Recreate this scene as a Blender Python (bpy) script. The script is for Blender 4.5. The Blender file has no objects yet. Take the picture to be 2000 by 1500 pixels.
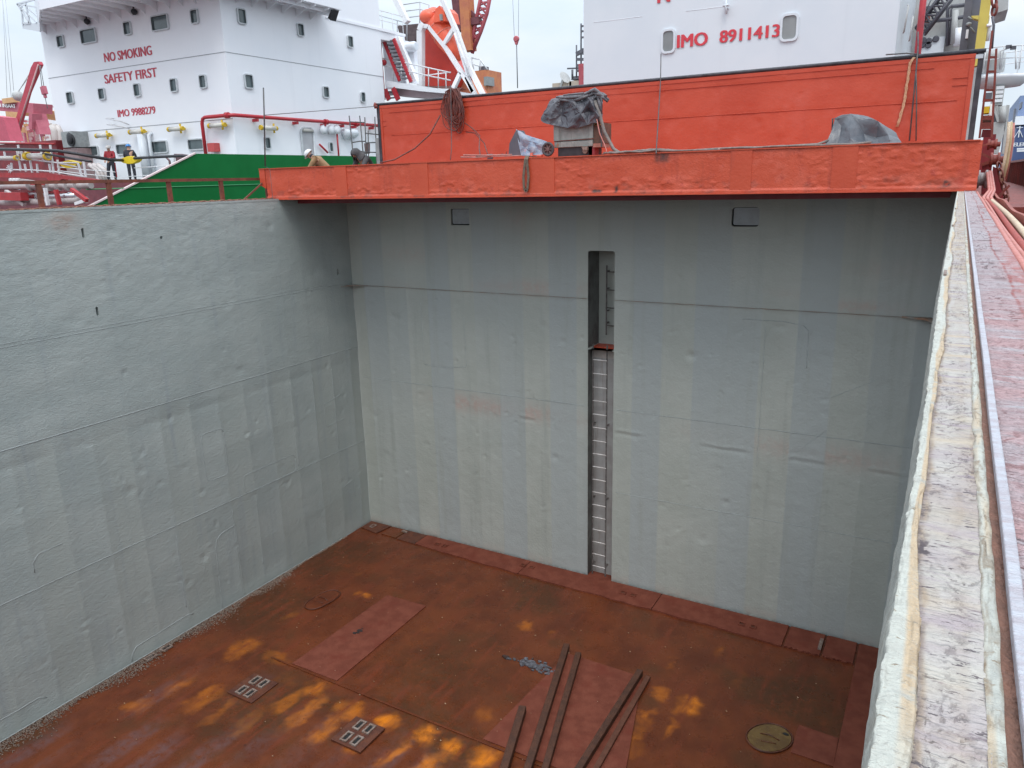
import bpy, bmesh, math, random
import numpy as np
from mathutils import Vector, Matrix
random.seed(7)
SC = bpy.context.scene
COL = SC.collection
R_ = math.radians

# ------------------------------------------------------------------ camera
YAW, PIT, ROL, FPX = 0.524471460, -0.262491563, -0.0250534093, 1484.0
def cam_rot():
    cy, sy, cp, sp, cr, sr = (math.cos(YAW), math.sin(YAW), math.cos(PIT), math.sin(PIT), math.cos(ROL), math.sin(ROL))
    f = Vector((-sy*cp, cy*cp, sp)); r = Vector((cy, sy, 0)); u = r.cross(f)
    return cr*r+sr*u, -sr*r+cr*u, f
CR, CU, CF = cam_rot()
CAM = Vector((12.50029958, -14.0280105, 8.5871325))
cd = bpy.data.cameras.new('camera'); cam = bpy.data.objects.new('camera', cd); COL.objects.link(cam)
m3 = Matrix((CR, CU, -CF)).transposed()
cam.matrix_world = Matrix.Translation(CAM) @ m3.to_4x4()
cd.sensor_width = 36; cd.lens = FPX/2000*36; cd.clip_start = 0.02; cd.clip_end = 3000
SC.camera = cam

def at(x, y, X=None, Y=None, Z=None):
    """survey point of the photograph on a real plane of the place"""
    r = CR*((x-1000)/FPX) - CU*((y-750)/FPX) + CF
    for i, v in enumerate((X, Y, Z)):
        if v is not None:
            return CAM + r*((v-CAM[i])/r[i])

# ------------------------------------------------------------------ sky, sun
SUN_EL, SUN_AZ = R_(58), R_(150)
w = bpy.data.worlds.new('World'); SC.world = w; w.use_nodes = True
nt = w.node_tree; N = nt.nodes; Lk = nt.links
bg = N['Background']; bg.inputs[1].default_value = 0.1
sky = N.new('ShaderNodeTexSky'); sky.sky_type = 'NISHITA'; sky.sun_disc = False
sky.sun_elevation = SUN_EL; sky.sun_rotation = SUN_AZ; sky.air_density = 1.0; sky.dust_density = 2.0
tc = N.new('ShaderNodeTexCoord'); mp = N.new('ShaderNodeMapping'); mp.inputs['Scale'].default_value = (1.2, 1.2, 3.2)
nz = N.new('ShaderNodeTexNoise'); nz.inputs['Scale'].default_value = 2.6; nz.inputs['Detail'].default_value = 7; nz.inputs['Roughness'].default_value = .55
rp = N.new('ShaderNodeValToRGB'); rp.color_ramp.elements[0].position = .30; rp.color_ramp.elements[1].position = .72
rp.color_ramp.elements[0].color = (5.9, 7.1, 8.4, 1); rp.color_ramp.elements[1].color = (8.7, 9.1, 9.5, 1)
mx = N.new('ShaderNodeMix'); mx.data_type = 'RGBA'; mx.inputs[0].default_value = .88
Lk.new(tc.outputs['Generated'], mp.inputs[0]); Lk.new(mp.outputs[0], nz.inputs['Vector']); Lk.new(nz.outputs['Fac'], rp.inputs[0])
Lk.new(sky.outputs[0], mx.inputs[6]); Lk.new(rp.outputs[0], mx.inputs[7])
sx = N.new('ShaderNodeSeparateXYZ'); Lk.new(tc.outputs['Generated'], sx.inputs[0])
mr = N.new('ShaderNodeMapRange'); mr.inputs[1].default_value = .12; mr.inputs[2].default_value = 1.0; mr.inputs[3].default_value = 1.0; mr.inputs[4].default_value = 2.6
Lk.new(sx.outputs['Z'], mr.inputs[0])      # an overcast sky is about three times brighter overhead than at the horizon
vm = N.new('ShaderNodeVectorMath'); vm.operation = 'SCALE'; Lk.new(mx.outputs[2], vm.inputs[0]); Lk.new(mr.outputs[0], vm.inputs['Scale']); Lk.new(vm.outputs[0], bg.inputs[0])
sd = bpy.data.lights.new('sun', 'SUN'); sd.energy = 1.0; sd.angle = R_(25); sd.color = (1, .97, .92)
so = bpy.data.objects.new('sun', sd); COL.objects.link(so)
sdir = Vector((math.sin(SUN_AZ)*math.cos(SUN_EL), math.cos(SUN_AZ)*math.cos(SUN_EL), math.sin(SUN_EL)))
so.rotation_euler = sdir.to_track_quat('Z', 'Y').to_euler(); so.location = (0, 0, 60)
SC.view_settings.view_transform = 'Standard'; SC.view_settings.look = 'None'
SC.view_settings.exposure = 0.22; SC.view_settings.gamma = 1.0

# ------------------------------------------------------------------ helpers
def tag(o, label=None, cat=None, group=None, kind=None):
    if label: o['label'] = label
    if cat: o['category'] = cat
    if group: o['group'] = group
    if kind: o['kind'] = kind
    return o
def thing(name, label, cat, loc=(0, 0, 0), rz=0, group=None):
    o = bpy.data.objects.new(name, None); COL.objects.link(o); o.empty_display_size = .2
    o.location = loc; o.rotation_euler = (0, 0, rz)
    return tag(o, label, cat, group)
PAR_INV = True
def link(name, me, mat=None, parent=None, smooth=False):
    o = bpy.data.objects.new(name, me); COL.objects.link(o)
    if mat is not None:
        for m in (mat if isinstance(mat, (list, tuple)) else [mat]): me.materials.append(m)
    if parent is not None:
        o.parent = parent
        # meshes are written in world coordinates: keep them there
        o.matrix_parent_inverse = world_of(parent).inverted()
    if smooth:
        me.polygons.foreach_set('use_smooth', [True]*len(me.polygons))
    return o
def world_of(o):
    mloc = Matrix.Translation(o.location) @ o.rotation_euler.to_matrix().to_4x4()
    return (world_of(o.parent) @ o.matrix_parent_inverse @ mloc) if o.parent else mloc

class MB:
    """collects shapes and links them as ONE mesh object"""
    def __init__(s): s.v = []; s.f = []; s.mi = []; s.cur = 0; s.sm = []
    def add(s, vs, fs, smooth=False):
        b = len(s.v); s.v += [tuple(p) for p in vs]
        for f in fs: s.f.append(tuple(i+b for i in f)); s.mi.append(s.cur); s.sm.append(smooth)
        return s
    def box(s, a, b, mtx=None):
        x0, y0, z0 = a; x1, y1, z1 = b
        vs = [Vector(p) for p in ((x0,y0,z0),(x1,y0,z0),(x1,y1,z0),(x0,y1,z0),(x0,y0,z1),(x1,y0,z1),(x1,y1,z1),(x0,y1,z1))]
        if mtx is not None: vs = [mtx @ p for p in vs]
        return s.add(vs, [(0,3,2,1),(4,5,6,7),(0,1,5,4),(1,2,6,5),(2,3,7,6),(3,0,4,7)])
    def bar(s, p, q, w, h=None, up=(0, 0, 1)):
        """rectangular bar from p to q"""
        p, q = Vector(p), Vector(q); h = h or w; d = (q-p).normalized(); u = Vector(up)
        if abs(d.dot(u)) > .98: u = Vector((0, 1, 0))
        r = d.cross(u).normalized(); u = r.cross(d)
        vs = [c + r*a*w/2 + u*b*h/2 for c in (p, q) for a, b in ((-1,-1),(1,-1),(1,1),(-1,1))]
        return s.add(vs, [(0,3,2,1),(4,5,6,7),(0,1,5,4),(1,2,6,5),(2,3,7,6),(3,0,4,7)])
    def tube(s, pts, r, n=8, cap=True):
        pts = [Vector(p) for p in pts]; rr = r if isinstance(r, (list, tuple)) else [r]*len(pts)
        vs = []; prev = None
        for i, p in enumerate(pts):
            d = (pts[min(i+1, len(pts)-1)] - pts[max(i-1, 0)])
            d = d.normalized() if d.length > 1e-9 else Vector((0, 0, 1))
            if prev is None:
                u = Vector((0, 0, 1)) if abs(d.z) < .9 else Vector((1, 0, 0))
            else: u = prev
            u = (u - d*u.dot(d)); u = u.normalized() if u.length > 1e-6 else d.orthogonal().normalized()
            prev = u; b = d.cross(u)
            vs += [p + (u*math.cos(t)+b*math.sin(t))*rr[i] for t in (2*math.pi*k/n for k in range(n))]
        fs = [(i*n+k, i*n+(k+1) % n, (i+1)*n+(k+1) % n, (i+1)*n+k) for i in range(len(pts)-1) for k in range(n)]
        s.add(vs, fs, True)
        if cap:
            b = len(s.v)-len(vs)
            s.f.append(tuple(b+k for k in reversed(range(n)))); s.mi.append(s.cur); s.sm.append(False)
            s.f.append(tuple(b+(len(pts)-1)*n+k for k in range(n))); s.mi.append(s.cur); s.sm.append(False)
        return s
    def prism(s, poly, ext):
        """polygon (3-D points) pushed along ext"""
        P = [Vector(p) for p in poly]; e = Vector(ext); n = len(P)
        vs = P + [p+e for p in P]
        return s.add(vs, [tuple(range(n)), tuple(range(2*n-1, n-1, -1))] + [(i, i+n, (i+1) % n+n, (i+1) % n) for i in range(n)])
    def lathe(s, c, axis, prof, n=16):
        """prof: (offset along axis, radius)"""
        c = Vector(c); a = Vector(axis).normalized(); u = a.orthogonal().normalized(); b = a.cross(u)
        vs = [c + a*t + (u*math.cos(k*2*math.pi/n)+b*math.sin(k*2*math.pi/n))*r for t, r in prof for k in range(n)]
        fs = [(i*n+k, i*n+(k+1) % n, (i+1)*n+(k+1) % n, (i+1)*n+k) for i in range(len(prof)-1) for k in range(n)]
        s.add(vs, fs, True); b0 = len(s.v)-len(vs)
        s.f.append(tuple(b0+k for k in reversed(range(n)))); s.mi.append(s.cur); s.sm.append(False)
        s.f.append(tuple(b0+(len(prof)-1)*n+k for k in range(n))); s.mi.append(s.cur); s.sm.append(False)
        return s
    def ball(s, c, r, n=12):
        c = Vector(c); r = Vector(r) if not isinstance(r, (int, float)) else Vector((r, r, r))
        vs = []; m = n//2
        for i in range(m+1):
            th = math.pi*i/m
            for k in range(n):
                ph = 2*math.pi*k/n
                vs.append(c+Vector((r.x*math.sin(th)*math.cos(ph), r.y*math.sin(th)*math.sin(ph), r.z*math.cos(th))))
        return s.add(vs, [(i*n+k, (i+1)*n+k, (i+1)*n+(k+1) % n, i*n+(k+1) % n) for i in range(m) for k in range(n)], True)
    def build(s, name, mat, parent=None, bevel=0):
        me = bpy.data.meshes.new(name); me.from_pydata(s.v, [], s.f)
        me.polygons.foreach_set('material_index', s.mi); me.polygons.foreach_set('use_smooth', s.sm)
        me.update()
        o = link(name, me, mat, parent)
        if bevel:
            b = o.modifiers.new('bevel', 'BEVEL'); b.width = bevel; b.segments = 2; b.limit_method = 'ANGLE'
        return o

# ---- smooth value noise in numpy
def vnoise(x, y, seed=0):
    T = np.random.RandomState(seed).rand(256, 256)
    xi = np.floor(x).astype(int); yi = np.floor(y).astype(int); fx = x-xi; fy = y-yi
    fx = fx*fx*(3-2*fx); fy = fy*fy*(3-2*fy)
    g = lambda a, b: T[(a) % 256, (b) % 256]
    return (g(xi, yi)*(1-fx)*(1-fy)+g(xi+1, yi)*fx*(1-fy)+g(xi, yi+1)*(1-fx)*fy+g(xi+1, yi+1)*fx*fy)*2-1
def fbm(x, y, seed=0, o=4):
    r = 0; a = 1
    for i in range(o): r = r+a*vnoise(x, y, seed+i); x = x*2.03; y = y*2.03; a *= .5
    return r
def sstep(a, b, x):
    t = np.clip((x-a)/(b-a), 0, 1); return t*t*(3-2*t)

def snap(vals, keys, tol):
    vals = [v for v in vals if all(abs(v-k) > tol for k in keys)]
    return np.array(sorted(set(vals) | set(keys)))
def hgrid(name, us, vs, o, U, V, hf, tf, mat, parent=None, holes=(), back=None, tol=.012):
    """height-field plate; holes = (u0,u1,v0,v1,depth,radius)"""
    us = snap(us, [k for h in holes for k in h[:2]], tol); vs = snap(vs, [k for h in holes for k in h[2:4]], tol)
    o, U, V = Vector(o), Vector(U), Vector(V); Nn = U.cross(V)
    uu, vv = np.meshgrid(us, vs, indexing='ij')
    H = hf(uu, vv) if hf else uu*0
    for (a, b, c, d, dep, rad) in holes:
        dx = np.maximum(np.maximum(a-uu, uu-b), 0); dy = np.maximum(np.maximum(c-vv, vv-d), 0)
        H = H*sstep(0.0, .10, np.sqrt(dx*dx+dy*dy))
    T = tf(uu, vv) if tf else None
    P = np.stack([o[i]+U[i]*uu+V[i]*vv+Nn[i]*H for i in range(3)], -1).reshape(-1, 3)
    n, m = uu.shape
    idx = np.arange(n*m).reshape(n, m)
    q = np.stack([idx[:-1, :-1], idx[1:, :-1], idx[1:, 1:], idx[:-1, 1:]], -1)
    cu = (us[:-1]+us[1:])/2; cv = (vs[:-1]+vs[1:])/2
    keep = np.ones((n-1, m-1), bool)
    for (a, b, c, d, dep, rad) in holes:
        keep &= ~((cu[:, None] > a) & (cu[:, None] < b) & (cv[None, :] > c) & (cv[None, :] < d))
    F = q[keep].tolist(); nplate = len(F)
    V_ = P.tolist()
    def W(u, v, h): return tuple(o+U*u+V*v+Nn*h)
    for (a, b, c, d, dep, rad) in holes:
        k = len(V_)
        V_ += [W(a, c, 0), W(b, c, 0), W(b, d, 0), W(a, d, 0), W(a, c, -dep), W(b, c, -dep), W(b, d, -dep), W(a, d, -dep)]
        F += [(k+0, k+4, k+5, k+1), (k+1, k+5, k+6, k+2), (k+2, k+6, k+7, k+3), (k+3, k+7, k+4, k+0), (k+4, k+7, k+6, k+5)]
        if rad:
            for (pu, pv, su, sv) in ((a, c, 1, 1), (b, c, -1, 1), (b, d, -1, -1), (a, d, 1, -1)):
                ring = [(pu, pv)] + [(pu+su*rad*(1-math.sin(t)), pv+sv*rad*(1-math.cos(t))) for t in (math.pi/2*i/6 for i in range(7))]
                k = len(V_); V_ += [W(x, y, .0015) for x, y in ring]+[W(x, y, -dep+.002) for x, y in ring]
                L = len(ring); F.append(tuple(range(k, k+L)))
                F += [(k+i, k+L+i, k+L+(i+1) % L, k+(i+1) % L) for i in range(L)]
    me = bpy.data.meshes.new(name); me.from_pydata(V_, [], F)
    sm = [True]*nplate+[False]*(len(F)-nplate); me.polygons.foreach_set('use_smooth', sm)
    if T is not None:
        ca = me.color_attributes.new('tint', 'FLOAT_COLOR', 'POINT')
        arr = np.zeros((len(V_), 4), np.float32); arr[:n*m, :3] = T.reshape(-1, 3); arr[:, 3] = 1
        ca.data.foreach_set('color', arr.ravel())
    me.update()
    return link(name, me, mat, parent)

# ------------------------------------------------------------------ materials
def M(name, c1, c2=None, ns=3., rough=.5, rv=.12, bump=0., bs=40., stretch=(1, 1, 1), metal=0., mixpos=(.35, .65),
      tints=(), spots=None, streak=None, bump2=None, coat=0., spec=.5):
    m = bpy.data.materials.new(name); m.use_nodes = True; t = m.node_tree; n = t.nodes; l = t.links
    b = n['Principled BSDF']; tcn = n.new('ShaderNodeTexCoord')
    def noise(scale, detail=6, st=None, rg=.6):
        mpn = n.new('ShaderNodeMapping'); mpn.inputs['Scale'].default_value = st or stretch
        l.new(tcn.outputs['Object'], mpn.inputs[0])
        z = n.new('ShaderNodeTexNoise'); z.inputs['Scale'].default_value = scale; z.inputs['Detail'].default_value = detail
        z.inputs['Roughness'].default_value = rg; l.new(mpn.outputs[0], z.inputs['Vector']); return z.outputs['Fac']
    def ramp(src, a, c):
        r = n.new('ShaderNodeMapRange'); r.inputs[1].default_value = a; r.inputs[2].default_value = c
        r.interpolation_type = 'SMOOTHSTEP'; l.new(src, r.inputs[0]); return r.outputs[0]
    def mix(fac, A, B):
        x = n.new('ShaderNodeMix'); x.data_type = 'RGBA'
        if isinstance(fac, float): x.inputs[0].default_value = fac
        else: l.new(fac, x.inputs[0])
        for i, v in ((6, A), (7, B)):
            if isinstance(v, tuple): x.inputs[i].default_value = (*v, 1)
            else: l.new(v, x.inputs[i])
        return x.outputs[2]
    def mul(a, bb):
        x = n.new('ShaderNodeMath'); x.operation = 'MULTIPLY'; l.new(a, x.inputs[0])
        if isinstance(bb, float): x.inputs[1].default_value = bb
        else: l.new(bb, x.inputs[1])
        return x.outputs[0]
    col = c1; nfac = None
    if c2 is not None:
        nfac = noise(ns); col = mix(ramp(nfac, *mixpos), c1, c2)
    if tints:
        a = n.new('ShaderNodeAttribute'); a.attribute_name = 'tint'; sp = n.new('ShaderNodeSeparateColor'); l.new(a.outputs['Color'], sp.inputs[0])
        brk = ramp(noise(9., 8), .25, .62)
        for ch, colr, raw in tints:
            f = sp.outputs[ch]
            if not raw: f = mul(f, brk)
            col = mix(f, col, colr)
    if streak:
        sc, colr, lo, hi, st = streak
        col = mix(ramp(noise(sc, 5, st), lo, hi), col, colr)
    if spots:
        for sc, colr, lo, hi in spots:
            col = mix(ramp(noise(sc, 5), lo, hi), col, colr)
    if isinstance(col, tuple): b.inputs['Base Color'].default_value = (*col, 1)
    else: l.new(col, b.inputs['Base Color'])
    if rv:
        rn = n.new('ShaderNodeMapRange'); rn.inputs[3].default_value = max(.03, rough-rv); rn.inputs[4].default_value = min(1, rough+rv)
        rn.inputs[1].default_value = .3; rn.inputs[2].default_value = .7
        l.new(noise(ns*2.7+1), rn.inputs[0]); l.new(rn.outputs[0], b.inputs['Roughness'])
    else: b.inputs['Roughness'].default_value = rough
    b.inputs['Metallic'].default_value = metal; b.inputs['Specular IOR Level'].default_value = spec
    if coat: b.inputs['Coat Weight'].default_value = coat
    if bump:
        bn = n.new('ShaderNodeBump'); bn.inputs['Strength'].default_value = bump; bn.inputs['Distance'].default_value = .02
        l.new(noise(bs, 5), bn.inputs['Height']); last = bn
        if bump2:
            b2 = n.new('ShaderNodeBump'); b2.inputs['Strength'].default_value = bump2[1]; b2.inputs['Distance'].default_value = .03
            l.new(noise(bump2[0], 4), b2.inputs['Height']); l.new(bn.outputs[0], b2.inputs['Normal']); last = b2
        l.new(last.outputs[0], b.inputs['Normal'])
    return m
def glass(name, c, rough=.08):
    m = bpy.data.materials.new(name); m.use_nodes = True; b = m.node_tree.nodes['Principled BSDF']
    n = m.node_tree.nodes; l = m.node_tree.links
    t = n.new('ShaderNodeTexCoord'); z = n.new('ShaderNodeTexNoise'); z.inputs['Scale'].default_value = 1.7; l.new(t.outputs['Object'], z.inputs['Vector'])
    x = n.new('ShaderNodeMix'); x.data_type = 'RGBA'; x.inputs[6].default_value = (*c, 1); x.inputs[7].default_value = (*[min(1, k*2.2) for k in c], 1)
    l.new(z.outputs['Fac'], x.inputs[0]); l.new(x.outputs[2], b.inputs['Base Color'])
    b.inputs['Roughness'].default_value = rough; b.inputs['Specular IOR Level'].default_value = .7
    return m

HOLD = M('hold_grey_paint', (.325, .362, .348), (.374, .407, .388), ns=.9, rough=.42, bump=.40, bs=38, stretch=(1, .6, 1.3), bump2=(14, .22),
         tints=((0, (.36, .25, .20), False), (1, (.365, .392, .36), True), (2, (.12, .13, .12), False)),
         streak=(1.6, (.31, .345, .345), .50, .78, (3, 3, .22)))
HOLDB = M('bulkhead_grey_paint', (.388, .408, .366), (.425, .443, .400), ns=.8, rough=.45, bump=.35, bs=26, bump2=(6, .3),
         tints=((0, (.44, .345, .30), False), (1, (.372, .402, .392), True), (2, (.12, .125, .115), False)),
         streak=(1.2, (.34, .360, .328), .50, .8, (3, 3, .2)))
WELD = M('painted_weld', (.36, .39, .385), (.31, .335, .33), ns=20, rough=.45, bump=.6, bs=90)
DARKHOLE = M('dark_opening', (.012, .012, .012), rough=.8, rv=0)
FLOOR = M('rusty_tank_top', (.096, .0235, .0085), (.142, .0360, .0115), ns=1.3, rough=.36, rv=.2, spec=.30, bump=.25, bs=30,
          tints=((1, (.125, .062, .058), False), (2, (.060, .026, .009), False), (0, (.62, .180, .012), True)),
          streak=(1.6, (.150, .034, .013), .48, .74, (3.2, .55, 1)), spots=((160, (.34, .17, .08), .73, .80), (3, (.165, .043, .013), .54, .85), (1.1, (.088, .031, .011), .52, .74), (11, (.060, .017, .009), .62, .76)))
DRYPLATE = M('dry_red_plate', (.185, .055, .034), (.140, .039, .024), ns=4, rough=.75, bump=.2, bs=60, spec=.15, spots=((60, (.24, .10, .07), .66, .8), (2.5, (.15, .036, .022), .5, .75)))
DARKPLATE = M('dark_rust_plate', (.075, .022, .012), (.12, .036, .016), ns=6, rough=.5, bump=.3, bs=60)
SOCKET = M('grey_socket_steel', (.27, .215, .185), (.16, .10, .075), ns=15, rough=.5, bump=.2, bs=80)
DEBRIS = M('loose_grit', (.40, .31, .245), (.07, .048, .04), ns=55, rough=.9, bump=1., bs=120)
RUSTBAR = M('rusty_bar_steel', (.055, .020, .010), (.085, .030, .014), ns=9, rough=.65, bump=.4, bs=60)
ORED = M('orange_red_paint', (.43, .054, .022), (.475, .068, .030), ns=1.1, rough=.46, bump=.22, bs=22, bump2=(5, .15),
         streak=(1.1, (.41, .060, .031), .55, .8, (2.5, 2.5, .4)), spots=((7, (.37, .060, .034), .66, .8), (2.2, (.49, .088, .052), .52, .8)))
OREDB = M('orange_red_paint_fresh', (.50, .064, .025), (.54, .078, .032), ns=1.6, rough=.46, bump=.22, bs=22, bump2=(5, .15),
         streak=(1.5, (.42, .060, .028), .55, .8, (2.5, 2.5, .4)))
ORED2 = M('orange_red_corroded', (.52, .066, .025), (.56, .082, .035), ns=2, rough=.5, bump=.28, bs=22, bump2=(60, .25),
          tints=((0, (.30, .06, .035), False), (1, (.62, .12, .07), False), (2, (.05, .03, .025), True)), streak=(2.2, (.40, .055, .026), .52, .8, (2.5, 2.5, .45)), spots=((26, (.36, .065, .035), .62, .74), (9, (.44, .055, .028), .58, .72)))
RUBBER = M('black_rubber_seal', (.022, .022, .028), (.05, .05, .06), ns=6, rough=.55)
REDOX = M('red_oxide_paint', (.25, .050, .035), (.17, .036, .026), ns=5, rough=.6, bump=.3, bs=40, spots=((14, (.10, .035, .022), .6, .75),))
RUSTRAIL = M('rusty_brown_rail', (.20, .062, .035), (.12, .040, .025), ns=8, rough=.7, bump=.3, bs=50)
CREAM = M('flaking_cream_paint', (.52, .53, .47), (.45, .45, .40), ns=30, rough=.6, bump=.45, bs=190, stretch=(1, 2.2, 1), bump2=(45, .25),
          tints=((0, (.52, .36, .20), True), (1, (.20, .13, .07), False), (2, (.30, .31, .285), False)), spots=((16, (.40, .40, .36), .54, .70), (90, (.27, .22, .16), .61, .68), (420, (.40, .38, .33), .58, .66)))
TROUGH = M('wrinkled_peeling_paint', (.45, .425, .38), (.385, .34, .33), ns=16, rough=.65, bump=.55, bs=85, stretch=(.42, 1.5, 1), bump2=(30, .45),
          tints=((0, (.27, .175, .095), False), (1, (.20, .165, .16), False), (2, (.085, .065, .07), True)),
          spots=((26, (.34, .285, .30), .55, .70), (70, (.20, .16, .17), .59, .67), (190, (.10, .08, .085), .61, .65), (9, (.47, .40, .31), .50, .72), (14, (.45, .37, .28), .52, .72)))
GROOVE = M('brown_primer_groove', (.26, .125, .085), (.19, .095, .065), ns=60, rough=.75, bump=.6, bs=260, spots=((300, (.10, .05, .035), .68, .74),))
BARW = M('worn_pale_bar', (.50, .515, .56), (.42, .39, .42), ns=60, rough=.4, bump=.5, bs=220, stretch=(.6, 1.4, 1), spots=((70, (.42, .30, .28), .64, .74),))
PINK = M('faded_pink_deck_paint', (.50, .455, .475), (.47, .355, .365), ns=7, rough=.6, bump=.8, bs=190, stretch=(.45, 1.5, 1), bump2=(60, .5),
         tints=((0, (.34, .05, .035), False), (1, (.05, .04, .045), False), (2, (.66, .26, .24), False)),
         spots=((210, (.20, .085, .085), .61, .66), (80, (.36, .24, .25), .58, .68), (24, (.56, .52, .54), .54, .70)))
HOSEP = M('salmon_hose', (.52, .20, .17), (.42, .14, .11), ns=20, rough=.55)
HOSER = M('red_corrugated_hose', (.38, .07, .05), (.28, .05, .04), ns=30, rough=.5)
HOSEC = M('cream_corrugated_hose', (.62, .50, .36), (.5, .38, .26), ns=30, rough=.5)
SHIPW = M('white_ship_paint', (.84, .86, .90), (.88, .89, .92), ns=.25, rough=.45, bump=.06, bs=2.5,
          streak=(1.0, (.80, .815, .85), .55, .85, (2, 2, .12)))
SHIPW2 = M('white_ship_paint_worn', (.655, .70, .745), (.70, .735, .77), ns=.4, rough=.45, bump=.08, bs=2.,
           streak=(1.2, (.61, .65, .69), .55, .85, (2, 2, .12)))
SEAM = M('grey_seam_line', (.36, .38, .40), rough=.6, rv=0)
FRAME = M('window_frame_metal', (.60, .63, .65), (.50, .53, .55), ns=5, rough=.35)
FRAMED = M('window_reveal_dark', (.16, .18, .19), rough=.5, rv=0)
PANE = glass('window_glass', (.055, .075, .080))
PANEG = glass('curtained_glass', (.15, .155, .155), .15)
PANET = glass('teal_wheelhouse_glass', (.18, .42, .40), .1)
LETR = M('red_letter_paint', (.56, .045, .075), (.50, .05, .08), ns=6, rough=.5)
LETR2 = M('bright_red_letter_paint', (.68, .035, .055), (.62, .05, .07), ns=6, rough=.45)
LETW = M('white_letter_paint', (.8, .8, .82), rough=.5, rv=0)
GREEN = M('green_hull_paint', (.003, .130, .028), (.004, .150, .034), ns=.5, spec=.18, rough=.5, bump=.05, bs=3)
PIPER = M('red_pipe_paint', (.46, .022, .035), (.40, .025, .035), ns=5, rough=.4)
DECKR = M('red_deck_paint', (.40, .030, .035), (.32, .025, .03), ns=3, rough=.5, spots=((6, (.22, .03, .03), .6, .75),))
DECKD = M('dark_red_steel', (.24, .022, .028), (.16, .018, .022), ns=2, rough=.5)
RAILW = M('white_rail_paint', (.74, .74, .75), (.64, .64, .66), ns=6, rough=.5)
YEL = M('yellow_paint', (.70, .48, .02), (.62, .40, .02), ns=6, rough=.5)
LAMPT = M('frosted_lamp_tube', (.62, .60, .55), rough=.25, rv=0)
GREYM = M('grey_machine_paint', (.34, .36, .36), (.26, .27, .27), ns=4, rough=.5)
PIPEG = M('grey_deck_pipe', (.42, .38, .37), (.34, .29, .28), ns=3, rough=.45)
STEEL = M('bare_steel', (.55, .56, .58), rough=.3, metal=.8)
BLACK = M('black_cable', (.018, .018, .022), (.03, .03, .035), ns=9, rough=.5)
DARKST = M('dark_scaffold_steel', (.055, .065, .075), (.10, .09, .085), ns=9, rough=.6)
LIFEB = M('orange_lifeboat', (.80, .13, .06), (.72, .10, .05), ns=1.5, rough=.4, spots=((5, (.80, .30, .24), .6, .8),))
FUNNEL = M('red_funnel_paint', (.60, .045, .025), (.52, .04, .025), ns=1.2, rough=.45, bump=.1, bs=3)
CRANEO = M('faded_orange_crane', (.56, .20, .08), (.48, .15, .08), ns=1.2, rough=.6, spots=((4, (.35, .10, .07), .6, .75),))
CRANER = M('faded_red_crane', (.42, .085, .10), (.34, .06, .08), ns=1.2, rough=.6)
CRANED = M('dark_maroon_crane', (.12, .035, .045), (.18, .05, .06), ns=1.5, rough=.6)
YARDR = M('hazy_yard_red', (.50, .14, .18), (.44, .11, .15), ns=.6, rough=.7)
YARDO = M('hazy_yard_orange', (.66, .40, .20), (.60, .33, .16), ns=.6, rough=.7)
YARDP = M('hazy_yard_pink', (.62, .34, .36), (.58, .42, .40), ns=.8, rough=.8)
WIRE = M('steel_wire', (.16, .17, .18), rough=.5, rv=0)
WELDG = M('weathered_grey_green_sheet', (.19, .21, .20), (.27, .29, .27), ns=5, rough=.55, bump=.15, bs=20,
          streak=(5, (.13, .14, .13), .5, .75, (3, 3, .3)), spots=((9, (.22, .13, .08), .63, .75),))
AMBER = M('amber_component', (.55, .34, .08), (.35, .18, .05), ns=30, rough=.5)
BROWNP = M('brown_insulation_board', (.14, .07, .045), (.09, .05, .035), ns=8, rough=.7)
TYRE = M('worn_rubber_tyre', (.055, .050, .055), (.09, .08, .085), ns=20, rough=.8)
RIM = M('rusty_wheel_rim', (.16, .09, .085), (.10, .06, .055), ns=15, rough=.6)
TARP = M('dark_grey_tarpaulin', (.050, .050, .062), (.095, .092, .105), ns=4, rough=.42, bump=.5, bs=14, spots=((3, (.12, .07, .08), .55, .75),))
TARPG = M('grey_tarpaulin', (.070, .080, .095), (.115, .125, .14), ns=3, rough=.38, bump=.4, bs=9)
SACK = M('blue_white_plastic_sheet', (.19, .25, .34), (.30, .31, .36), ns=9, rough=.5, bump=.5, bs=22, spots=((11, (.38, .20, .25), .58, .72), (24, (.12, .20, .34), .60, .7)))
CABLE = M('brown_red_cable', (.15, .045, .032), (.085, .030, .026), ns=12, rough=.55)
CABLEG = M('grey_brown_cable', (.20, .16, .14), (.12, .11, .10), ns=12, rough=.6, spots=((18, (.30, .25, .22), .6, .7),))
SLING = M('brown_webbing', (.17, .12, .085), (.11, .08, .06), ns=20, rough=.8)
BEIGE = M('frayed_beige_rope', (.55, .36, .22), (.45, .27, .16), ns=30, rough=.9)
SKIN = M('skin', (.50, .29, .20), (.46, .25, .17), ns=20, rough=.5)
HELW = M('white_hard_hat', (.74, .74, .74), rough=.3, rv=0)
HELB = M('blue_hard_hat', (.05, .25, .62), rough=.3, rv=0)
CLB = M('black_work_cloth', (.022, .024, .034), (.045, .046, .06), ns=8, rough=.85, bump=.3, bs=25)
CLR = M('red_work_cloth', (.36, .035, .045), (.28, .03, .04), ns=8, rough=.85)
CLT = M('tan_work_cloth', (.33, .20, .10), (.24, .14, .07), ns=6, rough=.85, bump=.3, bs=20)
CLG = M('charcoal_hooded_cloth', (.055, .053, .056), (.08, .076, .078), ns=8, rough=.85, bump=.3, bs=25)
CRGREY = M('pale_grey_ship_paint', (.50, .51, .50), (.42, .42, .41), ns=1.5, rough=.5, streak=(2, (.34, .31, .29), .55, .8, (2, 2, .3)))
CRDARK = M('dark_grey_crane_paint', (.085, .085, .105), (.12, .12, .14), ns=2, rough=.5, bump=.1, bs=5)
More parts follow.
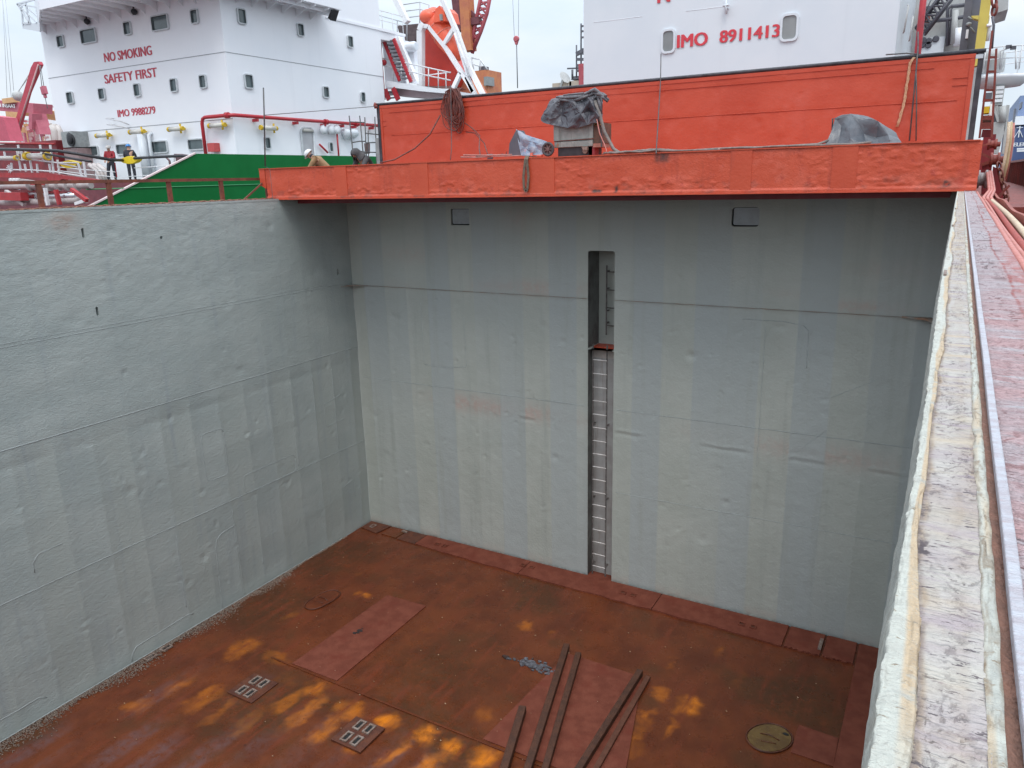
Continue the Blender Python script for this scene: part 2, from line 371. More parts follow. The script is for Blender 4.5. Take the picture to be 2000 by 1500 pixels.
YELC = M('pale_yellow_column', (.62, .50, .10), (.56, .44, .09), ns=2, rough=.5)
NAVY = M('navy_ship_paint', (.055, .085, .20), (.07, .10, .22), ns=.6, rough=.5)
BULW = M('stained_red_bulwark', (.22, .045, .035), (.14, .038, .03), ns=1.5, rough=.6, bump=.2, bs=15, streak=(3, (.10, .05, .04), .5, .75, (2, 2, .3)))
SEA = M('harbour_water', (.03, .05, .055), (.04, .06, .06), ns=.3, rough=.12, bump=.3, bs=1.5)
YARDG = M('yard_ground', (.24, .22, .20), (.18, .16, .15), ns=.3, rough=.9)
SANDB = M('sand_coloured_building', (.48, .40, .32), (.42, .36, .30), ns=1, rough=.8)

# ------------------------------------------------------------------ text
def text(name, s, origin, xd, ud, width, height, mat, parent, bold=0., thick=.004, space=1.0, heavy=.055):
    cu = bpy.data.curves.new(name, 'FONT'); cu.body = s; cu.size = 1; cu.offset = 0; cu.space_character = space; cu.resolution_u = 3
    o = bpy.data.objects.new(name, cu); COL.objects.link(o)
    dg = bpy.context.evaluated_depsgraph_get(); me = bpy.data.meshes.new_from_object(o.evaluated_get(dg))
    bpy.data.objects.remove(o); bpy.data.curves.remove(cu)
    xs = [v.co.x for v in me.vertices]; ys = [v.co.y for v in me.vertices]
    sx = width/(max(xs)-min(xs)); sy = height/(max(ys)-min(ys)); x0, y0 = min(xs), min(ys)
    xd, ud = Vector(xd), Vector(ud); nn = xd.cross(ud).normalized(); origin = Vector(origin)
    vs = [origin+xd*((v.co.x-x0)*sx)+ud*((v.co.y-y0)*sy) for v in me.vertices]
    fs = [tuple(p.vertices) for p in me.polygons]; bpy.data.meshes.remove(me)
    # give the letters a paint-film thickness
    from collections import Counter
    n = len(vs); ec = Counter()
    for f in fs:
        for a, b in zip(f, f[1:]+f[:1]): ec[(a, b)] += 1
    side = [(b, a, a+n, b+n) for (a, b) in ec if (b, a) not in ec]
    mb = MB()
    for k, dx in enumerate((0, -1, 1) if heavy else (0,)):
        sh = xd*dx*heavy*height; mb.add([v+sh+nn*(thick+.0015*k) for v in vs]+[v+sh-nn*.001 for v in vs], fs+side)
    return mb.build(name, mat, parent)

# ------------------------------------------------------------------ ground / sea
mb = MB(); mb.add([(-1500, -1500, -3), (1500, -1500, -3), (1500, 1500, -3), (-1500, 1500, -3)], [(0, 1, 2, 3)])
tag(mb.build('water', SEA), kind='structure')
mb = MB(); mb.box((-900, 75, -3.5), (900, 1400, 4.0))
tag(mb.build('ground', YARDG), kind='structure')
mb = MB(); mb.box((-2.2, 2.45, 7.6), (15.0, 30, 7.9)); mb.box((12.91, -24, 6.9), (15.0, 2.449, 7.2)); mb.box((-2.2, -24, 6.9), (-.70, 2.449, 7.2))
tag(mb.build('deck', REDOX), kind='structure')

# ------------------------------------------------------------------ the hold
H = 8.30
rs = np.random.RandomState(3)
def dents(uu, vv, n, ulim, vlim, seed, rr=(.03, .10), dd=(.006, .022)):
    r = np.random.RandomState(seed); h = uu*0
    for _ in range(n):
        u, v = r.uniform(*ulim), r.uniform(*vlim); a = r.uniform(*rr); b = a*r.uniform(.5, 1.4); d = r.uniform(*dd); th = r.uniform(0, 3.14)
        x = (uu-u)*math.cos(th)+(vv-v)*math.sin(th); y = -(uu-u)*math.sin(th)+(vv-v)*math.cos(th)
        g = np.exp(-(x/a)**2-(y/b)**2)
        h = h - d*g + .35*d*np.exp(-(x/(1.7*a))**2-((y+b*1.3)/(1.2*b))**2)
    return h
def frames(t, period, phase):
    f = ((t-phase)/period) % 1.0
    return -(1-np.abs(2*f-1)**3.2)      # plate hollow between two stiffeners
Z_A = at(300, 624, X=0).z; Z_B = 4.70; Z_C = at(300, 1047, X=0).z
def wall_h(u, v):
    low = sstep(Z_B+.15, Z_B-.35, v)
    h = .017*low*frames(u, .66, -.30)*sstep(0, .4, v)*(.7+.5*vnoise(u*.8, v*.5, 6))
    h += .010*low*(1-np.abs(2*(((v-Z_C)/1.2) % 1)-1)**3)*-1*.5
    up = 1-low
    h += up*.0055*fbm(u*.9, v*1.9, 11, 3) + .006*fbm(u*.5, v*.6, 5, 3) + up*.0045*frames(u, .66, -.30)
    h += .0032*fbm(u*8, v*15, 21, 3)*(.25+.75*sstep(5.0, 8.0, v)*sstep(-1.5, -4.5, u))
    h += dents(u, v, 80, (-9.8, -.2), (.5, 4.6), 31, (.025, .075), (.005, .016)) + dents(u, v, 16, (-9.8, -1), (4.8, 8.0), 37, (.04, .11), (.005, .014))
    h += -.007*np.exp(-((v-(Z_B-.30))/.07)**2)*(0.5+.5*vnoise(u*1.6, v*0+3, 9))*sstep(-.2, -1., u)
    return np.minimum(h*sstep(H, H-.10, v), .02)
def wall_t(u, v):
    s = .75*np.exp(-(((u+6.75)/.28)**2+((v-8.12)/.16)**2)) + .35*sstep(.10, .0, v)*(vnoise(u*3, v, 4)*.5+.5)
    band = .5+.5*np.sign(np.sin((u+.3)*2*np.pi/1.32)); band = band*sstep(Z_B+.2, Z_B-.4, v)*.35  # panel shading between stiffeners put into the colour, band by band
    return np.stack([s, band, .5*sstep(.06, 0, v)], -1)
us = np.concatenate([np.arange(-24, -10, .5), np.arange(-10, .001, .03)]); us[-1] = 0
vs_ = np.linspace(0, H, 277)
kh = []
for (x, y, ww, hh) in ((162, 455, .045, .155), (190, 608, .045, .155), (660, 531, .045, .13), (315, 464, .05, .055)):
    p = at(x, y, X=0); kh.append((p.y-ww/2, p.y+ww/2, p.z-hh/2, p.z+hh/2, .12, .018))
wallL = thing('hold_wall', 'long grey dented steel hold wall running along the left below the brown railing', 'wall', (0, -5, 0))
hgrid('side_plate', us, vs_, (0, 0, 0), (0, 1, 0), (0, 0, 1), wall_h, wall_t, HOLD, wallL, holes=kh)
def bead_line(mb, pts, r=.008, step=.08, n=5, jit=.15):
    out = []
    for a, b in zip(pts, pts[1:]):
        a, b = Vector(a), Vector(b); k = max(1, int((b-a).length/step))
        out += [a.lerp(b, i/k) for i in range(k)]
    out.append(Vector(pts[-1]))
    mb.tube(out, [r*random.uniform(1-jit, 1+jit*2) for _ in out], n)
def wallpt(u, v):
    return (float(wall_h(np.array([[u]]), np.array([[v]]))[0, 0]), u, v)
def on_wall(mb, uv, r=.008):
    P = []
    for (a, b) in zip(uv, uv[1:]):
        k = max(1, int(math.hypot(b[0]-a[0], b[1]-a[1])/.06))
        P += [(a[0]+(b[0]-a[0])*i/k, a[1]+(b[1]-a[1])*i/k) for i in range(k)]
    P.append(uv[-1]); pts = [Vector(wallpt(*p)) for p in P]
    mb.tube(pts, [r*random.uniform(.8, 1.25) for _ in pts], 5)
def rrect(u0, u1, v0, v1, r, sides='all'):
    pts = []
    for cx, cy, a0 in ((u1-r, v1-r, 0), (u0+r, v1-r, 90), (u0+r, v0+r, 180), (u1-r, v0+r, 270)):
        pts += [(cx+r*math.cos(R_(a0+t)), cy+r*math.sin(R_(a0+t))) for t in (0, 30, 60, 90)]
    return pts+[pts[0]]
mb = MB()
on_wall(mb, [(-10, Z_A), (-.02, Z_A)], .005); on_wall(mb, [(-10, Z_B), (-.02, Z_B)], .0075); on_wall(mb, [(-10, Z_C), (-.02, Z_C)], .0065)
on_wall(mb, [(-10, Z_A+.055), (-.9, Z_A+.055)], .004)
for (x0, y0, x1, y1) in ((393, 850, 447, 925), (475, 930, 580, 920)):
    a = at(x0, y0, X=0); b = at(x1, y1, X=0); on_wall(mb, rrect(a.y, b.y, min(a.z, b.z), max(a.z, b.z), .10), .006)
on_wall(mb, [(-4.80, .05), (-4.76, 1.40), (-4.70, 1.58), (-4.58, 1.66), (-4.22, 1.70), (-4.22, .05)], .007)
on_wall(mb, [(-6.89, .05), (-6.86, .18), (-6.76, .28), (-5.60, .33), (-5.48, .28)], .007)
on_wall(mb, [(-9.5, .36), (-8.55, .37), (-8.42, .30)], .007)
on_wall(mb, [(-8.21, 2.55), (-8.21, 2.72), (-8.10, 2.83), (-7.70, 2.84)], .006)
on_wall(mb, [(-1.32, 3.56), (-.68, 3.66)], .007); on_wall(mb, [(-1.27, 3.0), (-.67, 3.02)], .007)
on_wall(mb, [(-1.32, 3.56), (-1.30, 3.0)], .005); on_wall(mb, [(-.9, 1.3), (-.5, 1.38), (-.5, .9)], .006)
for u in (-2.3, -1.62, -.96): on_wall(mb, [(u, Z_B-.35), (u, Z_C+.1)], .006)
for u in (-3.6, -4.25, -5.6): on_wall(mb, [(u, Z_C-.2), (u-.02, .5)], .0045)
mb.tube([(.012, y, .018) for y in np.arange(-10, -.4, .2)], .010, 5); mb.build('weld_bead', WELD, wallL)
# coaming edge strip above the left plate
mb = MB(); mb.box((-.42, -24, H-.12), (-.03, 2.4, H+.012)); mb.box((-.70, -24, 7.0), (-.42, 2.4, H-.01))
mb.build('top_plate', REDOX, wallL)
mb = MB(); mb.box((-.029, -24, H-.02), (.006, -2.1, H+.020)); mb.build('edge_trim', HOLD, wallL)

# bulkhead -----------------------------------------------------------------
RX0, RX1 = 6.21, 6.785
Z1 = 6.23; Z2 = at(706, 736, Y=0).z; Z3 = at(1240, 850, Y=0).z
def bulk_h(u, v):
    low = sstep(Z1+.02, Z1-.06, v)
    h = .006*(1-low)*1.0 - .004
    h += .017*low*frames(u, .62, .36)*(.75+.45*vnoise(u*.9, v*.35, 14))*sstep(0, .6, v) + .006*(1-low)*frames(u, .62, .36)
    h += .006*fbm(u*.7, v*.5, 15, 3) + .0022*fbm(u*7, v*7, 25, 3)
    h += dents(u, v, 85, (.3, 12), (1.0, 6.1), 41, (.025, .08), (.005, .016)) + dents(u, v, 14, (.5, 12), (6.4, 8.1), 47, (.03, .07), (.004, .01))
    for (x, y, a, d) in ((8.37, 5.24, .085, .03), (7.96, 5.66, .03, .016), (8.06, 5.70, .025, .014), (9.1, 4.83, .03, .012)):
        h += -d*np.exp(-((u-x)/a)**2-((v-y)/a)**2)
    z3 = Z3 - .004*(u-8)
    seg = sstep(-.05, .25, vnoise(u*2.3, v*0+1, 8))*sstep(.9, 2., u)
    h += .009*np.exp(-((v-z3-.04-.02*vnoise(u*3, v*0, 18))/.028)**2)*seg - .010*np.exp(-((v-z3+.03)/.035)**2)*seg
    return h
def bulk_t(u, v):
    z3 = Z3-.004*(u-8); nb = vnoise(u*.55, v*.9, 61)
    s = 1.0*np.exp(-((v-z3-.14)/.20)**2)*sstep(-.9, .2, nb)*sstep(.9, 2.2, u)
    s += .8*np.exp(-((v-Z1-.16)/.15)**2)*sstep(-.2, .5, vnoise(u*.7, v, 62))
    s += .45*np.exp(-((v-7.0)/.22)**2)*sstep(0, .6, vnoise(u*.5, v, 63)) + .5*sstep(.3, .0, v)
    s += .8*np.exp(-(((u-4.55)/.28)**2+((v-7.85)/.28)**2))
    fr = np.floor((u-.36)/.62); band = sstep(.1, .9, np.sin(fr*2.4+v*.15)*.5+.5+.25*vnoise(u*.6, v*.4, 65))*.9  # shading of the buckled panels put into the colour as tone bands
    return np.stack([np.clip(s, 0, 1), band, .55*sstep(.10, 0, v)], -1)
bulk = thing('bulkhead', 'grey transverse bulkhead closing the hold, with a deep ladder slot and two shallow pockets', 'bulkhead', (6.2, 0, 0))
holes = [(RX0, RX1, 5.18, 7.19, .55, .05), (RX0, RX1, 0.02, 5.18, .22, 0)]
for (x0, y0, x1, y1, r) in ((880, 408, 917, 440, .02), (1430, 405, 1482, 443, .06)):
    a, b = at(x0, y0, Y=0), at(x1, y1, Y=0); holes.append((a.x, b.x, b.z, a.z, .07, r))
hgrid('bulkhead_plate', np.arange(-.09, 12.501, .03), np.linspace(0, H-.02, 280), (0, 0, 0), (1, 0, 0), (0, 0, 1), bulk_h, bulk_t, HOLDB, bulk, holes=holes[1:2]+holes[:1]+holes[2:])
def bulkpt(u, v): return (u, -float(bulk_h(np.array([[u]]), np.array([[v]]))[0, 0]), v)
def on_bulk(mb, uv, r=.008):
    P = []
    for (a, b) in zip(uv, uv[1:]):
        k = max(1, int(math.hypot(b[0]-a[0], b[1]-a[1])/.06))
        P += [(a[0]+(b[0]-a[0])*i/k, a[1]+(b[1]-a[1])*i/k) for i in range(k)]
    P.append(uv[-1]); pts = [Vector(bulkpt(*p)) for p in P]
    mb.tube(pts, [r*random.uniform(.8, 1.25) for _ in pts], 5)
mb = MB()
on_bulk(mb, [(.1, Z2), (RX0-.03, Z2+.02)], .006); on_bulk(mb, [(RX1+.03, Z2+.02), (12.3, Z2+.04)], .006)
on_bulk(mb, [(RX1+.05, 2.12), (12.3, 2.15)], .005)
on_bulk(mb, [(2.03, 4.44), (2.6, 4.42), (3.19, 4.50)], .006); on_bulk(mb, [(3.19, 4.5), (3.17, 5.64)], .004)
on_bulk(mb, [(9.3, 6.02), (10.0, 6.02), (10.36, 5.98), (10.46, 5.88), (10.47, 5.2)], .006)
on_bulk(mb, [(9.72, 5.9), (9.72, 3.2)], .004); on_bulk(mb, [(2.0, 5.9), (2.0, 4.5)], .004)
on_bulk(mb, [(10.9, 4.7), (11.6, 5.1)], .004); on_bulk(mb, [(10.4, 3.6), (10.9, 4.1)], .004)
mb.build('weld_bead', WELD, bulk)
for (a, b, c, d, dep, r) in holes[2:]:
    mb = MB(); mb.prism([(x, .022, z) for x, z in rrect(a+.030, b-.004, c+.026, d-.010, .03)[:-1]], (0, .02, 0)); mb.build('pocket_panel', M('blue_grey_panel', (.36, .39, .41), (.31, .33, .34), ns=5, rough=.35), bulk)
    mb = MB(); mb.box((a+.002, .052, c+.002), (b-.002, .064, d-.002)); mb.build('pocket_gap', DARKHOLE, bulk)
SLOTM = M('dark_slot_lining', (.15, .155, .145), (.09, .085, .08), ns=3, rough=.6, streak=(3, (.10, .085, .075), .5, .8, (3, 3, .3)))  # darker colour for the slot's left side and head
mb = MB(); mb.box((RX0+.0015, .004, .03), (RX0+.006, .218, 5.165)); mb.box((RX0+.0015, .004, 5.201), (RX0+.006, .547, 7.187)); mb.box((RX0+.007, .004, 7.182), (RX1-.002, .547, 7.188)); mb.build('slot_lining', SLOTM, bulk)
mb = MB(); mb.box((RX0+.007, .214, .03), (RX1-.002, .219, 4.969)); mb.build('slot_back', M('stained_pale_plate', (.37, .36, .345), (.31, .29, .275), ns=3, rough=.6, streak=(4, (.25, .215, .195), .5, .8, (3, 3, .25))), bulk)
# stringer lip and end brackets
mb = MB()
for a, b in ((.35, RX0-.004), (RX1+.004, 11.95)):
    mb.box((a, -.009, Z1-.004), (b, .02, Z1+.003))
mb.prism([(.0, -.42, Z1-.007), (.0, -.01, Z1-.007), (.48, -.01, Z1-.007), (.10, -.16, Z1-.007)], (0, 0, .018))
mb.prism([(12.47, -.55, Z1-.012), (12.47, -.01, Z1-.012), (11.9, -.01, Z1-.012), (12.25, -.14, Z1-.012)], (0, 0, .03))
mb.build('stringer_lip', M('rust_edged_grey', (.26, .26, .24), (.28, .16, .10), ns=5, rough=.6), bulk)
# red ledge in the slot
mb = MB(); mb.box((RX0+.003, .205, 5.165), (RX1-.003, .547, 5.20)); mb.build('slot_ledge', ORED, bulk)
mb = MB(); mb.box((RX0+.02, .21, 4.97), (RX1-.003, .219, 5.16)); mb.build('ledge_coaming', M('pale_primer', (.46, .42, .38), (.4, .34, .30), ns=9, rough=.6), bulk)
mb = MB(); mb.box((RX0+.003, -.14, .004), (RX1-.003, .21, .025)); mb.build('slot_sill', DRYPLATE, bulk)
# ladders
def ladder(name, label, x0, x1, y, z0, z1, dz, parent_y, mat):
    t = thing(name, label, 'ladder', ((x0+x1)/2, y, z0))
    for x in (x0, x1):
        mb = MB(); mb.bar((x, y, z0), (x, y, z1), .03, .012); mb.build('stile', mat[0], t)
    z = z0+.2
    while z < z1-.05:
        mb = MB(); mb.tube([(x0, y, z), (x1, y, z)], .011, 6); mb.build('rung', mat[1], t); z += dz
    for z in (z0+.25, z0+(z1-z0)*.35, z0+(z1-z0)*.67, z1-.12):
        for x in (x0, x1):
            mb = MB(); mb.bar((x, y, z), (x, parent_y-.002, z), .03, .02); mb.build('bracket', mat[0], t)
    return t
LADD = M('dark_ladder_steel', (.085, .075, .07), (.15, .13, .12), ns=15, rough=.6)
RUNG = M('rung_paint', (.74, .71, .68), (.60, .55, .52), ns=15, rough=.6)
ladder('ladder', 'tall narrow hold ladder in the lower part of the bulkhead slot', 6.29, 6.60, .09, .03, 5.28, .295, .22, (LADD, RUNG))
ladder('ladder', 'short dark ladder set deeper in the slot above the red ledge', 6.44, 6.775, .42, 5.42, 6.86, .37, .55, (LADD, LADD))

# other two hold sides (outside the picture or edge on, they close the hold)
mb = MB(); mb.box((12.488, -24, 0), (12.56, 2.3, 8.0)); tag(mb.build('hold_wall', HOLD), 'grey hold side under the flaking cream coaming at the right edge', 'wall')
mb = MB(); mb.box((-.02, -24.3, 0), (12.6, -24.0, 8.3)); tag(mb.build('bulkhead', HOLD), 'plain grey bulkhead closing the near end of the hold behind the viewer', 'bulkhead')

# floor ---------------------------------------------------------------------
SEAMY = -5.53
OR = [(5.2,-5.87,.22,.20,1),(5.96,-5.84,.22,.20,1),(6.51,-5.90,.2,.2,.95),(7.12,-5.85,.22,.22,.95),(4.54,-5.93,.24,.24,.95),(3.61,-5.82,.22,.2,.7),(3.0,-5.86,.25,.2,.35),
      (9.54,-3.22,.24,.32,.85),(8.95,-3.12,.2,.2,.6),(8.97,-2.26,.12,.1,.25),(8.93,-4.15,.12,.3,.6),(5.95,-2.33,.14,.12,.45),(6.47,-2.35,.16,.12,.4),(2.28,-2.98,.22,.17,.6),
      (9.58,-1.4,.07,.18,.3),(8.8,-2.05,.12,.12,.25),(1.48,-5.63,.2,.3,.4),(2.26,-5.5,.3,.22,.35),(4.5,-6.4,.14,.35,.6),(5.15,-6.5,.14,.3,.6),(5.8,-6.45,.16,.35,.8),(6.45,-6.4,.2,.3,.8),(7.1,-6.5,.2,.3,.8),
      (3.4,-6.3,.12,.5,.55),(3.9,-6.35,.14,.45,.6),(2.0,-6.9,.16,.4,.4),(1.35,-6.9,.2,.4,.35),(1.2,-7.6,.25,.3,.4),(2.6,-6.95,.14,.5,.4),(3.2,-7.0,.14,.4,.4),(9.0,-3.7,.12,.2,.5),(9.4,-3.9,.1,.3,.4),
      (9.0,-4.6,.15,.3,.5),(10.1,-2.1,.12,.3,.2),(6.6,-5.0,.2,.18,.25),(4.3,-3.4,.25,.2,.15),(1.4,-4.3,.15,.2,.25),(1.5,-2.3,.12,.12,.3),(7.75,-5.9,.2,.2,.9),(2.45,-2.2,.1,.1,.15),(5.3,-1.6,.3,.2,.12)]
def floor_h(u, v):
    near = sstep(SEAMY+.05, SEAMY-.25, v)
    h = near*.012*frames(u, .65, 4.22)*1.0 + (1-near)*.006*frames(u, .65, 4.22)*sstep(-.6, -1.4, v)
    h += .006*fbm(u*.6, v*.5, 71, 3) + .0012*fbm(u*8, v*8, 73, 2)
    h += -.004*(1-near)*(1-np.abs(2*(((v+1.0)/2.3) % 1)-1)**3)
    return h+.012
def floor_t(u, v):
    o = u*0; rO = random.Random(77)  # amber rust at the dish centres, with the sky's glint put into its colour
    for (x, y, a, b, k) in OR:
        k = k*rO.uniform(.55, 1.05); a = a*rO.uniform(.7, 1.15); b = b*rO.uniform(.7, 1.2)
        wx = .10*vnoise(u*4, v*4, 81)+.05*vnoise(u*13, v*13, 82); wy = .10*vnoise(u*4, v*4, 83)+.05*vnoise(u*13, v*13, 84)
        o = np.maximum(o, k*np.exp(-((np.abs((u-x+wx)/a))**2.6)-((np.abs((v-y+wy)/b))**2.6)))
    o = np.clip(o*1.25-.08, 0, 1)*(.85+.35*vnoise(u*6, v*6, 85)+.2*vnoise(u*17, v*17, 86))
    near = sstep(SEAMY-.1, SEAMY-.7, v)
    s = near*sstep(.25, .05, np.abs(((u-4.22)/.65+.12) % 1-.5)-.13)*.75*sstep(-.5, .6, vnoise(u*1.5, v*1.1, 87))  # lilac sky sheen between the orange spots, put into the colour
    d = .8*sstep(.3, .7, fbm(u*.35, v*.45, 91, 3))+.7*np.exp(-(((u-5.3)/1.2)**2+((v+4.4)/1.0)**2))
    return np.stack([np.clip(o, 0, 1), np.clip(s, 0, 1), np.clip(d, 0, 1)], -1)
us = np.arange(0, 12.481, .035); vs_ = np.concatenate([np.arange(-24, -10, .5), np.arange(-10, .001, .035)])
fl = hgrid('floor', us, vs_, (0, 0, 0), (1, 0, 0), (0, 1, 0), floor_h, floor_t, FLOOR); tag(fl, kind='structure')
def plate(name, poly, z0, z1, mat, label=None, cat=None, parent=None):
    mb = MB(); mb.prism([(x, y, z0) for x, y in poly], (0, 0, z1-z0))
    o = mb.build(name, mat, parent, bevel=.004)
    return tag(o, label, cat) if label else o
plate('floor_plate', [(2.70,-5.49),(3.79,-5.49),(3.75,-2.73),(2.75,-2.76)], .0, .026, DRYPLATE, 'dry dull red rectangular plate with a small black burn mark, nearer the left hold wall', 'steel plate')
plate('floor_plate', [(6.87,-5.50),(9.22,-5.50),(8.56,-2.86),(7.09,-2.84)], .0, .027, DRYPLATE, 'large dry dull red plate lying under the loose rusty bars', 'steel plate')
plate('floor_plate', [(11.19,-3.52),(11.80,-3.53),(11.79,-2.87),(11.19,-2.84)], .0, .027, DRYPLATE, 'small square red plate beside the puddled manhole', 'steel plate')
plate('seam_strip', [(2.2,-5.55),(9.8,-5.60),(9.8,-5.565),(2.2,-5.515)], .0, .026, FLOOR, 'long raised weld strip crossing the rusty floor in front of the plates', 'steel strip')
# border strip
tbord = thing('border_plate', 'raised pale red plate strip with small sockets along the foot of the bulkhead', 'steel plate', (6, -.3, 0))
segs = [(1.86,-.58,4.80,-.69,DRYPLATE),(4.815,-.69,7.95,-.72,DRYPLATE),(7.965,-.72,10.53,-.78,DRYPLATE),(10.57,-.78,11.20,-.78,DRYPLATE),(11.24,-.78,11.76,-.75,DRYPLATE)]
for (xa, ya, xb, yb, mt) in segs:
    n = 14; top = [(xa+(xb-xa)*i/n, ya+(yb-ya)*i/n+random.uniform(-.02, .02)) for i in range(n+1)]
    plate('plate_segment', [(xa, -.05)]+top+[(xb, -.05)], .0, .045, mt, parent=tbord)
plate('side_segment', [(11.80,-6.0),(12.47,-6.0),(12.47,-.05),(11.80,-.05)], .0, .043, DRYPLATE, parent=tbord)
plate('corner_segment', [(.05,-.45),(.62,-.55),(.70,-.05),(.05,-.05)], .0, .04, DARKPLATE, parent=tbord)
plate('corner_segment', [(.74,-.5),(1.22,-.52),(1.24,-.05),(.74,-.05)], .0, .032, FLOOR, parent=tbord)
plate('corner_segment', [(1.27,-.55),(1.84,-.58),(1.84,-.05),(1.27,-.05)], .0, .036, DARKPLATE, parent=tbord)
def dring(mb, hole, x, y, z, sx=.10, sy=.13, t=.018, hh=.02):
    mb.box((x-sx/2, y-sy/2, z), (x+sx/2, y-sy/2+t, z+hh)); mb.box((x-sx/2, y+sy/2-t, z), (x+sx/2, y+sy/2, z+hh))
    mb.box((x-sx/2, y-sy/2+t, z), (x-sx/2+t, y+sy/2-t, z+hh)); mb.box((x+sx/2-t, y-sy/2+t, z), (x+sx/2, y+sy/2-t, z+hh))
    hole.box((x-sx/2+t, y-sy/2+t, z), (x+sx/2-t, y+sy/2-t, z+.004))
for (x, y) in ((2.49,-.36),(4.86,-.33),(7.33,-.40),(9.82,-.43)):
    for dx in (-.11, .11):
        mb = MB(); ho = MB(); dring(mb, ho, x+dx, y, .045, .12, .12)
        s_ = mb.build('socket', DRYPLATE, tbord); ho.build('socket_hole', DARKPLATE, s_)
mb = MB(); ho = MB(); dring(mb, ho, .30, -.28, .04, .12, .16); s_ = mb.build('socket', SOCKET, tbord); ho.build('socket_hole', DARKPLATE, s_)
mb = MB(); mb.box((1.16, -.20, .033), (1.32, -.14, .07)); mb.build('lug', SOCKET, tbord)
mb = MB(); mb.box((11.14, -.62, .046), (11.20, -.28, .09)); mb.build('lug', SOCKET, tbord)
# socket pads
def pad(cx, cy, label):
    t = thing('socket_pad', label, 'container socket', (cx, cy, 0), 0, 'container sockets on the hold floor')
    mb = MB(); mb.box((cx-.305, cy-.305, 0), (cx+.305, cy+.305, .04)); mb.build('base_plate', DARKPLATE, t, bevel=.005)
    for dx in (-.10, .10):
        for dy in (-.15, .15):
            mb = MB(); ho = MB(); dring(mb, ho, cx+dx, cy+dy, .04, .13, .22, .03, .024)
            s_ = mb.build('socket', SOCKET, t); ho.build('socket_hole', DARKHOLE, s_)
pad(2.61, -6.34, 'square dark plate with four grey sockets, nearer the left hold wall')
pad(5.04, -6.36, 'square dark plate with four grey sockets, nearer the loose rusty bars')
t = thing('floor_socket', 'pair of pale oblong sockets in the floor against the left hold wall', 'container socket', (.16, -6.4, 0))
for y in (-6.62, -6.28):
    mb = MB(); ho = MB(); dring(mb, ho, .16, y, .012, .13, .22, .025, .03)
    s_ = mb.build('socket', SOCKET, t); ho.build('socket_hole', DARKHOLE, s_)
# grit along the left wall
gv, gf = [], []; r2 = random.Random(5); mb = MB()
for _ in range(9000):
    y = -10+9.0*r2.random(); wdt = .40*(.3+.7*abs(math.sin(y*1.7+1)))*(1 if y < -3.0 else .5)*min(1, max(.2, (-y-1)/3))
    x = .012+abs(r2.gauss(0, .45))*wdt; s = r2.uniform(.006, .016); z = .014
    a = r2.random()*6.28; p = [(x+s*math.cos(a+k*2.09), y+s*math.sin(a+k*2.09), z-.004) for k in range(3)]+[(x, y, z+s*.9)]
    mb.add(p, [(0, 1, 3), (1, 2, 3), (2, 0, 3)])
tag(mb.build('grit', DEBRIS), 'dark and pale grit swept along the foot of the left hold wall', 'grit', kind='stuff')
mb = MB()
for _ in range(150):
    x, y = r2.uniform(.6, 11.6), r2.uniform(-8.5, -.9); s = r2.uniform(.004, .013); z = .016+.012
    a = r2.random()*6.28; p = [(x+s*(1+r2.random())*math.cos(a+k*2.09), y+s*math.sin(a+k*2.09), z-.01) for k in range(3)]+[(x, y, z+s*.6)]
    mb.add(p, [(0, 1, 3), (1, 2, 3), (2, 0, 3)])
tag(mb.build('chips', M('pale_chips', (.50, .36, .24), (.4, .22, .1), ns=20, rough=.8)), 'pale chips scattered over the rusty floor', 'chips', kind='stuff')
# manholes
def oval(cx, cy, a, b, ang, n=40, p=2.0):
    return [(cx+math.cos(ang)*a*math.copysign(abs(math.cos(t))**(2/p), math.cos(t))-math.sin(ang)*b*math.copysign(abs(math.sin(t))**(2/p), math.sin(t)),
             cy+math.sin(ang)*a*math.copysign(abs(math.cos(t))**(2/p), math.cos(t))+math.cos(ang)*b*math.copysign(abs(math.sin(t))**(2/p), math.sin(t))) for t in (2*math.pi*k/n for k in range(n))]
def manhole(cx, cy, a, b, ang, mat, label, p):
    t = thing('manhole', label, 'manhole', (cx, cy, 0))
    plate('cover', oval(cx, cy, a-.02, b-.02, ang, p=p), .0, .030, mat, parent=t)
    mb = MB(); ring = [(x, y, .026) for x, y in oval(cx, cy, a, b, ang, p=p)]; mb.tube(ring+[ring[0]], .012, 6); mb.build('rim', DARKPLATE, t)
    mb = MB(); mb.tube([(cx-.15, cy+.02, .034), (cx, cy+.04, .05), (cx+.15, cy, .034)], .008, 5); mb.tube([(cx-.1, cy-.14, .034), (cx+.12, cy-.1, .034)], .008, 5); mb.build('handle', DARKPLATE, t)
    return t
PUD = M('muddy_puddle', (.150, .088, .026), (.105, .055, .018), ns=5, rough=.22, spots=((30, (.26, .17, .07), .62, .75),))
manhole(1.63, -3.55, .42, .22, 1.45, FLOOR, 'oval rusty manhole cover in the floor near the left hold wall', 2.6)
th = manhole(10.84, -3.36, .37, .30, .95, PUD, 'round manhole holding a yellowish puddle near the right side', 2.15)
mb = MB(); mb.ball((11.05, -3.17, .03), (.05, .03, .02)); mb.build('drain_hole', DARKHOLE, th)
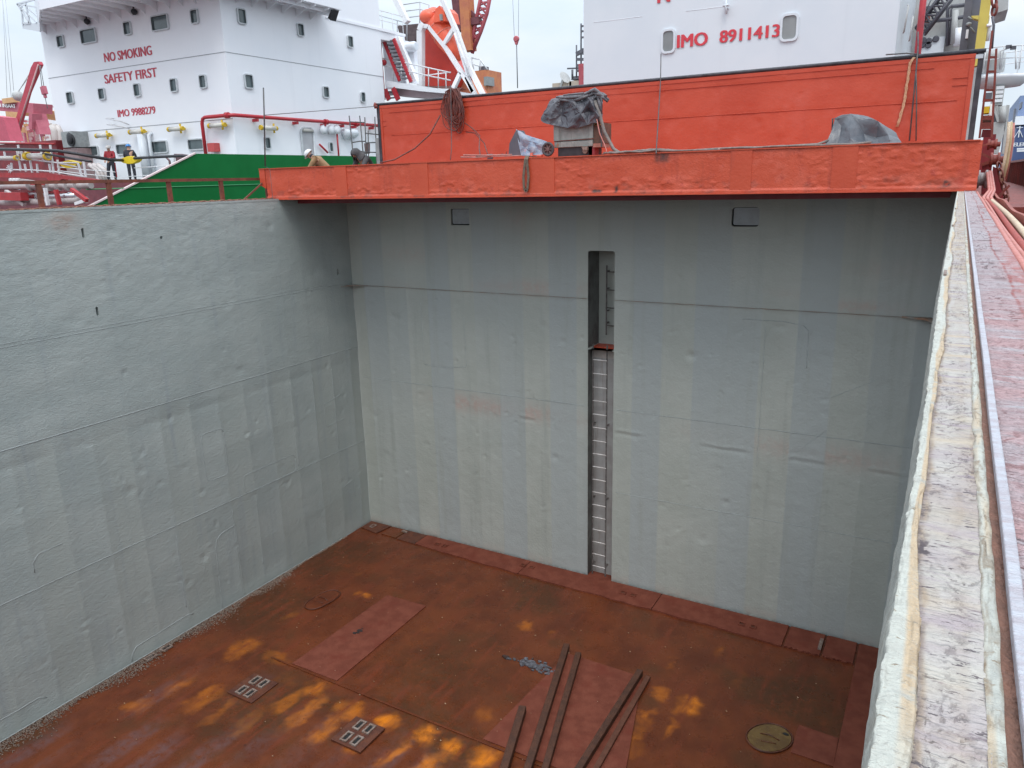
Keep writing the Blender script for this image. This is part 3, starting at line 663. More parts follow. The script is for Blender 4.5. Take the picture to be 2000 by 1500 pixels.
# spilled grey paint and burn mark
def splat(name, cx, cy, rx, ry, n, mat, label, cat, seed, z=.028):
    r = random.Random(seed); mb = MB()
    for _ in range(n):
        x, y = cx+r.gauss(0, rx), cy+r.gauss(0, ry); s = r.uniform(.015, .060)
        mb.prism([(x+s*(.6+.6*r.random())*math.cos(k*.7), y+s*.6*(.6+.6*r.random())*math.sin(k*.7), z-.02) for k in range(9)], (0, 0, .021+r.random()*.006))
    return tag(mb.build(name, mat), label, cat)
splat('paint_spill', 6.72, -3.44, .19, .075, 95, M('spilled_grey_paint', (.14, .14, .16), (.05, .045, .048), ns=22, rough=.4, bump=.4, bs=30), 'grey paint spill splattered on the floor beside the rusty bars', 'paint spill', 2)
splat('scorch_mark', 3.10, -4.10, .055, .05, 9, M('charred_black', (.012, .010, .010), (.03, .02, .018), ns=20, rough=.7), 'black burn spot on the dry red plate nearer the left wall', 'scorch', 4)
splat('scorch_mark', 6.10, -3.46, .045, .025, 5, M('charred_brown', (.03, .015, .012), (.05, .025, .02), ns=20, rough=.6), 'dark oval spot on the floor just left of the grey paint spill', 'scorch', 6)
# loose bars
BARS = [((7.01,-2.73),(7.90,-6.0),'longest rusty bar, its far end nearest the grey paint spill'),((7.31,-2.85),(8.16,-6.0),'rusty bar lying just right of the longest one'),
        ((7.13,-4.66),(7.66,-6.35),'short rusty bar, leftmost of the loose bars'),((8.50,-2.82),(8.52,-6.0),'rusty bar along the right edge of the large red plate'),
        ((8.66,-2.85),(8.74,-6.0),'pale edged flat bar lying rightmost of the loose bars')]
for i, (a, b, lab) in enumerate(BARS):
    mb = MB(); wv = (.115, .105, .125, .11, .09)[i]; hv = (.115, .105, .13, .11, .05)[i]
    p0, p1 = Vector((*a, .03+hv/2)), Vector((*b, .03+hv/2)); mb.bar(p0, p1, wv, hv)
    d = (p1-p0).normalized(); mb.bar(p0-d*.004+Vector((0, 0, .0)), p0+d*.02, wv*.6, hv*.6)
    tag(mb.build('rusty_bar', RUSTBAR if i != 4 else M('brown_bar', (.12, .042, .022), (.09, .03, .015), ns=9, rough=.6), bevel=.02 if i < 4 else .008), lab, 'steel bar', 'loose rusty bars on the hold floor')

# ------------------------------------------------------------------ right coaming
ZC = 8.298
cm = thing('hatch_coaming', 'right hatch coaming with flaking cream edge, wrinkled pale channel and worn white bar', 'coaming', (12.6, -8, 8.2))
ys = np.concatenate([np.arange(-14.6, -13.85, .01), np.arange(-13.85, -13.0, .0015), np.arange(-13.0, -12.0, .003), np.arange(-12.0, -11.5, .008), np.arange(-11.5, -2.0, .03)])
def strip(name, xs, zf, tf, mat, ysx=ys):
    uu, vv = np.meshgrid(np.array(xs, float), ysx, indexing='ij')
    X, Z = zf(uu, vv); T = tf(uu, vv) if tf else None
    n, m = uu.shape; P = np.stack([X, vv, Z], -1).reshape(-1, 3); idx = np.arange(n*m).reshape(n, m)
    F = np.stack([idx[:-1, :-1], idx[1:, :-1], idx[1:, 1:], idx[:-1, 1:]], -1).reshape(-1, 4).tolist()
    me = bpy.data.meshes.new(name); me.from_pydata(P.tolist(), [], F)
    if T is not None:
        ca = me.color_attributes.new('tint', 'FLOAT_COLOR', 'POINT'); arr = np.ones((n*m, 4), np.float32); arr[:, :3] = T.reshape(-1, 3); ca.data.foreach_set('color', arr.ravel())
    return link(name, me, mat, cm, smooth=True)
# cream bead: s in 0..1 runs from the hold-side face over the top to the channel
def bead_w(v): return .013+.0022*vnoise(v*2.1, v*0, 101)+.0016*vnoise(v*13, v*0, 102)+.004*np.clip(3*vnoise(v*1.6, v*0+2, 100), -1, 1)+.004*sstep(-12.8, -12.0, v)
def cream(s, v):
    wob = .0006*fbm(v*9, s*3, 103, 3)+.0006*fbm(v*75, s*5, 104, 3)
    edge = 12.4925-.008*sstep(-13.2, -11.5, v)-.003*sstep(-11, -4, v)
    right = edge+bead_w(v)
    x = np.where(s < .45, edge-.0065*(1-s/.45)**1.3+wob, edge+(right-edge)*((s-.45)/.55)); x = x+wob*.5
    z = np.where(s < .45, ZC-.05*(1-s/.45)**1.5+.0024-.25*(s < .01), ZC+.0024+.0005*np.sin(np.clip((s-.45)/.55, 0, 1)*np.pi))
    z = z+.0010*fbm(v*65, s*9, 105, 3)*np.where(s < .5, 1.6, .7)-.0022*sstep(.30, .42, vnoise(v*17, s*4, 106))*sstep(.6, .9, s)-np.where(s > .96, .004, 0)
    return x, z
def cream_t(s, v):
    tan = sstep(.70, .80, s+.12*vnoise(v*9, s, 107))*sstep(-.1, .25, vnoise(v*2.6+2, v*0, 108)+.15)*.75
    fk = sstep(.30, .42, fbm(s*7, v*60, 178, 3))
    return np.stack([tan, np.clip(sstep(.93, .99, s)+.7*fk*sstep(.5, .35, s)+.45*fk*sstep(.45, .6, s)*sstep(.1, .4, vnoise(v*7, s*2, 179)), 0, 1), .9*sstep(.44, .36, s+.08*vnoise(v*14, s*5, 109))], -1)
strip('cream_edge', np.linspace(0, 1, 46), cream, cream_t, CREAM)
def flakes(s, v):
    wv_ = .5*vnoise(s*3, v*14, 171)+.25*vnoise(s*8, v*40, 172)
    a = fbm(s*3.2+wv_, v*120+wv_*2.8, 173, 3); b = fbm(s*9+2*wv_, v*230+wv_*4, 174, 2); dens = sstep(-.35, .5, vnoise(s*2, v*9, 175)+.5*vnoise(s*5, v*26, 176))
    return a, b, dens
def trough(s, v):
    edge = 12.4925-.008*sstep(-13.2, -11.5, v)-.003*sstep(-11, -4, v)+bead_w(v)-.0005
    x = edge+(12.5475-edge)*s
    a, b, dens = flakes(s, v)
    z = ZC-.0016+.0011*np.abs(a)*(.4+.6*dens)+.0005*b*dens-.0012*sstep(.42, .55, b)*dens
    return x, z
def trough_t(s, v):
    a, b, dens = flakes(s, v)
    far = sstep(-12.3, -10.0, v)
    brown = (.15+1.0*sstep(-.05, .35, a))*far*sstep(.02, .4, s)+.30*sstep(.05, .5, fbm(s*2, v*6, 187, 3))*(1-far)+.85*sstep(.15, .02, s+.06*vnoise(v*40, s, 177))+.45*sstep(.1, .6, vnoise(v*2.2, s*2+1, 113))*sstep(.3, .9, s)
    d = (1.3*np.exp(-((v+13.40)/.030)**2-((s-.10)/.14)**2)+1.0*np.exp(-((v+12.92)/.03)**2-((s-.08)/.10)**2)+.9*np.exp(-((v+11.35)/.10)**2-((s-.5)/.25)**2))*sstep(-.1, .5, fbm(s*14, v*120, 178, 2))
    fl = np.maximum(.55*sstep(.44, .56, b)*dens, .5*sstep(.62, .75, a)*dens)
    return np.stack([np.clip(brown, 0, 1), np.clip(sstep(.10, .0, s)+.8*sstep(.30, .7, -a)*dens*.6, 0, 1), np.clip(d+fl, 0, 1)], -1)
strip('channel', np.linspace(0, 1, 64), trough, trough_t, TROUGH)
def lip(s, v):
    x = 12.5440+.0009*vnoise(v*8, s*0, 121)*(s < .5)+.0007*vnoise(v*40, s*0, 124)*(s < .5)+.0095*s+.0008*vnoise(v*30, s, 122); z = ZC-.0010+.0015*np.sin(s*np.pi)**.5*(.45+.55*sstep(-.5, .2, vnoise(v*5, v*0, 126)))+.0007*fbm(v*90, s*5, 123, 3); return x, z
strip('cream_lip', np.linspace(0, 1, 12), lip, lambda s, v: np.stack([.55*sstep(-.2, .5, vnoise(v*6, s, 127)), np.clip(.9*np.maximum(sstep(.25, 0, s), sstep(.75, 1, s))+.8*sstep(.2, .45, fbm(s*3, v*55, 128, 3)), 0, 1), .45*sstep(-.2, .4, vnoise(v*4, s*2, 129))], -1), CREAM)
strip('primer_groove', [0, .5, 1], lambda s, v: (12.5525+.0085*s, ZC-.0045+.003*(1-s)+0*s), None, GROOVE)
def bar(s, v):
    x = 12.5605+.0085*np.clip((s-.2)/.6, 0, 1)+.0004*vnoise(v*6, v*0, 131); z = ZC+.0055*np.clip(np.minimum(s/.2, (1-s)/.2), 0, 1)-.004*(s < .01)+.0002*fbm(v*40, s*3, 132, 2); return x, z
strip('compression_bar', [0, .1, .2, .3, .4, .5, .6, .7, .8, .9, 1], bar, None, BARW)
def pinkf(s, v):
    x = 12.569+.125*s+.0*v; z = ZC+.0006*fbm(s*12, v*40, 141, 3)+.001*vnoise(s*5, v*3, 142)-.012*sstep(.93, 1, s); return x, z
def pink_t(s, v):
    line = np.exp(-((s-.55-.06*vnoise(v*1.5, v*0, 143)-.03*vnoise(v*9, v*0, 144))/.026)**2)*1.3+.9*sstep(.92, .99, s)+.8*sstep(.30, .48, fbm(s*3, v*7, 145, 3))*sstep(.45, .75, s)
    cr = 0*s
    for (y, a, b, k) in ((-8.9, .25, .5, 1), (-10.3, .15, .5, 1), (-7.0, .5, .7, 1), (-10.75, .5, .65, 1), (-6.2, .5, .9, .8), (-11.6, .3, .5, .7), (-11.2, .3, .36, 1), (-9.5, .2, .5, .6), (-8.0, .2, .5, .6)):
        cr = np.maximum(cr, k*np.exp(-((v-y)/.03)**2)*sstep(a-.05, a+.05, s)*sstep(b+.1, b, s))
    big = .75*sstep(.35, .9, s+.2*vnoise(v*3, s, 146))*sstep(-8.5, -11, v)+.9*np.exp(-((v+11.0)/.10)**2-((s-.85)/.12)**2)+.5*sstep(-11.4, -12.4, v)
    fk = sstep(.34, .48, fbm(s*14, v*70+vnoise(s*9, v*20, 181), 182, 3))*(.3+.7*sstep(-.2, .4, vnoise(s*4, v*5, 183)))
    cr = np.maximum(cr, fk)
    return np.stack([np.clip(line+cr*.35+.8*np.exp(-((v+11.0)/.08)**2-((s-.9)/.12)**2), 0, 1), np.clip(cr*.8, 0, 1), np.clip(big, 0, 1)*.75], -1)
strip('top_plate', np.linspace(0, 1, 60), pinkf, pink_t, PINK)
mb = MB(); mb.box((12.496, -24, 8.003), (12.69, 2.4, 8.278)); mb.box((12.655, -24, 7.2), (12.69, 2.4, 8.0)); mb.build('web_plate', REDOX, cm)
mb = MB(); mb.tube([(12.703, y, 8.282+.003*math.sin(y*2)) for y in np.arange(-24, -2, .3)], .014, 8); mb.build('edge_round', HOSEP, cm)
# pale rusted clips on the cream edge
for y in (-7.4, -9.4, -11.55):
    mb = MB(); mb.box((12.4875, y-.05, ZC+.003), (12.4955, y+.05, ZC+.008)); mb.build('clip', SOCKET, cm)
# hoses outside the coaming
def hose(xf, y0, y1, r, ribs, mat, label, z):
    pts, rr = [], []; y = y0; k = 0
    while y < y1:
        pts.append((xf(y), y, z(y))); rr.append(r*(1 if not ribs or k % 2 else .70)); y += (.0125 if ribs else .12); k += 1
    mb = MB(); mb.tube(pts, rr, 10); return tag(mb.build('hose', mat), label, 'hose', 'hoses lying beside the right coaming')
wv = lambda a, b, c: (lambda y: a+b*math.sin(y*.9+c)+.010*(y+2)*0)
hose(wv(12.737, .006, .3), -13, -4.6, .013, False, HOSEP, 'smooth salmon hose lying closest to the right coaming', lambda y: 8.262)
hose(wv(12.769, .007, 1.2), -13, -4.6, .017, True, HOSER, 'red corrugated hose between the salmon and cream hoses', lambda y: 8.262)
hose(wv(12.811, .008, 2.1), -13, -4.6, .018, True, HOSEC, 'cream corrugated hose furthest from the right coaming', lambda y: 8.262)
mb = MB(); mb.box((12.692, -24, 8.15), (12.868, -1.6, 8.238)); tag(mb.build('hose_shelf', REDOX), 'red steel shelf carrying the hoses along the right coaming', 'shelf')
mb = MB(); n = 40
for i in range(n):
    y = -13+11.6*i/n; y2 = -13+11.6*(i+1)/n; za = 8.275+.012*math.sin(y*2.1); zb = 8.275+.012*math.sin(y2*2.1)
    mb.add([(12.875, y, 7.2), (12.875, y2, 7.2), (12.875, y2, zb), (12.875, y, za), (12.90, y, 7.2), (12.90, y2, 7.2), (12.90, y2, zb), (12.90, y, za)], [(0, 3, 2, 1), (4, 5, 6, 7), (2, 3, 7, 6)])
tag(mb.build('bulwark', M('brown_red_plate', (.33, .085, .055), (.25, .06, .042), ns=3, rough=.6, bump=.2, bs=30)), 'low wavy brown red plate standing outside the hoses', 'plate')
mb = MB()
mb.box((14.6, -16, 7.2), (14.68, 34, 8.80)); mb.box((14.5, -16, 8.80), (14.78, 34, 8.88))
for y in np.arange(-15, 34, 1.4): mb.box((14.50, y, 7.2), (14.598, y+.03, 8.798))
tag(mb.build('bulwark', BULW), 'tall stained red bulwark at the far right edge of the ship', 'bulwark')

# ------------------------------------------------------------------ lying hatch cover (the orange beam)
BY = -2.08; ZT = 8.935
hc = thing('hatch_cover', 'orange red hatch cover lying flat across the hold opening, edge corroded and patched', 'hatch cover', (6, 0, H))
PL = [(-.5, -.12), (1.62, 1.92), (3.5, 3.9), (6.0, 6.52), (9.48, 9.79), (10.90, 11.23), (12.42, 12.7)]
def bm_h(u, v):
    m = u*0+1
    for a, b in PL[1:-1]: m = m*(1-sstep(a-.015, a+.005, u)*sstep(b+.015, b-.005, u))
    low = sstep(8.62, 8.42, v)
    edge_ = np.maximum(low, .7*sstep(8.78, 8.90, v)); pat = sstep(-.25, .35, vnoise(u*1.3, v*2.5, 155)+.75*edge_-.25)
    rough = .0028*fbm(u*2.5, v*5, 151, 3)+pat*(.010*np.maximum(0, fbm(u*9, v*17, 153, 3)-.05)-.007*np.maximum(0, fbm(u*7+3, v*15, 156, 3)-.15))
    return np.where(v > 8.36, m*rough-.004*m, .012)
def bm_t(u, v):
    s = sstep(.15, .7, fbm(u*5, v*9, 157, 3))*sstep(8.6, 8.40, v)*.9
    hi = sstep(.2, .8, fbm(u*6, v*8, 159, 3))*.5
    bl = .0*u
    for (x, z, a, b) in ((8.40, 8.865, .11, .075), (7.29, 8.375, .085, .025), (7.64, 8.395, .035, .06), (12.35, 8.40, .05, .04)):
        bl = np.maximum(bl, np.exp(-np.abs((u-x+.02*vnoise(u*30, v*30, 5))/a)**4-np.abs((v-z+.015*vnoise(u*30, v*30, 7))/b)**4))
    return np.stack([np.clip(s, 0, 1), np.clip(hi, 0, 1), bl], -1)
hgrid('edge_plate', np.arange(-.33, 12.701, .022), np.linspace(H+.005, ZT, 40), (0, BY, 0), (1, 0, 0), (0, 0, 1), bm_h, bm_t, ORED2, hc)
mb = MB(); mb.prism([(-.33, BY+.02, H+.005), (12.58, BY+.02, H+.005), (12.7, BY+.02, H+.2), (12.7, BY+.02, ZT-.001), (-.33, BY+.02, ZT-.001)], (0, 4.45, 0))
mb.prism([(-.505, BY-.006, ZT-.002), (-.505, BY-.006, ZT-.33), (-.36, BY-.006, ZT-.40), (-.34, BY-.006, ZT-.40), (-.34, BY-.006, ZT-.002)], (0, .30, 0))
mb.build('cover_box', OREDB, hc)
mb = MB(); x = -.5
while x < 12.65:
    L = random.uniform(.7, 1.6); x2 = min(12.68, x+L); mb.box((x, BY-.018, ZT-.006+random.uniform(-.002, .003)), (x2-.008, BY+.06, ZT+.010)); x = x2
mb.build('top_flange', OREDB, hc)
mb = MB(); mb.box((-.30, BY-.022, H-.004), (12.56, BY+.05, H+.012)); mb.build('bottom_flange', OREDB, hc)
for a, b in PL[1:-1]:
    mb = MB(); mb.box((a, BY-.010, H+.055), (b, BY+.01, ZT-.008)); mb.build('patch_plate', OREDB, hc)
mb = MB(); mb.box((-.2, BY+.06, H-.006), (12.55, 2.3, H+.002)); mb.build('underside', M('dark_underside', (.05, .03, .028), (.035, .024, .022), ns=2, rough=.8), hc)  # underside coloured dark to deepen the shade below the cover
mb = MB()
for y in np.arange(-1.6, 2.3, .75): mb.box((.05, y, H-.10), (12.4, y+.02, H-.008))
mb.build('stiffener', DECKD, hc)
# the standing panel behind it
PY = 2.0; PZ = 10.50
hp = thing('hatch_cover', 'tall orange red hatch cover standing upright behind the lying one, rimmed with black rubber seal', 'hatch cover', (6, PY, ZT))
def pn_h(u, v):
    h = .008*fbm(u*.5, v*.8, 161, 3)+.003*fbm(u*5, v*5, 163, 3)
    for z in (10.30, 9.76): h = h+.004*sstep(z-.012, z+.012, v)
    h = h+dents(u, v, 45, (0, 12.3), (9.1, 10.3), 167, (.02, .06), (.004, .012))
    h = h+.012*np.maximum(0, fbm(u*6, v*6, 165, 3))*np.exp(-((u-9.45)/.12)**2)+.014*np.maximum(0, fbm(u*6, v*9, 169, 3))*np.exp(-((u-11.8)/.5)**2-((v-9.85)/.4)**2)
    return h
hgrid('face_plate', np.arange(-.43, 12.50, .04), np.arange(ZT+.005, PZ-.03, .04), (0, PY, 0), (1, 0, 0), (0, 0, 1), pn_h, None, ORED, hp)
mb = MB(); mb.box((-.43, PY+.03, ZT+.004), (12.5, PY+.38, PZ-.035)); mb.build('panel_box', ORED, hp)
mb = MB()
bead_line(mb, [(-.1, PY-.004, 9.745), (12.3, PY-.004, 9.735)], .007, .2)
mb.box((-.15, PY-.018, 10.285), (11.9, PY-.001, 10.30)); mb.box((-.43, PY-.02, PZ-.10), (12.5, PY+.0, PZ-.032))
mb.box((-.43, PY-.02, ZT+.005), (-.36, PY+.0, PZ-.11)); mb.box((12.43, PY-.02, ZT+.005), (12.5, PY+.0, PZ-.11))
for z in (10.1, 9.98): mb.box((-.36, PY-.016, z-.006), (-.25, PY, z+.006)); mb.box((12.2, PY-.016, z-.006), (12.43, PY, z+.006))
mb.build('rim_bar', ORED, hp)
mb = MB(); mb.tube([(-.50, PY+.0, PZ), (12.64, PY+.0, PZ+.005)], .035, 8); mb.box((-.48, PY-.01, PZ-.03), (12.62, PY+.2, PZ-.003)); mb.build('top_seal', RUBBER, hp)
for x in (-.47, 12.57):
    mb = MB(); mb.box((x-.035, PY-.03, ZT+.01), (x+.05, PY+.10, PZ-.034)); mb.build('side_seal', RUBBER, hp)
mb = MB(); mb.tube([(-.52, PY-.04, PZ+.04), (-.55, PY-.04, PZ-.02), (-.52, PY-.04, PZ-.08)], .035, 8); mb.tube([(-.49, PY-.045, PZ-.01), (-.49, PY-.045, PZ-.09)], .03, 8); mb.build('seal_end', REDOX, hp)
mb = MB(); mb.box((12.50, PY-.05, PZ-.12), (12.61, PY-.032, PZ-.055)); mb.build('corner_clamp', STEEL, hp)

# ------------------------------------------------------------------ own deckhouse (right)
OY = 10.0
dh = thing('deckhouse', 'plain white deckhouse front with red IMO number between two rounded windows', 'deckhouse', (6, OY, 7.9))
mb = MB(); mb.box((1.56, OY, 7.9), (10.62, OY+9, 22)); mb.build('wall', SHIPW2, dh)
def ow(x, y): return at(x, y, Y=OY-.02)
def rwin(parent, a, b, r, frame_m, pane_m, y, fw=.06, dep=.05):
    """rounded window in a wall facing -Y; a,b opposite corners (x,z)"""
    x0, x1 = min(a[0], b[0]), max(a[0], b[0]); z0, z1 = min(a[1], b[1]), max(a[1], b[1])
    out = rrect(x0, x1, z0, z1, r)[:-1]; inn = rrect(x0+fw, x1-fw, z0+fw, z1-fw, max(.01, r-fw*.6))[:-1]; n = len(out)
    mb = MB(); vs = [(x, y-dep, z) for x, z in out]+[(x, y-dep, z) for x, z in inn]+[(x, y+.0, z) for x, z in out]+[(x, y-.006, z) for x, z in inn]
    fs = [(i, (i+1) % n, n+(i+1) % n, n+i) for i in range(n)]+[(i, 2*n+i, 2*n+(i+1) % n, (i+1) % n) for i in range(n)]+[(n+i, n+(i+1) % n, 3*n+(i+1) % n, 3*n+i) for i in range(n)]
    mb.add(vs, fs); f = mb.build('window_frame', frame_m, parent)
    mb = MB(); mb.prism([(x, y-.012, z) for x, z in inn], (0, .008, 0)); mb.build('pane', pane_m, f); return f
for (c0, c1) in (((1292, 58), (1318.5, 103)), ((1525.5, 28), (1558, 79))):
    a = ow(*c0); b = ow(*c1); rwin(dh, (a.x, a.z), (b.x, b.z), .13, SHIPW2, PANEG, OY)
a = ow(1323, 94); b = ow(1381, 88); text('lettering', 'IMO', a, (1, 0, 0), (0, 0, 1), b.x-a.x, ow(1323, 68.5).z-a.z, LETR2, dh, .010)
a = ow(1406, 84); b = ow(1521, 75); text('lettering', '8911413', a, (1, 0, 0), (0, 0, 1), b.x-a.x, ow(1406, 60).z-a.z, LETR2, dh, .010)
a = ow(1285, 6); text('lettering', 'N', a, (1, 0, 0), (0, 0, 1), .36, .42, LETR2, dh, .010)
def seamx(parent, pts, y, r=.008, mat=SEAM):
    mb = MB(); mb.tube([(p.x, y, p.z) for p in pts], r, 5); mb.build('weld_seam', mat, parent)
seamx(dh, [at(1160, 44, Y=OY), at(1255, 32, Y=OY)], OY-.002, .006, SHIPW)
seamx(dh, [at(1340, 22, Y=OY), at(1420, 12, Y=OY)], OY-.002, .006, SHIPW)
p = ow(1420, 14); mb = MB(); mb.box((p.x-.05, OY-.16, p.z-.05), (p.x+.05, OY, p.z+.05)); mb.tube([p+Vector((0, -.1, .25)), p+Vector((0, -.14, 0)), p+Vector((.03, -.12, -.2))], .03, 6); mb.tube([p+Vector((-.08, -.14, .02)), p+Vector((.1, -.14, .03))], .03, 6); mb.build('lamp_bracket', SHIPW2, dh)
for (x0, y0, x1, y1) in ((1766, 64, 1775, 12), (1777, 80, 1784, 34)):
    a = at(x0, y0, Y=OY); b = at(x1, y1, Y=OY); mb = MB(); mb.tube([a+Vector((-.02, -.02, 0)), a+Vector((0, -.10, .02)), b+Vector((0, -.10, 0)), b+Vector((-.02, -.02, .02))], .022, 6)
    mb.build('grab_rail', CRGREY, dh)
# side of the house running aft is part of the wall box; red pole at its edge
a = at(1793, 97, Y=8); b = at(1806, -20, Y=8); mb = MB(); mb.tube([Vector((a.x, 8, 7.9)), a, Vector((a.x+.0, 8, b.z+2))], .075, 10)
tag(mb.build('pole', M('red_pole_paint', (.42, .02, .03), (.25, .02, .03), ns=3, rough=.45)), 'red pole rising at the right edge of the white deckhouse', 'pole')

# aft machinery right of the deckhouse
AY = 16
ah = thing('engine_casing', 'pale grey ship superstructure block with pipes behind the red pole', 'superstructure', (13, AY, 7.9))
a = at(1788, 90, Y=AY); b = at(1880, 85, Y=AY)
mb = MB(); mb.box((a.x-1, AY, 7.9), (b.x+.6, AY+4, 21)); mb.build('wall', CRGREY, ah)
a = at(1799, 96, Y=AY-.2); b = at(1846, 71, Y=AY-.2); mb = MB(); mb.box((a.x, AY-.25, 7.9), (b.x, AY-.01, b.z)); bx = mb.build('cabinet', SHIPW2, ah)
for (x, y) in ((1804, 79), (1814, 80), (1828, 76), (1802, 87), (1813, 88)):
    p = at(x, y, Y=AY-.27); mb = MB(); mb.lathe(p+Vector((0, -.02, 0)), (0, 1, 0), [(0, .07), (.0, .10), (.04, .10)], 10); mb.build('dial', CRDARK, bx)
for (pts, r, m) in (([(1850, 90), (1851, 18), (1858, 12), (1885, 9)], .05, CRDARK), ([(1855, 88), (1858, 18), (1862, 14), (1885, 12)], .03, CRDARK), ([(1822, 41), (1850, 38), (1882, 33)], .06, CRDARK), ([(1870, 90), (1872, 55)], .12, SHIPW), ([(1862, 86), (1866, 20)], .10, CRGREY)):
    mb = MB(); mb.tube([at(x, y, Y=AY-.35) for x, y in pts], r, 8); mb.build('pipe', m, ah)
mb = MB(); a = at(1806, 16, Y=AY-.5); b = at(1817, 23, Y=AY-.5); mb.box((a.x, AY-.8, b.z), (b.x, AY-.01, a.z)); mb.build('junction_box', CRDARK, ah)
mb = MB(); a = at(1804, 27, Y=AY-.5); b = at(1814, 43, Y=AY-.5); mb.box((a.x, AY-.7, b.z), (b.x, AY-.01, a.z)); mb.build('fire_locker', REDOX, ah)
# dark lattice boom
def lattice(mb, a, b, w, r, n, up=(0, 0, 1)):
    a, b = Vector(a), Vector(b); d = (b-a).normalized(); u = Vector(up); s = d.cross(u).normalized(); u = s.cross(d)
    cs = [(s*i+u*j)*w/2 for i, j in ((-1, -1), (1, -1), (1, 1), (-1, 1))]
    for c in cs: mb.tube([a+c, b+c], r, 6)
    for k in range(n):
        for q in range(4):
            c0, c1 = cs[q], cs[(q+1) % 4]; t0, t1 = k/n, (k+1)/n
            if k % 2: c0, c1 = c1, c0
            mb.tube([a.lerp(b, t0)+c0, a.lerp(b, t1)+c1], r*.6, 5, False)
mb = MB(); lattice(mb, at(1797, 62, Y=12), at(1858, -18, Y=12), .28, .045, 9)
tag(mb.build('lattice_boom', CRDARK), 'dark lattice boom slanting up beside the red pole', 'crane boom')
mb = MB(); mb.tube([at(1808, 22, Y=15), at(1822, -8, Y=15)], .02, 5); tag(mb.build('wire_rope', WIRE), 'thin wire slanting above the pale grey superstructure block', 'wire')
# dark column + yellow column
GY = 11
cc = thing('crane_column', 'dark grey crane column with brackets left of the yellow column', 'crane', (12.4, GY, 7.9))
a = at(1874, 92, Y=GY); b = at(1889, 92, Y=GY); t_ = at(1884, -10, Y=GY)
mb = MB(); mb.box((a.x, GY, 7.9), (b.x, GY+.4, t_.z+1)); mb.build('column', CRDARK, cc)
a = at(1889, 92, Y=GY+.2); b = at(1906, 88, Y=GY+.2); mb = MB(); mb.box((a.x+.003, GY+.2, 7.9), (b.x, GY+.5, t_.z+1)); mb.build('web_panel', M('mid_grey_crane', (.13, .135, .17), (.17, .17, .20), ns=2, rough=.5), cc)
mb = MB(); mb.tube([at(1891, 33, Y=GY), at(1897, 37, Y=GY), at(1902, 36, Y=GY)], .025, 6); mb.tube([at(1892, 49, Y=GY), at(1904, 64, Y=GY)], .02, 6); mb.ball(at(1892, 47, Y=GY-.05), (.07, .05, .05)); mb.build('bracket', GREYM, cc)
mb = MB(); p = at(1888, 66, Y=GY-.02); mb.box((p.x-.02, GY-.06, p.z-.12), (p.x+.04, GY-.003, p.z+.1)); mb.build('lamp', SHIPW, cc)
a = at(1904.5, 92, Y=GY-.5); b = at(1924, 88, Y=GY-.5); a2 = at(1917, -6, Y=GY-.5); b2 = at(1937, -6, Y=GY-.5)
yc = thing('yellow_column', 'yellow steel column leaning slightly above the standing hatch cover', 'column', (a.x, GY-.5, 7.9))
mb = MB(); A0 = a+(a-a2)*.4; B0 = b+(b-b2)*.4; mb.prism([A0, B0, b2, a2], (0, .35, 0)); mb.build('column', YELC, yc)
mb = MB(); p = at(1897, 31, Y=GY-.55); q = at(1912, 30, Y=GY-.55); mb.prism([p, p+Vector((.05, 0, -.06)), q+Vector((0, 0, -.10)), q], (0, .3, 0)); mb.build('bracket', YELC, yc)
mb = MB(); mb.tube([at(1928, 80, Y=GY-.4), at(1936, 30, Y=GY-.4)], .05, 6); mb.tube([at(1927, 50, Y=GY-.5), at(1937, 49, Y=GY-.5)], .04, 6); mb.build('pipe', SHIPW, yc)
mb = MB(); a = at(1944, -5, Y=14); b = at(1969, 18, Y=14); c = at(1944, 26, Y=14)
mb.prism([a, at(1970, -5, Y=14), b, c], (0, 2, 0)); tag(mb.build('crane_cab_floor', CRGREY), 'pale grey underside of a crane platform at the top right corner', 'platform')
# red rack beside the panel
rk = thing('red_rack', 'dark red steel ladder rack beside the right rim of the standing hatch cover', 'rack', (12.9, 2.6, 7.9))
RKY = 2.6
for (x0, y0, x1, y1) in ((1913, 270, 1938, 60), (1937, 270, 1946, 95)):
    mb = MB(); a, b = at(x0, y0, Y=RKY), at(x1, y1, Y=RKY); mb.bar(a, b, .035, .05); mb.build('post', REDOX, rk)
for (xl, xr, y) in ((1917, 1938, 250), (1919, 1939, 232), (1921, 1939, 228), (1924, 1940, 196), (1926, 1941, 176), (1929, 1943, 140), (1933, 1944, 112)):
    mb = MB(); mb.bar(at(xl, y, Y=RKY), at(xr, y, Y=RKY), .03, .04); mb.build('rung', REDOX, rk)
mb = MB(); mb.prism([at(1916, 268, Y=RKY+.1), at(1935, 268, Y=RKY+.1), at(1938, 253, Y=RKY+.1), at(1919, 253, Y=RKY+.1)], (0, .1, 0)); mb.build('back_plate', DECKD, rk)
wn = thing('mooring_winch', 'dark red winch housing with yellow and white fittings behind the red ladder rack', 'winch', (13, 3.4, 7.9))
def wq(x, y): return at(x, y, Y=3.4)
for (x0, x1, y0, y1, m, nm) in ((1912, 1946, 262, 340, DECKD, 'housing'), (1917, 1940, 238, 250, REDOX, 'cross_plate'), (1920, 1934, 206, 220, YEL, 'yellow_fitting'), (1932, 1944, 200, 228, SHIPW, 'white_panel'), (1918, 1942, 222, 236, BROWNP, 'brown_box'), (1921, 1940, 176, 192, CRDARK, 'drum_guard')):
    a = wq(x0, y1); b = wq(x1, y0); mb = MB(); mb.box((a.x, 3.4+.1*len(wn.children), a.z), (b.x, 3.9+.1*len(wn.children), b.z)); mb.build(nm, m, wn)
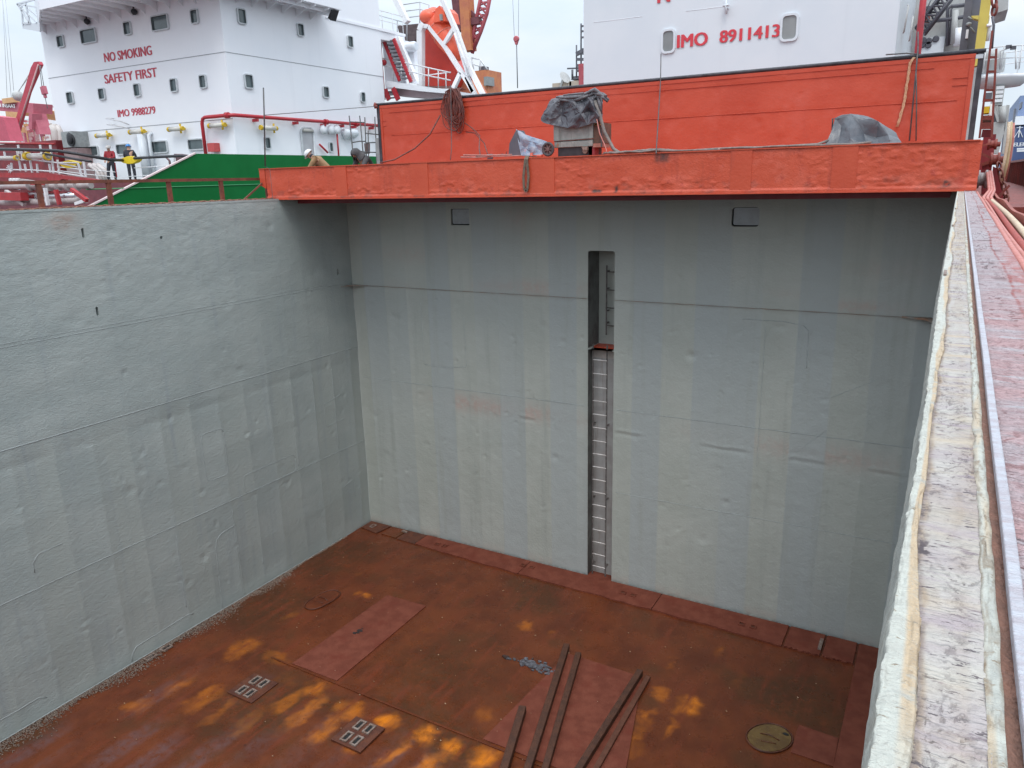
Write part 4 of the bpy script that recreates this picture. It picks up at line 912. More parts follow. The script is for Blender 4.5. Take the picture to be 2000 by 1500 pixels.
mb = MB(); mb.tube([at(1938, 32, Y=RKY+.5), at(1941, 50, Y=RKY+.5), at(1937, 95, Y=RKY+.5)], .022, 6); tag(mb.build('cable', CRDARK), 'dark cable hanging beside the yellow column', 'cable')
ch = MB()
def chain(mb, pts, link_l, r):
    P = [Vector(p) for p in pts]; L = sum((b-a).length for a, b in zip(P, P[1:])); n = max(2, int(L/link_l))
    def pos(t):
        d = t*L
        for a, b in zip(P, P[1:]):
            l = (b-a).length
            if d <= l: return a.lerp(b, d/l), (b-a).normalized()
            d -= l
        return P[-1], (P[-1]-P[-2]).normalized()
    for k in range(n):
        c, d = pos((k+.5)/n); u = d.orthogonal().normalized()
        if k % 2: u = d.cross(u)
        ring = [c+d*math.cos(t)*link_l*.72+u*math.sin(t)*link_l*.40 for t in (2*math.pi*i/10 for i in range(11))]
        mb.tube(ring, r, 5, False)
mb = MB(); chain(mb, [at(1941, -4, Y=8), at(1943, 14, Y=8), at(1941, 28, Y=8)], .16, .03)
tag(mb.build('chain', REDOX), 'short red chain hanging at the top right beside the yellow column', 'chain')
# grey winch/crane tower
TY = 20
ct = thing('deck_crane', 'pale grey deck crane pedestal with round railed platform at the right', 'crane', (14.5, TY, 7.9))
def tp(x, y, d=0): return at(x, y, Y=TY+d)
a = tp(1930, 137); b = tp(1984, 152); cx = (a.x+b.x)/2
mb = MB(); mb.lathe((cx-.05, TY+1.1, tp(1950, 165).z), (0, 0, 1), [(0, .72), (.25, 1.0), (.36, 1.02)], 24); mb.build('platform', SHIPW, ct)
mb = MB(); mb.lathe((tp(1940, 110).x, TY+.9, tp(1940, 137).z), (0, 0, 1), [(0, .42), (.6, .42), (.75, .3)], 16); mb.build('winch_drum', CRGREY, ct)
mb = MB(); zt = tp(1950, 137).z
for k in range(9):
    an = -2.8+k*.62; px_, py_ = cx-.05+.95*math.cos(an), TY+1.1+.95*math.sin(an)
    mb.tube([(px_, py_, zt), (px_, py_, zt+.8)], .022, 5)
for hz in (.4, .8): mb.tube([(cx-.05+.95*math.cos(-2.8+k*.31), TY+1.1+.95*math.sin(-2.8+k*.31), zt+hz) for k in range(17)], .02, 5)
mb.build('railing', RAILW, ct)
mb = MB(); mb.tube([tp(1953, 135), tp(1953, 100), tp(1975, 92)], .03, 5); mb.tube([tp(1984, 135), tp(1984, 96)], .03, 5); mb.build('lamp_frame', RAILW, ct)
for (x, y) in ((1970, 91), (1979, 93)):
    mb = MB(); p = tp(x, y); mb.box((p.x-.09, p.y-.06, p.z-.06), (p.x+.09, p.y+.1, p.z+.05)); mb.build('floodlight', CRDARK, ct)
a = tp(1936, 205); b = tp(1964, 165); mb = MB(); mb.box((a.x, TY+.3, a.z), (b.x, TY+1.6, b.z)); hs = mb.build('slewing_house', CRGREY, ct)
for k in range(4): mb = MB(); z = a.z+(b.z-a.z)*(.15+.22*k); mb.box((a.x+.1, TY+.25, z), (b.x-.03, TY+.298, z+.10)); mb.build('louvre', SHIPW, hs)
a = tp(1938, 240); b = tp(1962, 206); mb = MB(); mb.box((a.x, TY+.8, a.z), (b.x, TY+1.0, b.z)); mb.build('leg_panel', CRDARK, ct)
mb = MB(); 
for (x0, x1) in ((1941, 1950), (1947, 1956)): mb.bar(tp(x0, 207), tp(x1, 238), .08)
mb.tube([tp(1958, 207), tp(1958, 238)], .12, 8); mb.build('brace', CRGREY, ct)
a = tp(1936, 280); b = tp(1963, 238); mb = MB(); mb.prism([tp(1936, 300), tp(1950, 300), tp(1963, 252), tp(1964, 238), tp(1936, 238)], (0, 1.2, 0)); mb.build('pedestal', CRGREY, ct)
mb = MB(); mb.prism([tp(1963, 300), tp(1957, 300), tp(1966, 205), tp(1972, 205)], (0, .5, 0)); mb.build('mast', CRGREY, ct)
# navy ship at right, with far white band
ns = thing('cargo_ship', 'distant navy blue ship with white band and lettering beyond the right bulwark', 'ship', (18, 60, -3))
NYY = 60
def np_(x, y): return at(x, y, Y=NYY)
a = np_(1976, 316); b = np_(2060, 244); mb = MB(); mb.box((a.x, NYY, -3), (a.x+14, NYY+25, b.z)); mb.build('hull', NAVY, ns)
a = np_(1982, 244); b = np_(2040, 224); mb = MB(); mb.box((a.x, NYY+.2, a.z+.003), (a.x+14, NYY+25, b.z)); mb.build('white_band', SHIPW, ns)
a = np_(1990, 224); b = np_(2040, 180); mb = MB(); mb.box((a.x, NYY+2, a.z+.003), (a.x+10, NYY+18, b.z)); mb.build('deckhouse', M('hazy_navy', (.16, .22, .36), (.19, .25, .4), ns=.5, rough=.6), ns)
a = np_(1979.5, 286); text('lettering', 'ELEFI', a, (1, 0, 0), (0, 0, 1), np_(2004, 286).x-a.x, np_(1980, 279).z-a.z, LETW, ns, .02, .02)
mb = MB(); p = np_(1990, 262)
mb.bar(p+Vector((-.28, -.03, -.25)), p+Vector((0, -.03, .35)), .07, .04); mb.bar(p+Vector((.28, -.03, -.25)), p+Vector((0, -.03, .33)), .07, .04); mb.bar(p+Vector((0, -.04, -.25)), p+Vector((0, -.04, .6)), .07, .04); mb.bar(p+Vector((-.2, -.05, .48)), p+Vector((.2, -.05, .48)), .05, .04); mb.build('emblem', LETW, ns)
for y in (291, 295): 
    mb = MB(); a = np_(1986, y); mb.box((a.x, NYY-.02, a.z-.06), (a.x+.75, NYY-.001, a.z+.06)); mb.build('small_print', LETW, ns)
mb = MB(); a = np_(1976, 212); b = np_(1994, 200); mb.box((a.x, 46, at(1976, 212, Y=46).z), (at(1995, 200, Y=46).x, 48, at(1976, 200, Y=46).z)); mb.box((at(1978, 240, Y=46).x, 46.2, 4), (at(1982, 240, Y=46).x, 47, at(1976, 212, Y=46).z-.003))
tag(mb.build('crane_head', M('blue_grey_head', (.14, .15, .19), (.18, .19, .23), ns=3, rough=.5)), 'dark boxy crane head on a post in front of the navy ship', 'crane')
# hanging hoses at right
for i, (x0, y0, x1, y1, m, lab) in enumerate(((1971, 238, 1962, 312, HOSEC, 'cream hose hanging leftmost of the bundle before the navy ship'), (1975, 238, 1967, 318, M('ochre_hose', (.5, .38, .2), (.42, .32, .2), ns=9), 'ochre hose hanging in the middle of the bundle'), (1979, 240, 1973, 306, HOSEP, 'salmon hose hanging rightmost of the bundle, next to the navy ship'))):
    mb = MB(); a, b = at(x0, y0, Y=9+i*.1), at(x1, y1, Y=9+i*.1); mb.tube([a, a.lerp(b, .5)+Vector((.02, 0, 0)), b, b+Vector((-.05, 0, -.6))], .035, 8)
    tag(mb.build('hose', m), lab, 'hose', 'hoses hanging beyond the rollers')
# rollers and chain at beam end
rl = thing('roller_bracket', 'dark red roller wheels and bracket at the right end of the lying hatch cover', 'roller', (13, -.6, 7.6))
def rp_(x, y, Y=-.6): return at(x, y, Y=Y)
for (x, y, r, mt, nm, Y) in ((1938, 282, .075, REDOX, 'roller', -.5), (1943, 312, .10, REDOX, 'roller', -.8), (1918, 350, .12, M('grey_roller', (.22, .2, .2), (.3, .28, .28), ns=9, rough=.5), 'wheel', -1.6)):
    c = rp_(x, y, Y); mb = MB(); mb.lathe(c-Vector((.06, 0, 0)), (1, 0, 0), [(0, r*.5), (0, r), (.03, r), (.035, r*.72), (.085, r*.72), (.09, r), (.12, r), (.12, r*.45), (.16, r*.45)], 18); mb.build(nm, mt, rl)
mb = MB(); mb.bar(rp_(1917, 300), rp_(1938, 310), .03); mb.bar(rp_(1917, 322), rp_(1938, 314), .05); mb.bar(rp_(1915, 285), rp_(1936, 280), .03); mb.build('arm', REDOX, rl)
mb = MB(); mb.prism([rp_(1940, 325), rp_(1950, 330), rp_(1962, 395), rp_(1934, 395)], (0, .15, 0)); mb.prism([rp_(1918, 318), rp_(1936, 318), rp_(1934, 395), rp_(1916, 395)], (0, .05, 0)); mb.build('gusset', DECKD, rl)
mb = MB(); mb.bar(rp_(1943, 392, -1.2), rp_(1972, 362, -1.2), .03); mb.build('tie_bar', REDOX, rl)
mb = MB(); chain(mb, [rp_(1950, 318, -.9), rp_(1957, 350, -.9), rp_(1966, 385, -.9), rp_(1962, 410, -.9)], .09, .014)
tag(mb.build('chain', M('rusty_chain', (.22, .07, .05), (.12, .04, .03), ns=20, rough=.6)), 'rusty chain hanging below the red rollers', 'chain')
mb = MB()
for k in range(3):
    mb.tube([rp_(1928+k*4, 335, -1.6), rp_(1932+k*5, 372, -2.4), Vector((12.742+.036*k, -3.9, 8.268)), Vector((12.738+.036*k, -4.7, 8.262))], .017, 8)
tag(mb.build('hose_bend', HOSEP), 'bundle of salmon hoses bending up beside the hatch cover end', 'hose')

# ------------------------------------------------------------------ neighbouring ship
YF = 12.0; XS = at(440, 104, Y=YF).x; XL = -31.2
nb = thing('cargo_ship', 'white neighbouring ship house with NO SMOKING lettering, small windows and green bulwark', 'ship', (-24, YF, -3))
ZD = 9.0; ZSOF = 17.1
mb = MB(); mb.box((XL, YF, ZD), (XS, 23.3, ZSOF)); mb.build('house_wall', SHIPW, nb)
mb = MB(); mb.box((-34, -45, -3), (-13.65, 7.1, 7.6)); mb.box((-34, 7.1, -3), (-13.65, 60, ZD-.02)); mb.build('hull', CRANED, nb)
mb = MB(); mb.box((-34, 7.1, ZD-.018), (-13.66, 60, ZD)); mb.build('poop_deck', M('grey_green_deck', (.20, .23, .21), (.15, .17, .16), ns=1, rough=.6), nb)
g0 = at(380, 300, X=-13.6); g1 = at(170, 392, X=-13.6)
mb = MB(); mb.prism([(-13.62, g1.y-6, g1.z-2.6), (-13.62, g0.y, g0.z), (-13.62, 40, g0.z+.1), (-13.62, 40, 4), (-13.62, g1.y-6, 4)], (.06, 0, 0)); mb.build('bulwark', GREEN, nb)
mb = MB(); mb.bar((-13.57, g1.y-6, g1.z-2.6+.02), (-13.57, g0.y, g0.z+.02), .12, .05); mb.build('bulwark_rail', M('pinkish_white', (.66, .52, .5), rough=.5, rv=0), nb)
mb = MB(); mb.tube([(-13.55, g1.y, 8.62), (-13.55, 16, 8.70)], .02, 5); mb.build('weld_seam', M('light_green_line', (.05, .25, .10), rough=.5, rv=0), nb)
# seams round the house
for (f, s_) in (((95, 153), (740, 154)), ((127, 260), None)):
    pf = at(*f, Y=YF-.004); z = pf.z
    mb = MB(); mb.tube([(XL, YF-.004, z), (XS+.004, YF-.004, z)], .016, 5); 
    if s_: mb.tube([(XS+.004, YF, z), (XS+.004, 23.3, z)], .016, 5)
    mb.build('weld_seam', SEAM, nb)
def nwin(c, face, ltrb_reveal=.10, pane=PANE):
    """window from photo corners, on the front (Y) or the side (X) face"""
    x0, y0, x1, y1 = c
    if face == 'f':
        a = at(x0, (y0+y1)/2, Y=YF); b = at(x1, (y0+y1)/2, Y=YF); t = at((x0+x1)/2, y0+1.5, Y=YF); d = at((x0+x1)/2, y1-1.5, Y=YF)
        A, B, z0, z1 = a.x, b.x, d.z, t.z; W = lambda u, n, z: (u, YF-n, z)
    else:
        a = at(x0, (y0+y1)/2, X=XS); b = at(x1, (y0+y1)/2, X=XS); t = at((x0+x1)/2, y0+1.5, X=XS); d = at((x0+x1)/2, y1-1.5, X=XS)
        A, B, z0, z1 = a.y, b.y, d.z, t.z; W = lambda u, n, z: (XS+n, u, z)
    fw = .055; r = .10
    out = rrect(A, B, z0, z1, r)[:-1]; inn = rrect(A+fw, B-fw, z0+fw, z1-fw, .06)[:-1]; n = len(out); dep = .09
    mb = MB(); vs = [W(u, dep, z) for u, z in out]+[W(u, dep, z) for u, z in inn]+[W(u, 0, z) for u, z in out]+[W(u, .006, z) for u, z in inn]
    fs = [(i, (i+1) % n, n+(i+1) % n, n+i) for i in range(n)]+[(i, 2*n+i, 2*n+(i+1) % n, (i+1) % n) for i in range(n)]
    mb.add(vs, fs); mb.cur = 1; mb.add(vs[n:2*n]+vs[3*n:], [(i, (i+1) % n, n+(i+1) % n, n+i) for i in range(n)])
    f = mb.build('window_frame', [FRAME, FRAMED], nb)
    mb = MB(); q = [W(u, .012, z) for u, z in inn]; e = Vector(W(0, .004, 0))-Vector(W(0, .012, 0)); mb.prism(q, e); mb.build('pane', pane, f)
for c in ((113,67,127,95),(159,54,190,87),(243,40,258,71),(297,27,331,62),(374,16,389,49),(132,177,145,205),(194,170,207,197),(263,161,276,191),(334,151,348,182),(391,144,405,175),
          (167,283,194,307),(229,279,256,304),(297,273,329,301),(369,269,400,295)): nwin(c, 'f')
for c in ((462,15,479,49),(579,44,592,73),(677,68,688,95),(476,143,493,175),(629,167,641,193),(703,178,712,202),(515,266,527,293),(641,276,649,299)): nwin(c, 's')
# lettering
def lettf(s, bl, br, top, bold=.010):
    a = at(*bl, Y=YF-.01); b = at(*br, Y=YF-.01); t = at(*top, Y=YF-.01)
    text('lettering', s, (a.x, YF-.01, (a.z+b.z)/2), (1, 0, 0), (0, 0, 1), b.x-a.x, t.z-a.z, LETR, nb, bold)
lettf('NO SMOKING', (205, 121.5), (297, 107.5), (204, 103.5)); lettf('SAFETY FIRST', (205.5, 162.5), (307.5, 151), (204.5, 145)); lettf('IMO 9988279', (231, 229), (304, 221.5), (230, 215))
# bridge deck overhang with ribs
oe = at(80, 18, Z=ZSOF); oy = 9.55
ol = at(80, 17, Z=ZSOF); oy = ol.y; ox = ol.x
mb = MB(); mb.prism([(XL, YF-.003, ZSOF+.05), (ox, oy, ZSOF+.05), (XS+.4, oy, ZSOF+.05), (XS+.4, YF-.003, ZSOF+.05)], (0, 0, .3)); mb.box((ox, oy-.06, ZSOF-.06), (XS+.4, oy-.002, ZSOF+1.3)); mb.prism([(XL, YF-.003, ZSOF-.05), (XL-.05, YF-.05, ZSOF-.05), (ox-.02, oy-.06, ZSOF-.05), (ox, oy, ZSOF-.05)], (0, 0, 1.3)); mb.build('bridge_wing', SHIPW, nb)
mb = MB(); mb.box((XL-.1, YF-.003, ZSOF+.003), (XS, 23.3, ZSOF+2.8)); mb.build('wheelhouse', SHIPW, nb)
for x in np.arange(XL+.5, XS, .92):
    oyx = max(oy, oy+(YF-oy)*(ox-x)/(ox-XL)+.02); mb = MB(); mb.prism([(x, oyx, ZSOF+.047), (x, YF-.004, ZSOF+.047), (x, YF-.004, ZSOF-.40), (x, YF-.30, ZSOF-.20), (x, min(YF-.31, oyx+1.0), ZSOF-.07), (x, oyx, ZSOF-.05)], (.03, 0, 0)); mb.build('rib', SHIPW, nb)
for x in (XL+4.4, XL+8.2):
    mb = MB(); mb.ball((x, oy+2.2, ZSOF-.25), .15); mb.tube([(x, oy+2.2, ZSOF-.1), (x, oy+2.2, ZSOF+.05)], .04, 6); mb.build('floodlight', BLACK, nb)
# bridge wing towards us on the side
wy1 = 18.6; wx = XS+1.35; wz = at(640, 36, X=XS).z-.05
wtip = at(655, 18, X=XS+2.6)
WZ = 17.1
mb = MB(); mb.box((XS+.004, YF-1.5, WZ+.05), (wx, wy1, WZ+.16)); mb.box((wx-.06, YF-1.5, WZ+.16), (wx, wy1, WZ+1.2)); mb.build('bridge_wing', SHIPW, nb)
for y in np.arange(YF-1.0, wy1-.1, .95):
    mb = MB(); mb.prism([(XS+.004, y, WZ+.047), (wx-.02, y, WZ+.047), (wx-.02, y, WZ-.05), (XS+.6, y, WZ-.16), (XS+.004, y, WZ-.40)], (0, .03, 0)); mb.build('rib', SHIPW, nb)
for x in (XS+.5, XS+.95):
    mb = MB(); mb.box((x, YF-1.5, WZ-.14), (x+.03, wy1, WZ+.046)); mb.build('stringer', SHIPW, nb)
p = at(643, 28, X=XS+1.1); mb = MB(); mb.prism([p+Vector((-.12, 0, -.15)), p+Vector((.05, 0, -.28)), p+Vector((.32, 0, .2)), p+Vector((.15, 0, .2))], (0, .4, 0)); mb.build('wing_floodlight', BLACK, nb)
# aft part of the bridge: set-back wheelhouse wing, teal window, green roof, rails
a = at(660, 28, X=XS+.01); b = at(765, -5, X=XS+.01)
mb = MB(); mb.box((XS-3, wy1+.1, ZSOF+.003), (XS-.25, 23.2, ZSOF+2.35)); mb.build('wheelhouse_side', SHIPW, nb)
mb = MB(); mb.box((XS-3.2, wy1-.1, ZSOF+2.353), (XS-.1, 23.6, ZSOF+2.75)); mb.build('roof', GREEN, nb)
a = at(668, 20, X=XS-.22); b = at(697, 3, X=XS-.22); mb = MB(); mb.box((XS-.249, a.y, ZSOF+.75), (XS-.225, b.y, ZSOF+1.9)); mb.build('wheelhouse_window', PANET, nb)
mb = MB()
ry = np.linspace(wy1+.1, 25.5, 8)
for hz in (.45, .95): mb.tube([(XS-.03, y, ZSOF+.02+hz) for y in ry], .022, 5)
for y in ry: mb.tube([(XS-.03, y, ZSOF), (XS-.03, y, ZSOF+.97)], .022, 5)
mb.build('railing', RAILW, nb)
mb = MB(); mb.box((XS-2, 23.303, ZSOF-.55), (XS-.02, 25.6, ZSOF)); mb.box((XS-.10, wy1+.2, ZSOF-.12), (XS+.05, 25.6, ZSOF+.02)); mb.build('side_deck', SHIPW, nb)
# truss sponson at the left end
mb = MB()
def fp(x, y, d=0): return at(x, y, Y=11.2+d)
for (p0, p1) in (((34, 8), (75, -3)), ((34, 8), (58, 45)), ((38, 9), (75, 15)), ((50, 5), (58, 45)), ((56, 18), (78, 36)), ((44, 45), (60, 45)), ((42, 12), (45, 50)), ((34, 8), (72, 44))):
    mb.bar(fp(*p0), fp(*p1), .075)
mb.prism([fp(44, 48), fp(78, 44), fp(78, 62), fp(44, 56)], (0, .06, 0)); mb.bar(fp(75, -10), fp(79, 60), .16)
mb.build('wing_truss', M('pale_blue_white', (.66, .70, .74), rough=.5, rv=0), nb)
# red fire main pipe
zp = at(402, 229, Y=YF-.3).z; xp = at(397, 260, Y=YF-.3).x
mb = MB(); mb.tube([(xp, YF-.3, 9.5), (xp, YF-.3, zp-.25), (xp+.08, YF-.3, zp-.07), (xp+.25, YF-.3, zp), (XS+.1, YF-.3, zp+.0), (XS+.3, YF-.1, zp), (XS+.3, 24, zp)], .085, 10)
for y in (13.2, 15.8, 17.8, 19.2, 20.2, 21.7): mb.box((XS+.02, y-.06, zp-.22), (XS+.34, y+.06, zp-.09))
for y in (17.9, 20.3): mb.lathe((XS+.3, y-.1, zp), (0, 1, 0), [(0, .14), (.07, .14), (.07, .10), (.13, .10), (.13, .14), (.2, .14)], 10)
mb.lathe((XS-.1, YF-.3, zp), (1, 0, 0), [(0, .14), (.2, .14)], 10)
mb.build('fire_main', PIPER, nb)
mb = MB(); a = at(409, 280, Y=YF-.2); b = at(424, 296, Y=YF-.2); mb.box((a.x, YF-.35, b.z), (b.x, YF-.002, a.z)); mb.build('hose_box', M('light_red_box', (.55, .08, .08), (.5, .07, .07), ns=4, rough=.5), nb)
mb = MB(); mb.tube([at(658, 258, X=XS+.2), at(662, 310, X=XS+.2)], .05, 6); mb.build('drop_pipe', PIPER, nb)
mb = MB(); mb.tube([at(624, 282, X=XS+.15), at(640, 298, X=XS+.15)], .06, 6); mb.build('fire_axe', PIPER, nb)
# door
a = at(586, 251, X=XS); b = at(614, 301, X=XS); dy0, dy1 = a.y, b.y; dz1 = at(600, 250, X=XS).z
mb = MB(); o_ = rrect(dy0, dy1, 9.15, dz1, .22)[:-1]; mb.tube([(XS+.05, u, z) for u, z in o_]+[(XS+.05, *o_[0])], .06, 6); fr = mb.build('door_frame', FRAME, nb)
mb = MB(); mb.prism([(XS+.008, u, z) for u, z in o_], (.02, 0, 0)); mb.build('doorway', M('shaded_doorway_grey', (.42, .42, .44), (.5, .5, .52), ns=1, rough=.6), fr)
mb = MB(); mb.tube([(XS+.10, dy0+.1, dz1-.12), (XS+.10, dy1-.1, dz1-.12)], .08, 8); mb.build('door_lamp', LAMPT, fr)
for x in (631, 646, 657):
    p = at(x, 253, X=XS+.2); mb = MB(); mb.lathe(p, (1, 0, 0), [(-.18, .10), (-.05, .22), (.1, .24), (.12, .05)], 12); mb.build('vent_head', SHIPW, nb)
for x in (677, 690): p = at(x, 262, X=XS+.2); mb = MB(); mb.lathe(p, (0, .3, 1), [(-.25, .12), (0, .3), (.2, .28), (.25, .05)], 10); mb.build('life_raft', SHIPW2, nb)
# tube lamps
def tlamp(x0, x1, yc, face, flip, label=None):
    if face == 'f': a = at(x0, yc, Y=YF-.3); b = at(x1, yc-1.5, Y=YF-.3); b.z = a.z; n = Vector((0, -1, 0))
    else: a = at(x0, yc, X=XS+.3); b = at(x1, yc+1, X=XS+.3); b.z = a.z; n = Vector((1, 0, 0))
    d = (b-a).normalized(); L = (b-a).length
    mb = MB(); mb.tube([a+d*L*.12, b-d*L*.12], .11, 10); f = mb.build('deck_lamp', LAMPT, nb)
    e = b if flip else a; o_ = a if flip else b; s = -1 if flip else 1
    mb = MB(); mb.tube([o_, o_-d*s*L*.10], .12, 8); mb.build('end_cap', YEL, f)
    mb = MB(); mb.tube([e, e+d*s*L*.26], .105, 8); mb.tube([e+d*s*.2+Vector((0, 0, .22)), e+d*s*.2-Vector((0, 0, .22))], .05, 6)
    mb.bar(e+d*s*.25, e+d*s*.25-n*.3, .08); mb.build('yellow_bracket', YEL, f)
for x0, x1, yc, fl_ in ((188, 214, 265.5, True), (253, 282, 258.5, True), (329, 358, 253, True), (408, 440, 246, True)): tlamp(x0, x1, yc, 'f', fl_)
tlamp(508, 541, 249, 's', True)
# AC box, vent pipe, handrail on the front
a = at(122, 258, Y=YF-.8); b = at(148, 287, Y=YF-.8); mb = MB(); mb.box((a.x, YF-.9, b.z), (b.x, YF-.01, a.z)); bx = mb.build('cooling_unit', GREYM, nb)
mb = MB(); p = at(139, 274, Y=YF-.95); mb.lathe(p, (0, 1, 0), [(-.06, .3), (.04, .32)], 14); mb.ball(p+Vector((.05, -.1, .1)), (.25, .08, .3)); mb.build('fan', BLACK, bx)
mb = MB(); a = at(124, 320, Y=YF-.8); b = at(150, 289, Y=YF-.8); mb.box((a.x+.2, YF-.8, 9.0), (b.x, YF-.02, b.z)); mb.build('cabinet', M('reddish_grey_cabinet', (.35, .24, .24), (.3, .2, .2), ns=3, rough=.5), nb)
mb = MB(); mb.tube([at(104, 245, Y=YF-.6), at(108, 256, Y=YF-.6), at(115, 320, Y=YF-.6)], .22, 10); mb.tube([at(112, 247, Y=YF-.5), at(118, 256, Y=YF-.5), at(122, 320, Y=YF-.5)], .14, 8); mb.build('vent_pipe', M('creamy_white_pipe', (.66, .61, .58), (.6, .55, .52), ns=2, rough=.5), nb)
mb = MB(); p0 = at(209, 243, Y=YF-.5); p1 = at(237, 247, Y=YF-.5); mb.tube([p0+Vector((0, .45, 0)), p0, p1, p1+Vector((0, .45, -.1))], .03, 5); mb.tube([p0+Vector((0, .45, .3)), p0+Vector((0, 0, .3)), p1+Vector((0, 0, .25)), p1+Vector((0, .45, .1))], .03, 5); mb.build('grab_rail', RAILW, nb)
p = at(262, 285, Y=YF-.5); mb = MB(); mb.tube([(p.x+.35, YF-.25, 9.0), (p.x+.35, YF-.25, 11.25)], .22, 12); mb.tube([(p.x+.85, YF-.2, 9.0), (p.x+.85, YF-.2, 11.2), (p.x+.85, YF-.02, 11.3)], .09, 8); mb.build('vent_trunk', SHIPW2, nb)
# stairs and platforms behind the house side
SY = 24.2
def sp(x, y, d=0): return at(x, y, Y=SY+d)
st = thing('ship_stairs', 'red inclined stairs with white treads beside the neighbouring ship house', 'stairs', (-17.5, SY, 12))
for (a, b) in (((749, 78), (781, 158)), ((769, 76), (803, 160))): mb = MB(); mb.bar(sp(*a), sp(*b), .12, .19); mb.build('stringer', PIPER, st)
for k in range(11):
    t = (k+.4)/11; a = sp(749+32*t, 78+80*t); b = sp(769+34*t, 76+84*t); mb = MB(); mb.box((a.x+.1, SY-.05, a.z-.03), (b.x-.1, SY+.35, a.z+.03)); mb.build('tread', M('tread_grey', (.2, .2, .22), rough=.6, rv=0) if k == 0 else bpy.data.materials['tread_grey'], st)
mb = MB(); a = sp(741, 68); b = sp(750, 195); mb.tube([a, sp(745, 130), b], .10, 8); mb.ball(sp(750, 122), .17); mb.build('stand_pipe', PIPER, st)
for (a, b) in (((752, 175), (760, 195)), ((768, 172), (778, 195))): mb = MB(); mb.bar(sp(*a), sp(*b), .12, .28); mb.build('stringer', PIPER, st)
for k in range(3): a = sp(754+2*k, 179+6*k); b = sp(770+2*k, 178+6*k); mb = MB(); mb.box((a.x, SY, a.z-.03), (b.x, SY+.35, a.z+.03)); mb.build('tread', bpy.data.materials['tread_grey'], st)
pf = thing('ship_platform', 'white side platform with railing at the foot of the red stairs', 'platform', (-15.5, SY, 13.5))
mb = MB(); mb.prism([sp(752, 157), sp(890, 178), sp(890, 184), sp(820, 178), sp(752, 169)], (0, 3.5, 0)); mb.build('platform_plate', SHIPW, pf)
mb = MB()
for (pts) in ([(748, 114), (830, 131), (880, 142)], [(748, 128), (832, 147), (880, 157)]): mb.tube([sp(*q) for q in pts], .035, 6)
for x, y0, y1 in ((768, 118, 158), (784, 121, 161), (800, 124, 163), (837, 133, 170), (856, 137, 172), (871, 140, 174)): mb.tube([sp(x, y0), sp(x, y1)], .035, 6)
mb.tube([sp(832, 147, 1.5), sp(880, 141)], .03, 5); mb.build('railing', RAILW, pf)
mb = MB(); mb.prism([sp(782, 77, 1), sp(808, 84, 1), sp(812, 162, 1), sp(800, 162, 1)], (0, .3, 0)); mb.bar(sp(777, 74, .6), sp(812, 160, .6), .30, .3); mb.build('bulkhead_plate', SHIPW, pf)
mb = MB(); p = sp(800, 92, .9); mb.lathe(p-Vector((.4, 0, 0)), (1, 0, 0), [(0, .22), (.1, .28), (.8, .28), (.9, .22)], 12); mb.build('raft_canister', SHIPW2, pf)
mb = MB(); mb.prism([sp(755, 185, .5), sp(870, 195, .5), sp(870, 183, .5), sp(770, 172, .5)], (0, 2, 0)); mb.build('lower_deck', M('pinkish_shadow_steel', (.5, .38, .4), (.45, .34, .36), ns=2, rough=.6), pf)
mb = MB(); a = sp(752, 175, .7); b = sp(786, 72, .7); mb.box((a.x, SY+.75, a.z), (b.x, SY+.85, b.z)); mb.build('house_end', SHIPW, pf)
# dark platform under boat, davit, lifeboat, funnel
LY = 28
def lp(x, y, d=0): return at(x, y, Y=LY+d)
fn = thing('funnel', 'broad red funnel panel behind the white davit of the neighbouring ship', 'funnel', (-15, LY+2, 12))
mb = MB(); mb.prism([lp(829, 58, 1.2), lp(842, 58, 1.2), lp(893, 140, 1.2), lp(884, 168, 1.2), lp(829, 168, 1.2)], (0, 2, 0)); mb.build('panel', FUNNEL, fn)
mb = MB(); mb.prism([lp(806, 62, 1.6), lp(830, 58, 1.6), lp(830, 172, 1.6), lp(814, 160, 1.6)], (0, 1.5, 0)); mb.build('side_panel', CRANED, fn)
mb = MB(); mb.prism([lp(884, 166, 2.2), lp(898, 140, 2.2), lp(925, 184, 2.2), lp(884, 186, 2.2)], (0, 2, 0)); mb.build('lower_panel', CRANEO, fn)
dv = thing('davit', 'white lifeboat davit frame with long sloping arms', 'davit', (-14.5, LY, 12))
for (pts, wd) in (([(822, 170), (822, 60), (826, 48)], .40), ([(820, 50), (838, 52), (870, 92), (912, 158), (925, 180)], .26), ([(858, -14), (892, 62), (917, 132), (944, 186)], .28), ([(868, 86), (884, 60), (888, 52)], .24), ([(886, 172), (900, 142)], .26), ([(912, 150), (928, 186)], .26), ([(770, -8), (796, 44)], .36)):
    mb = MB()
    for a, b in zip(pts, pts[1:]): mb.bar(lp(*a), lp(*b), wd, wd*.9)
    mb.build('arm', M('davit_white', (.76, .75, .75), (.70, .69, .70), ns=2, rough=.5) if 'davit_white' not in bpy.data.materials else bpy.data.materials['davit_white'], dv)
mb = MB(); mb.tube([lp(888, 65, -.2), lp(894, 84, -.2), lp(912, 146, -.2), lp(918, 150, -.2), (lp(896, 86, -.2))], .08, 8); mb.build('hydraulic_ram', RAILW, dv)
mb = MB(); mb.prism([lp(776, 50, 1), lp(818, 46, 1), lp(818, 70, 1), lp(806, 84, 1), lp(782, 76, 1)], (0, 2.5, 0)); mb.build('cradle_platform', M('dark_brown_deck', (.10, .07, .07), (.14, .10, .10), ns=3, rough=.7), dv)
mb = MB()
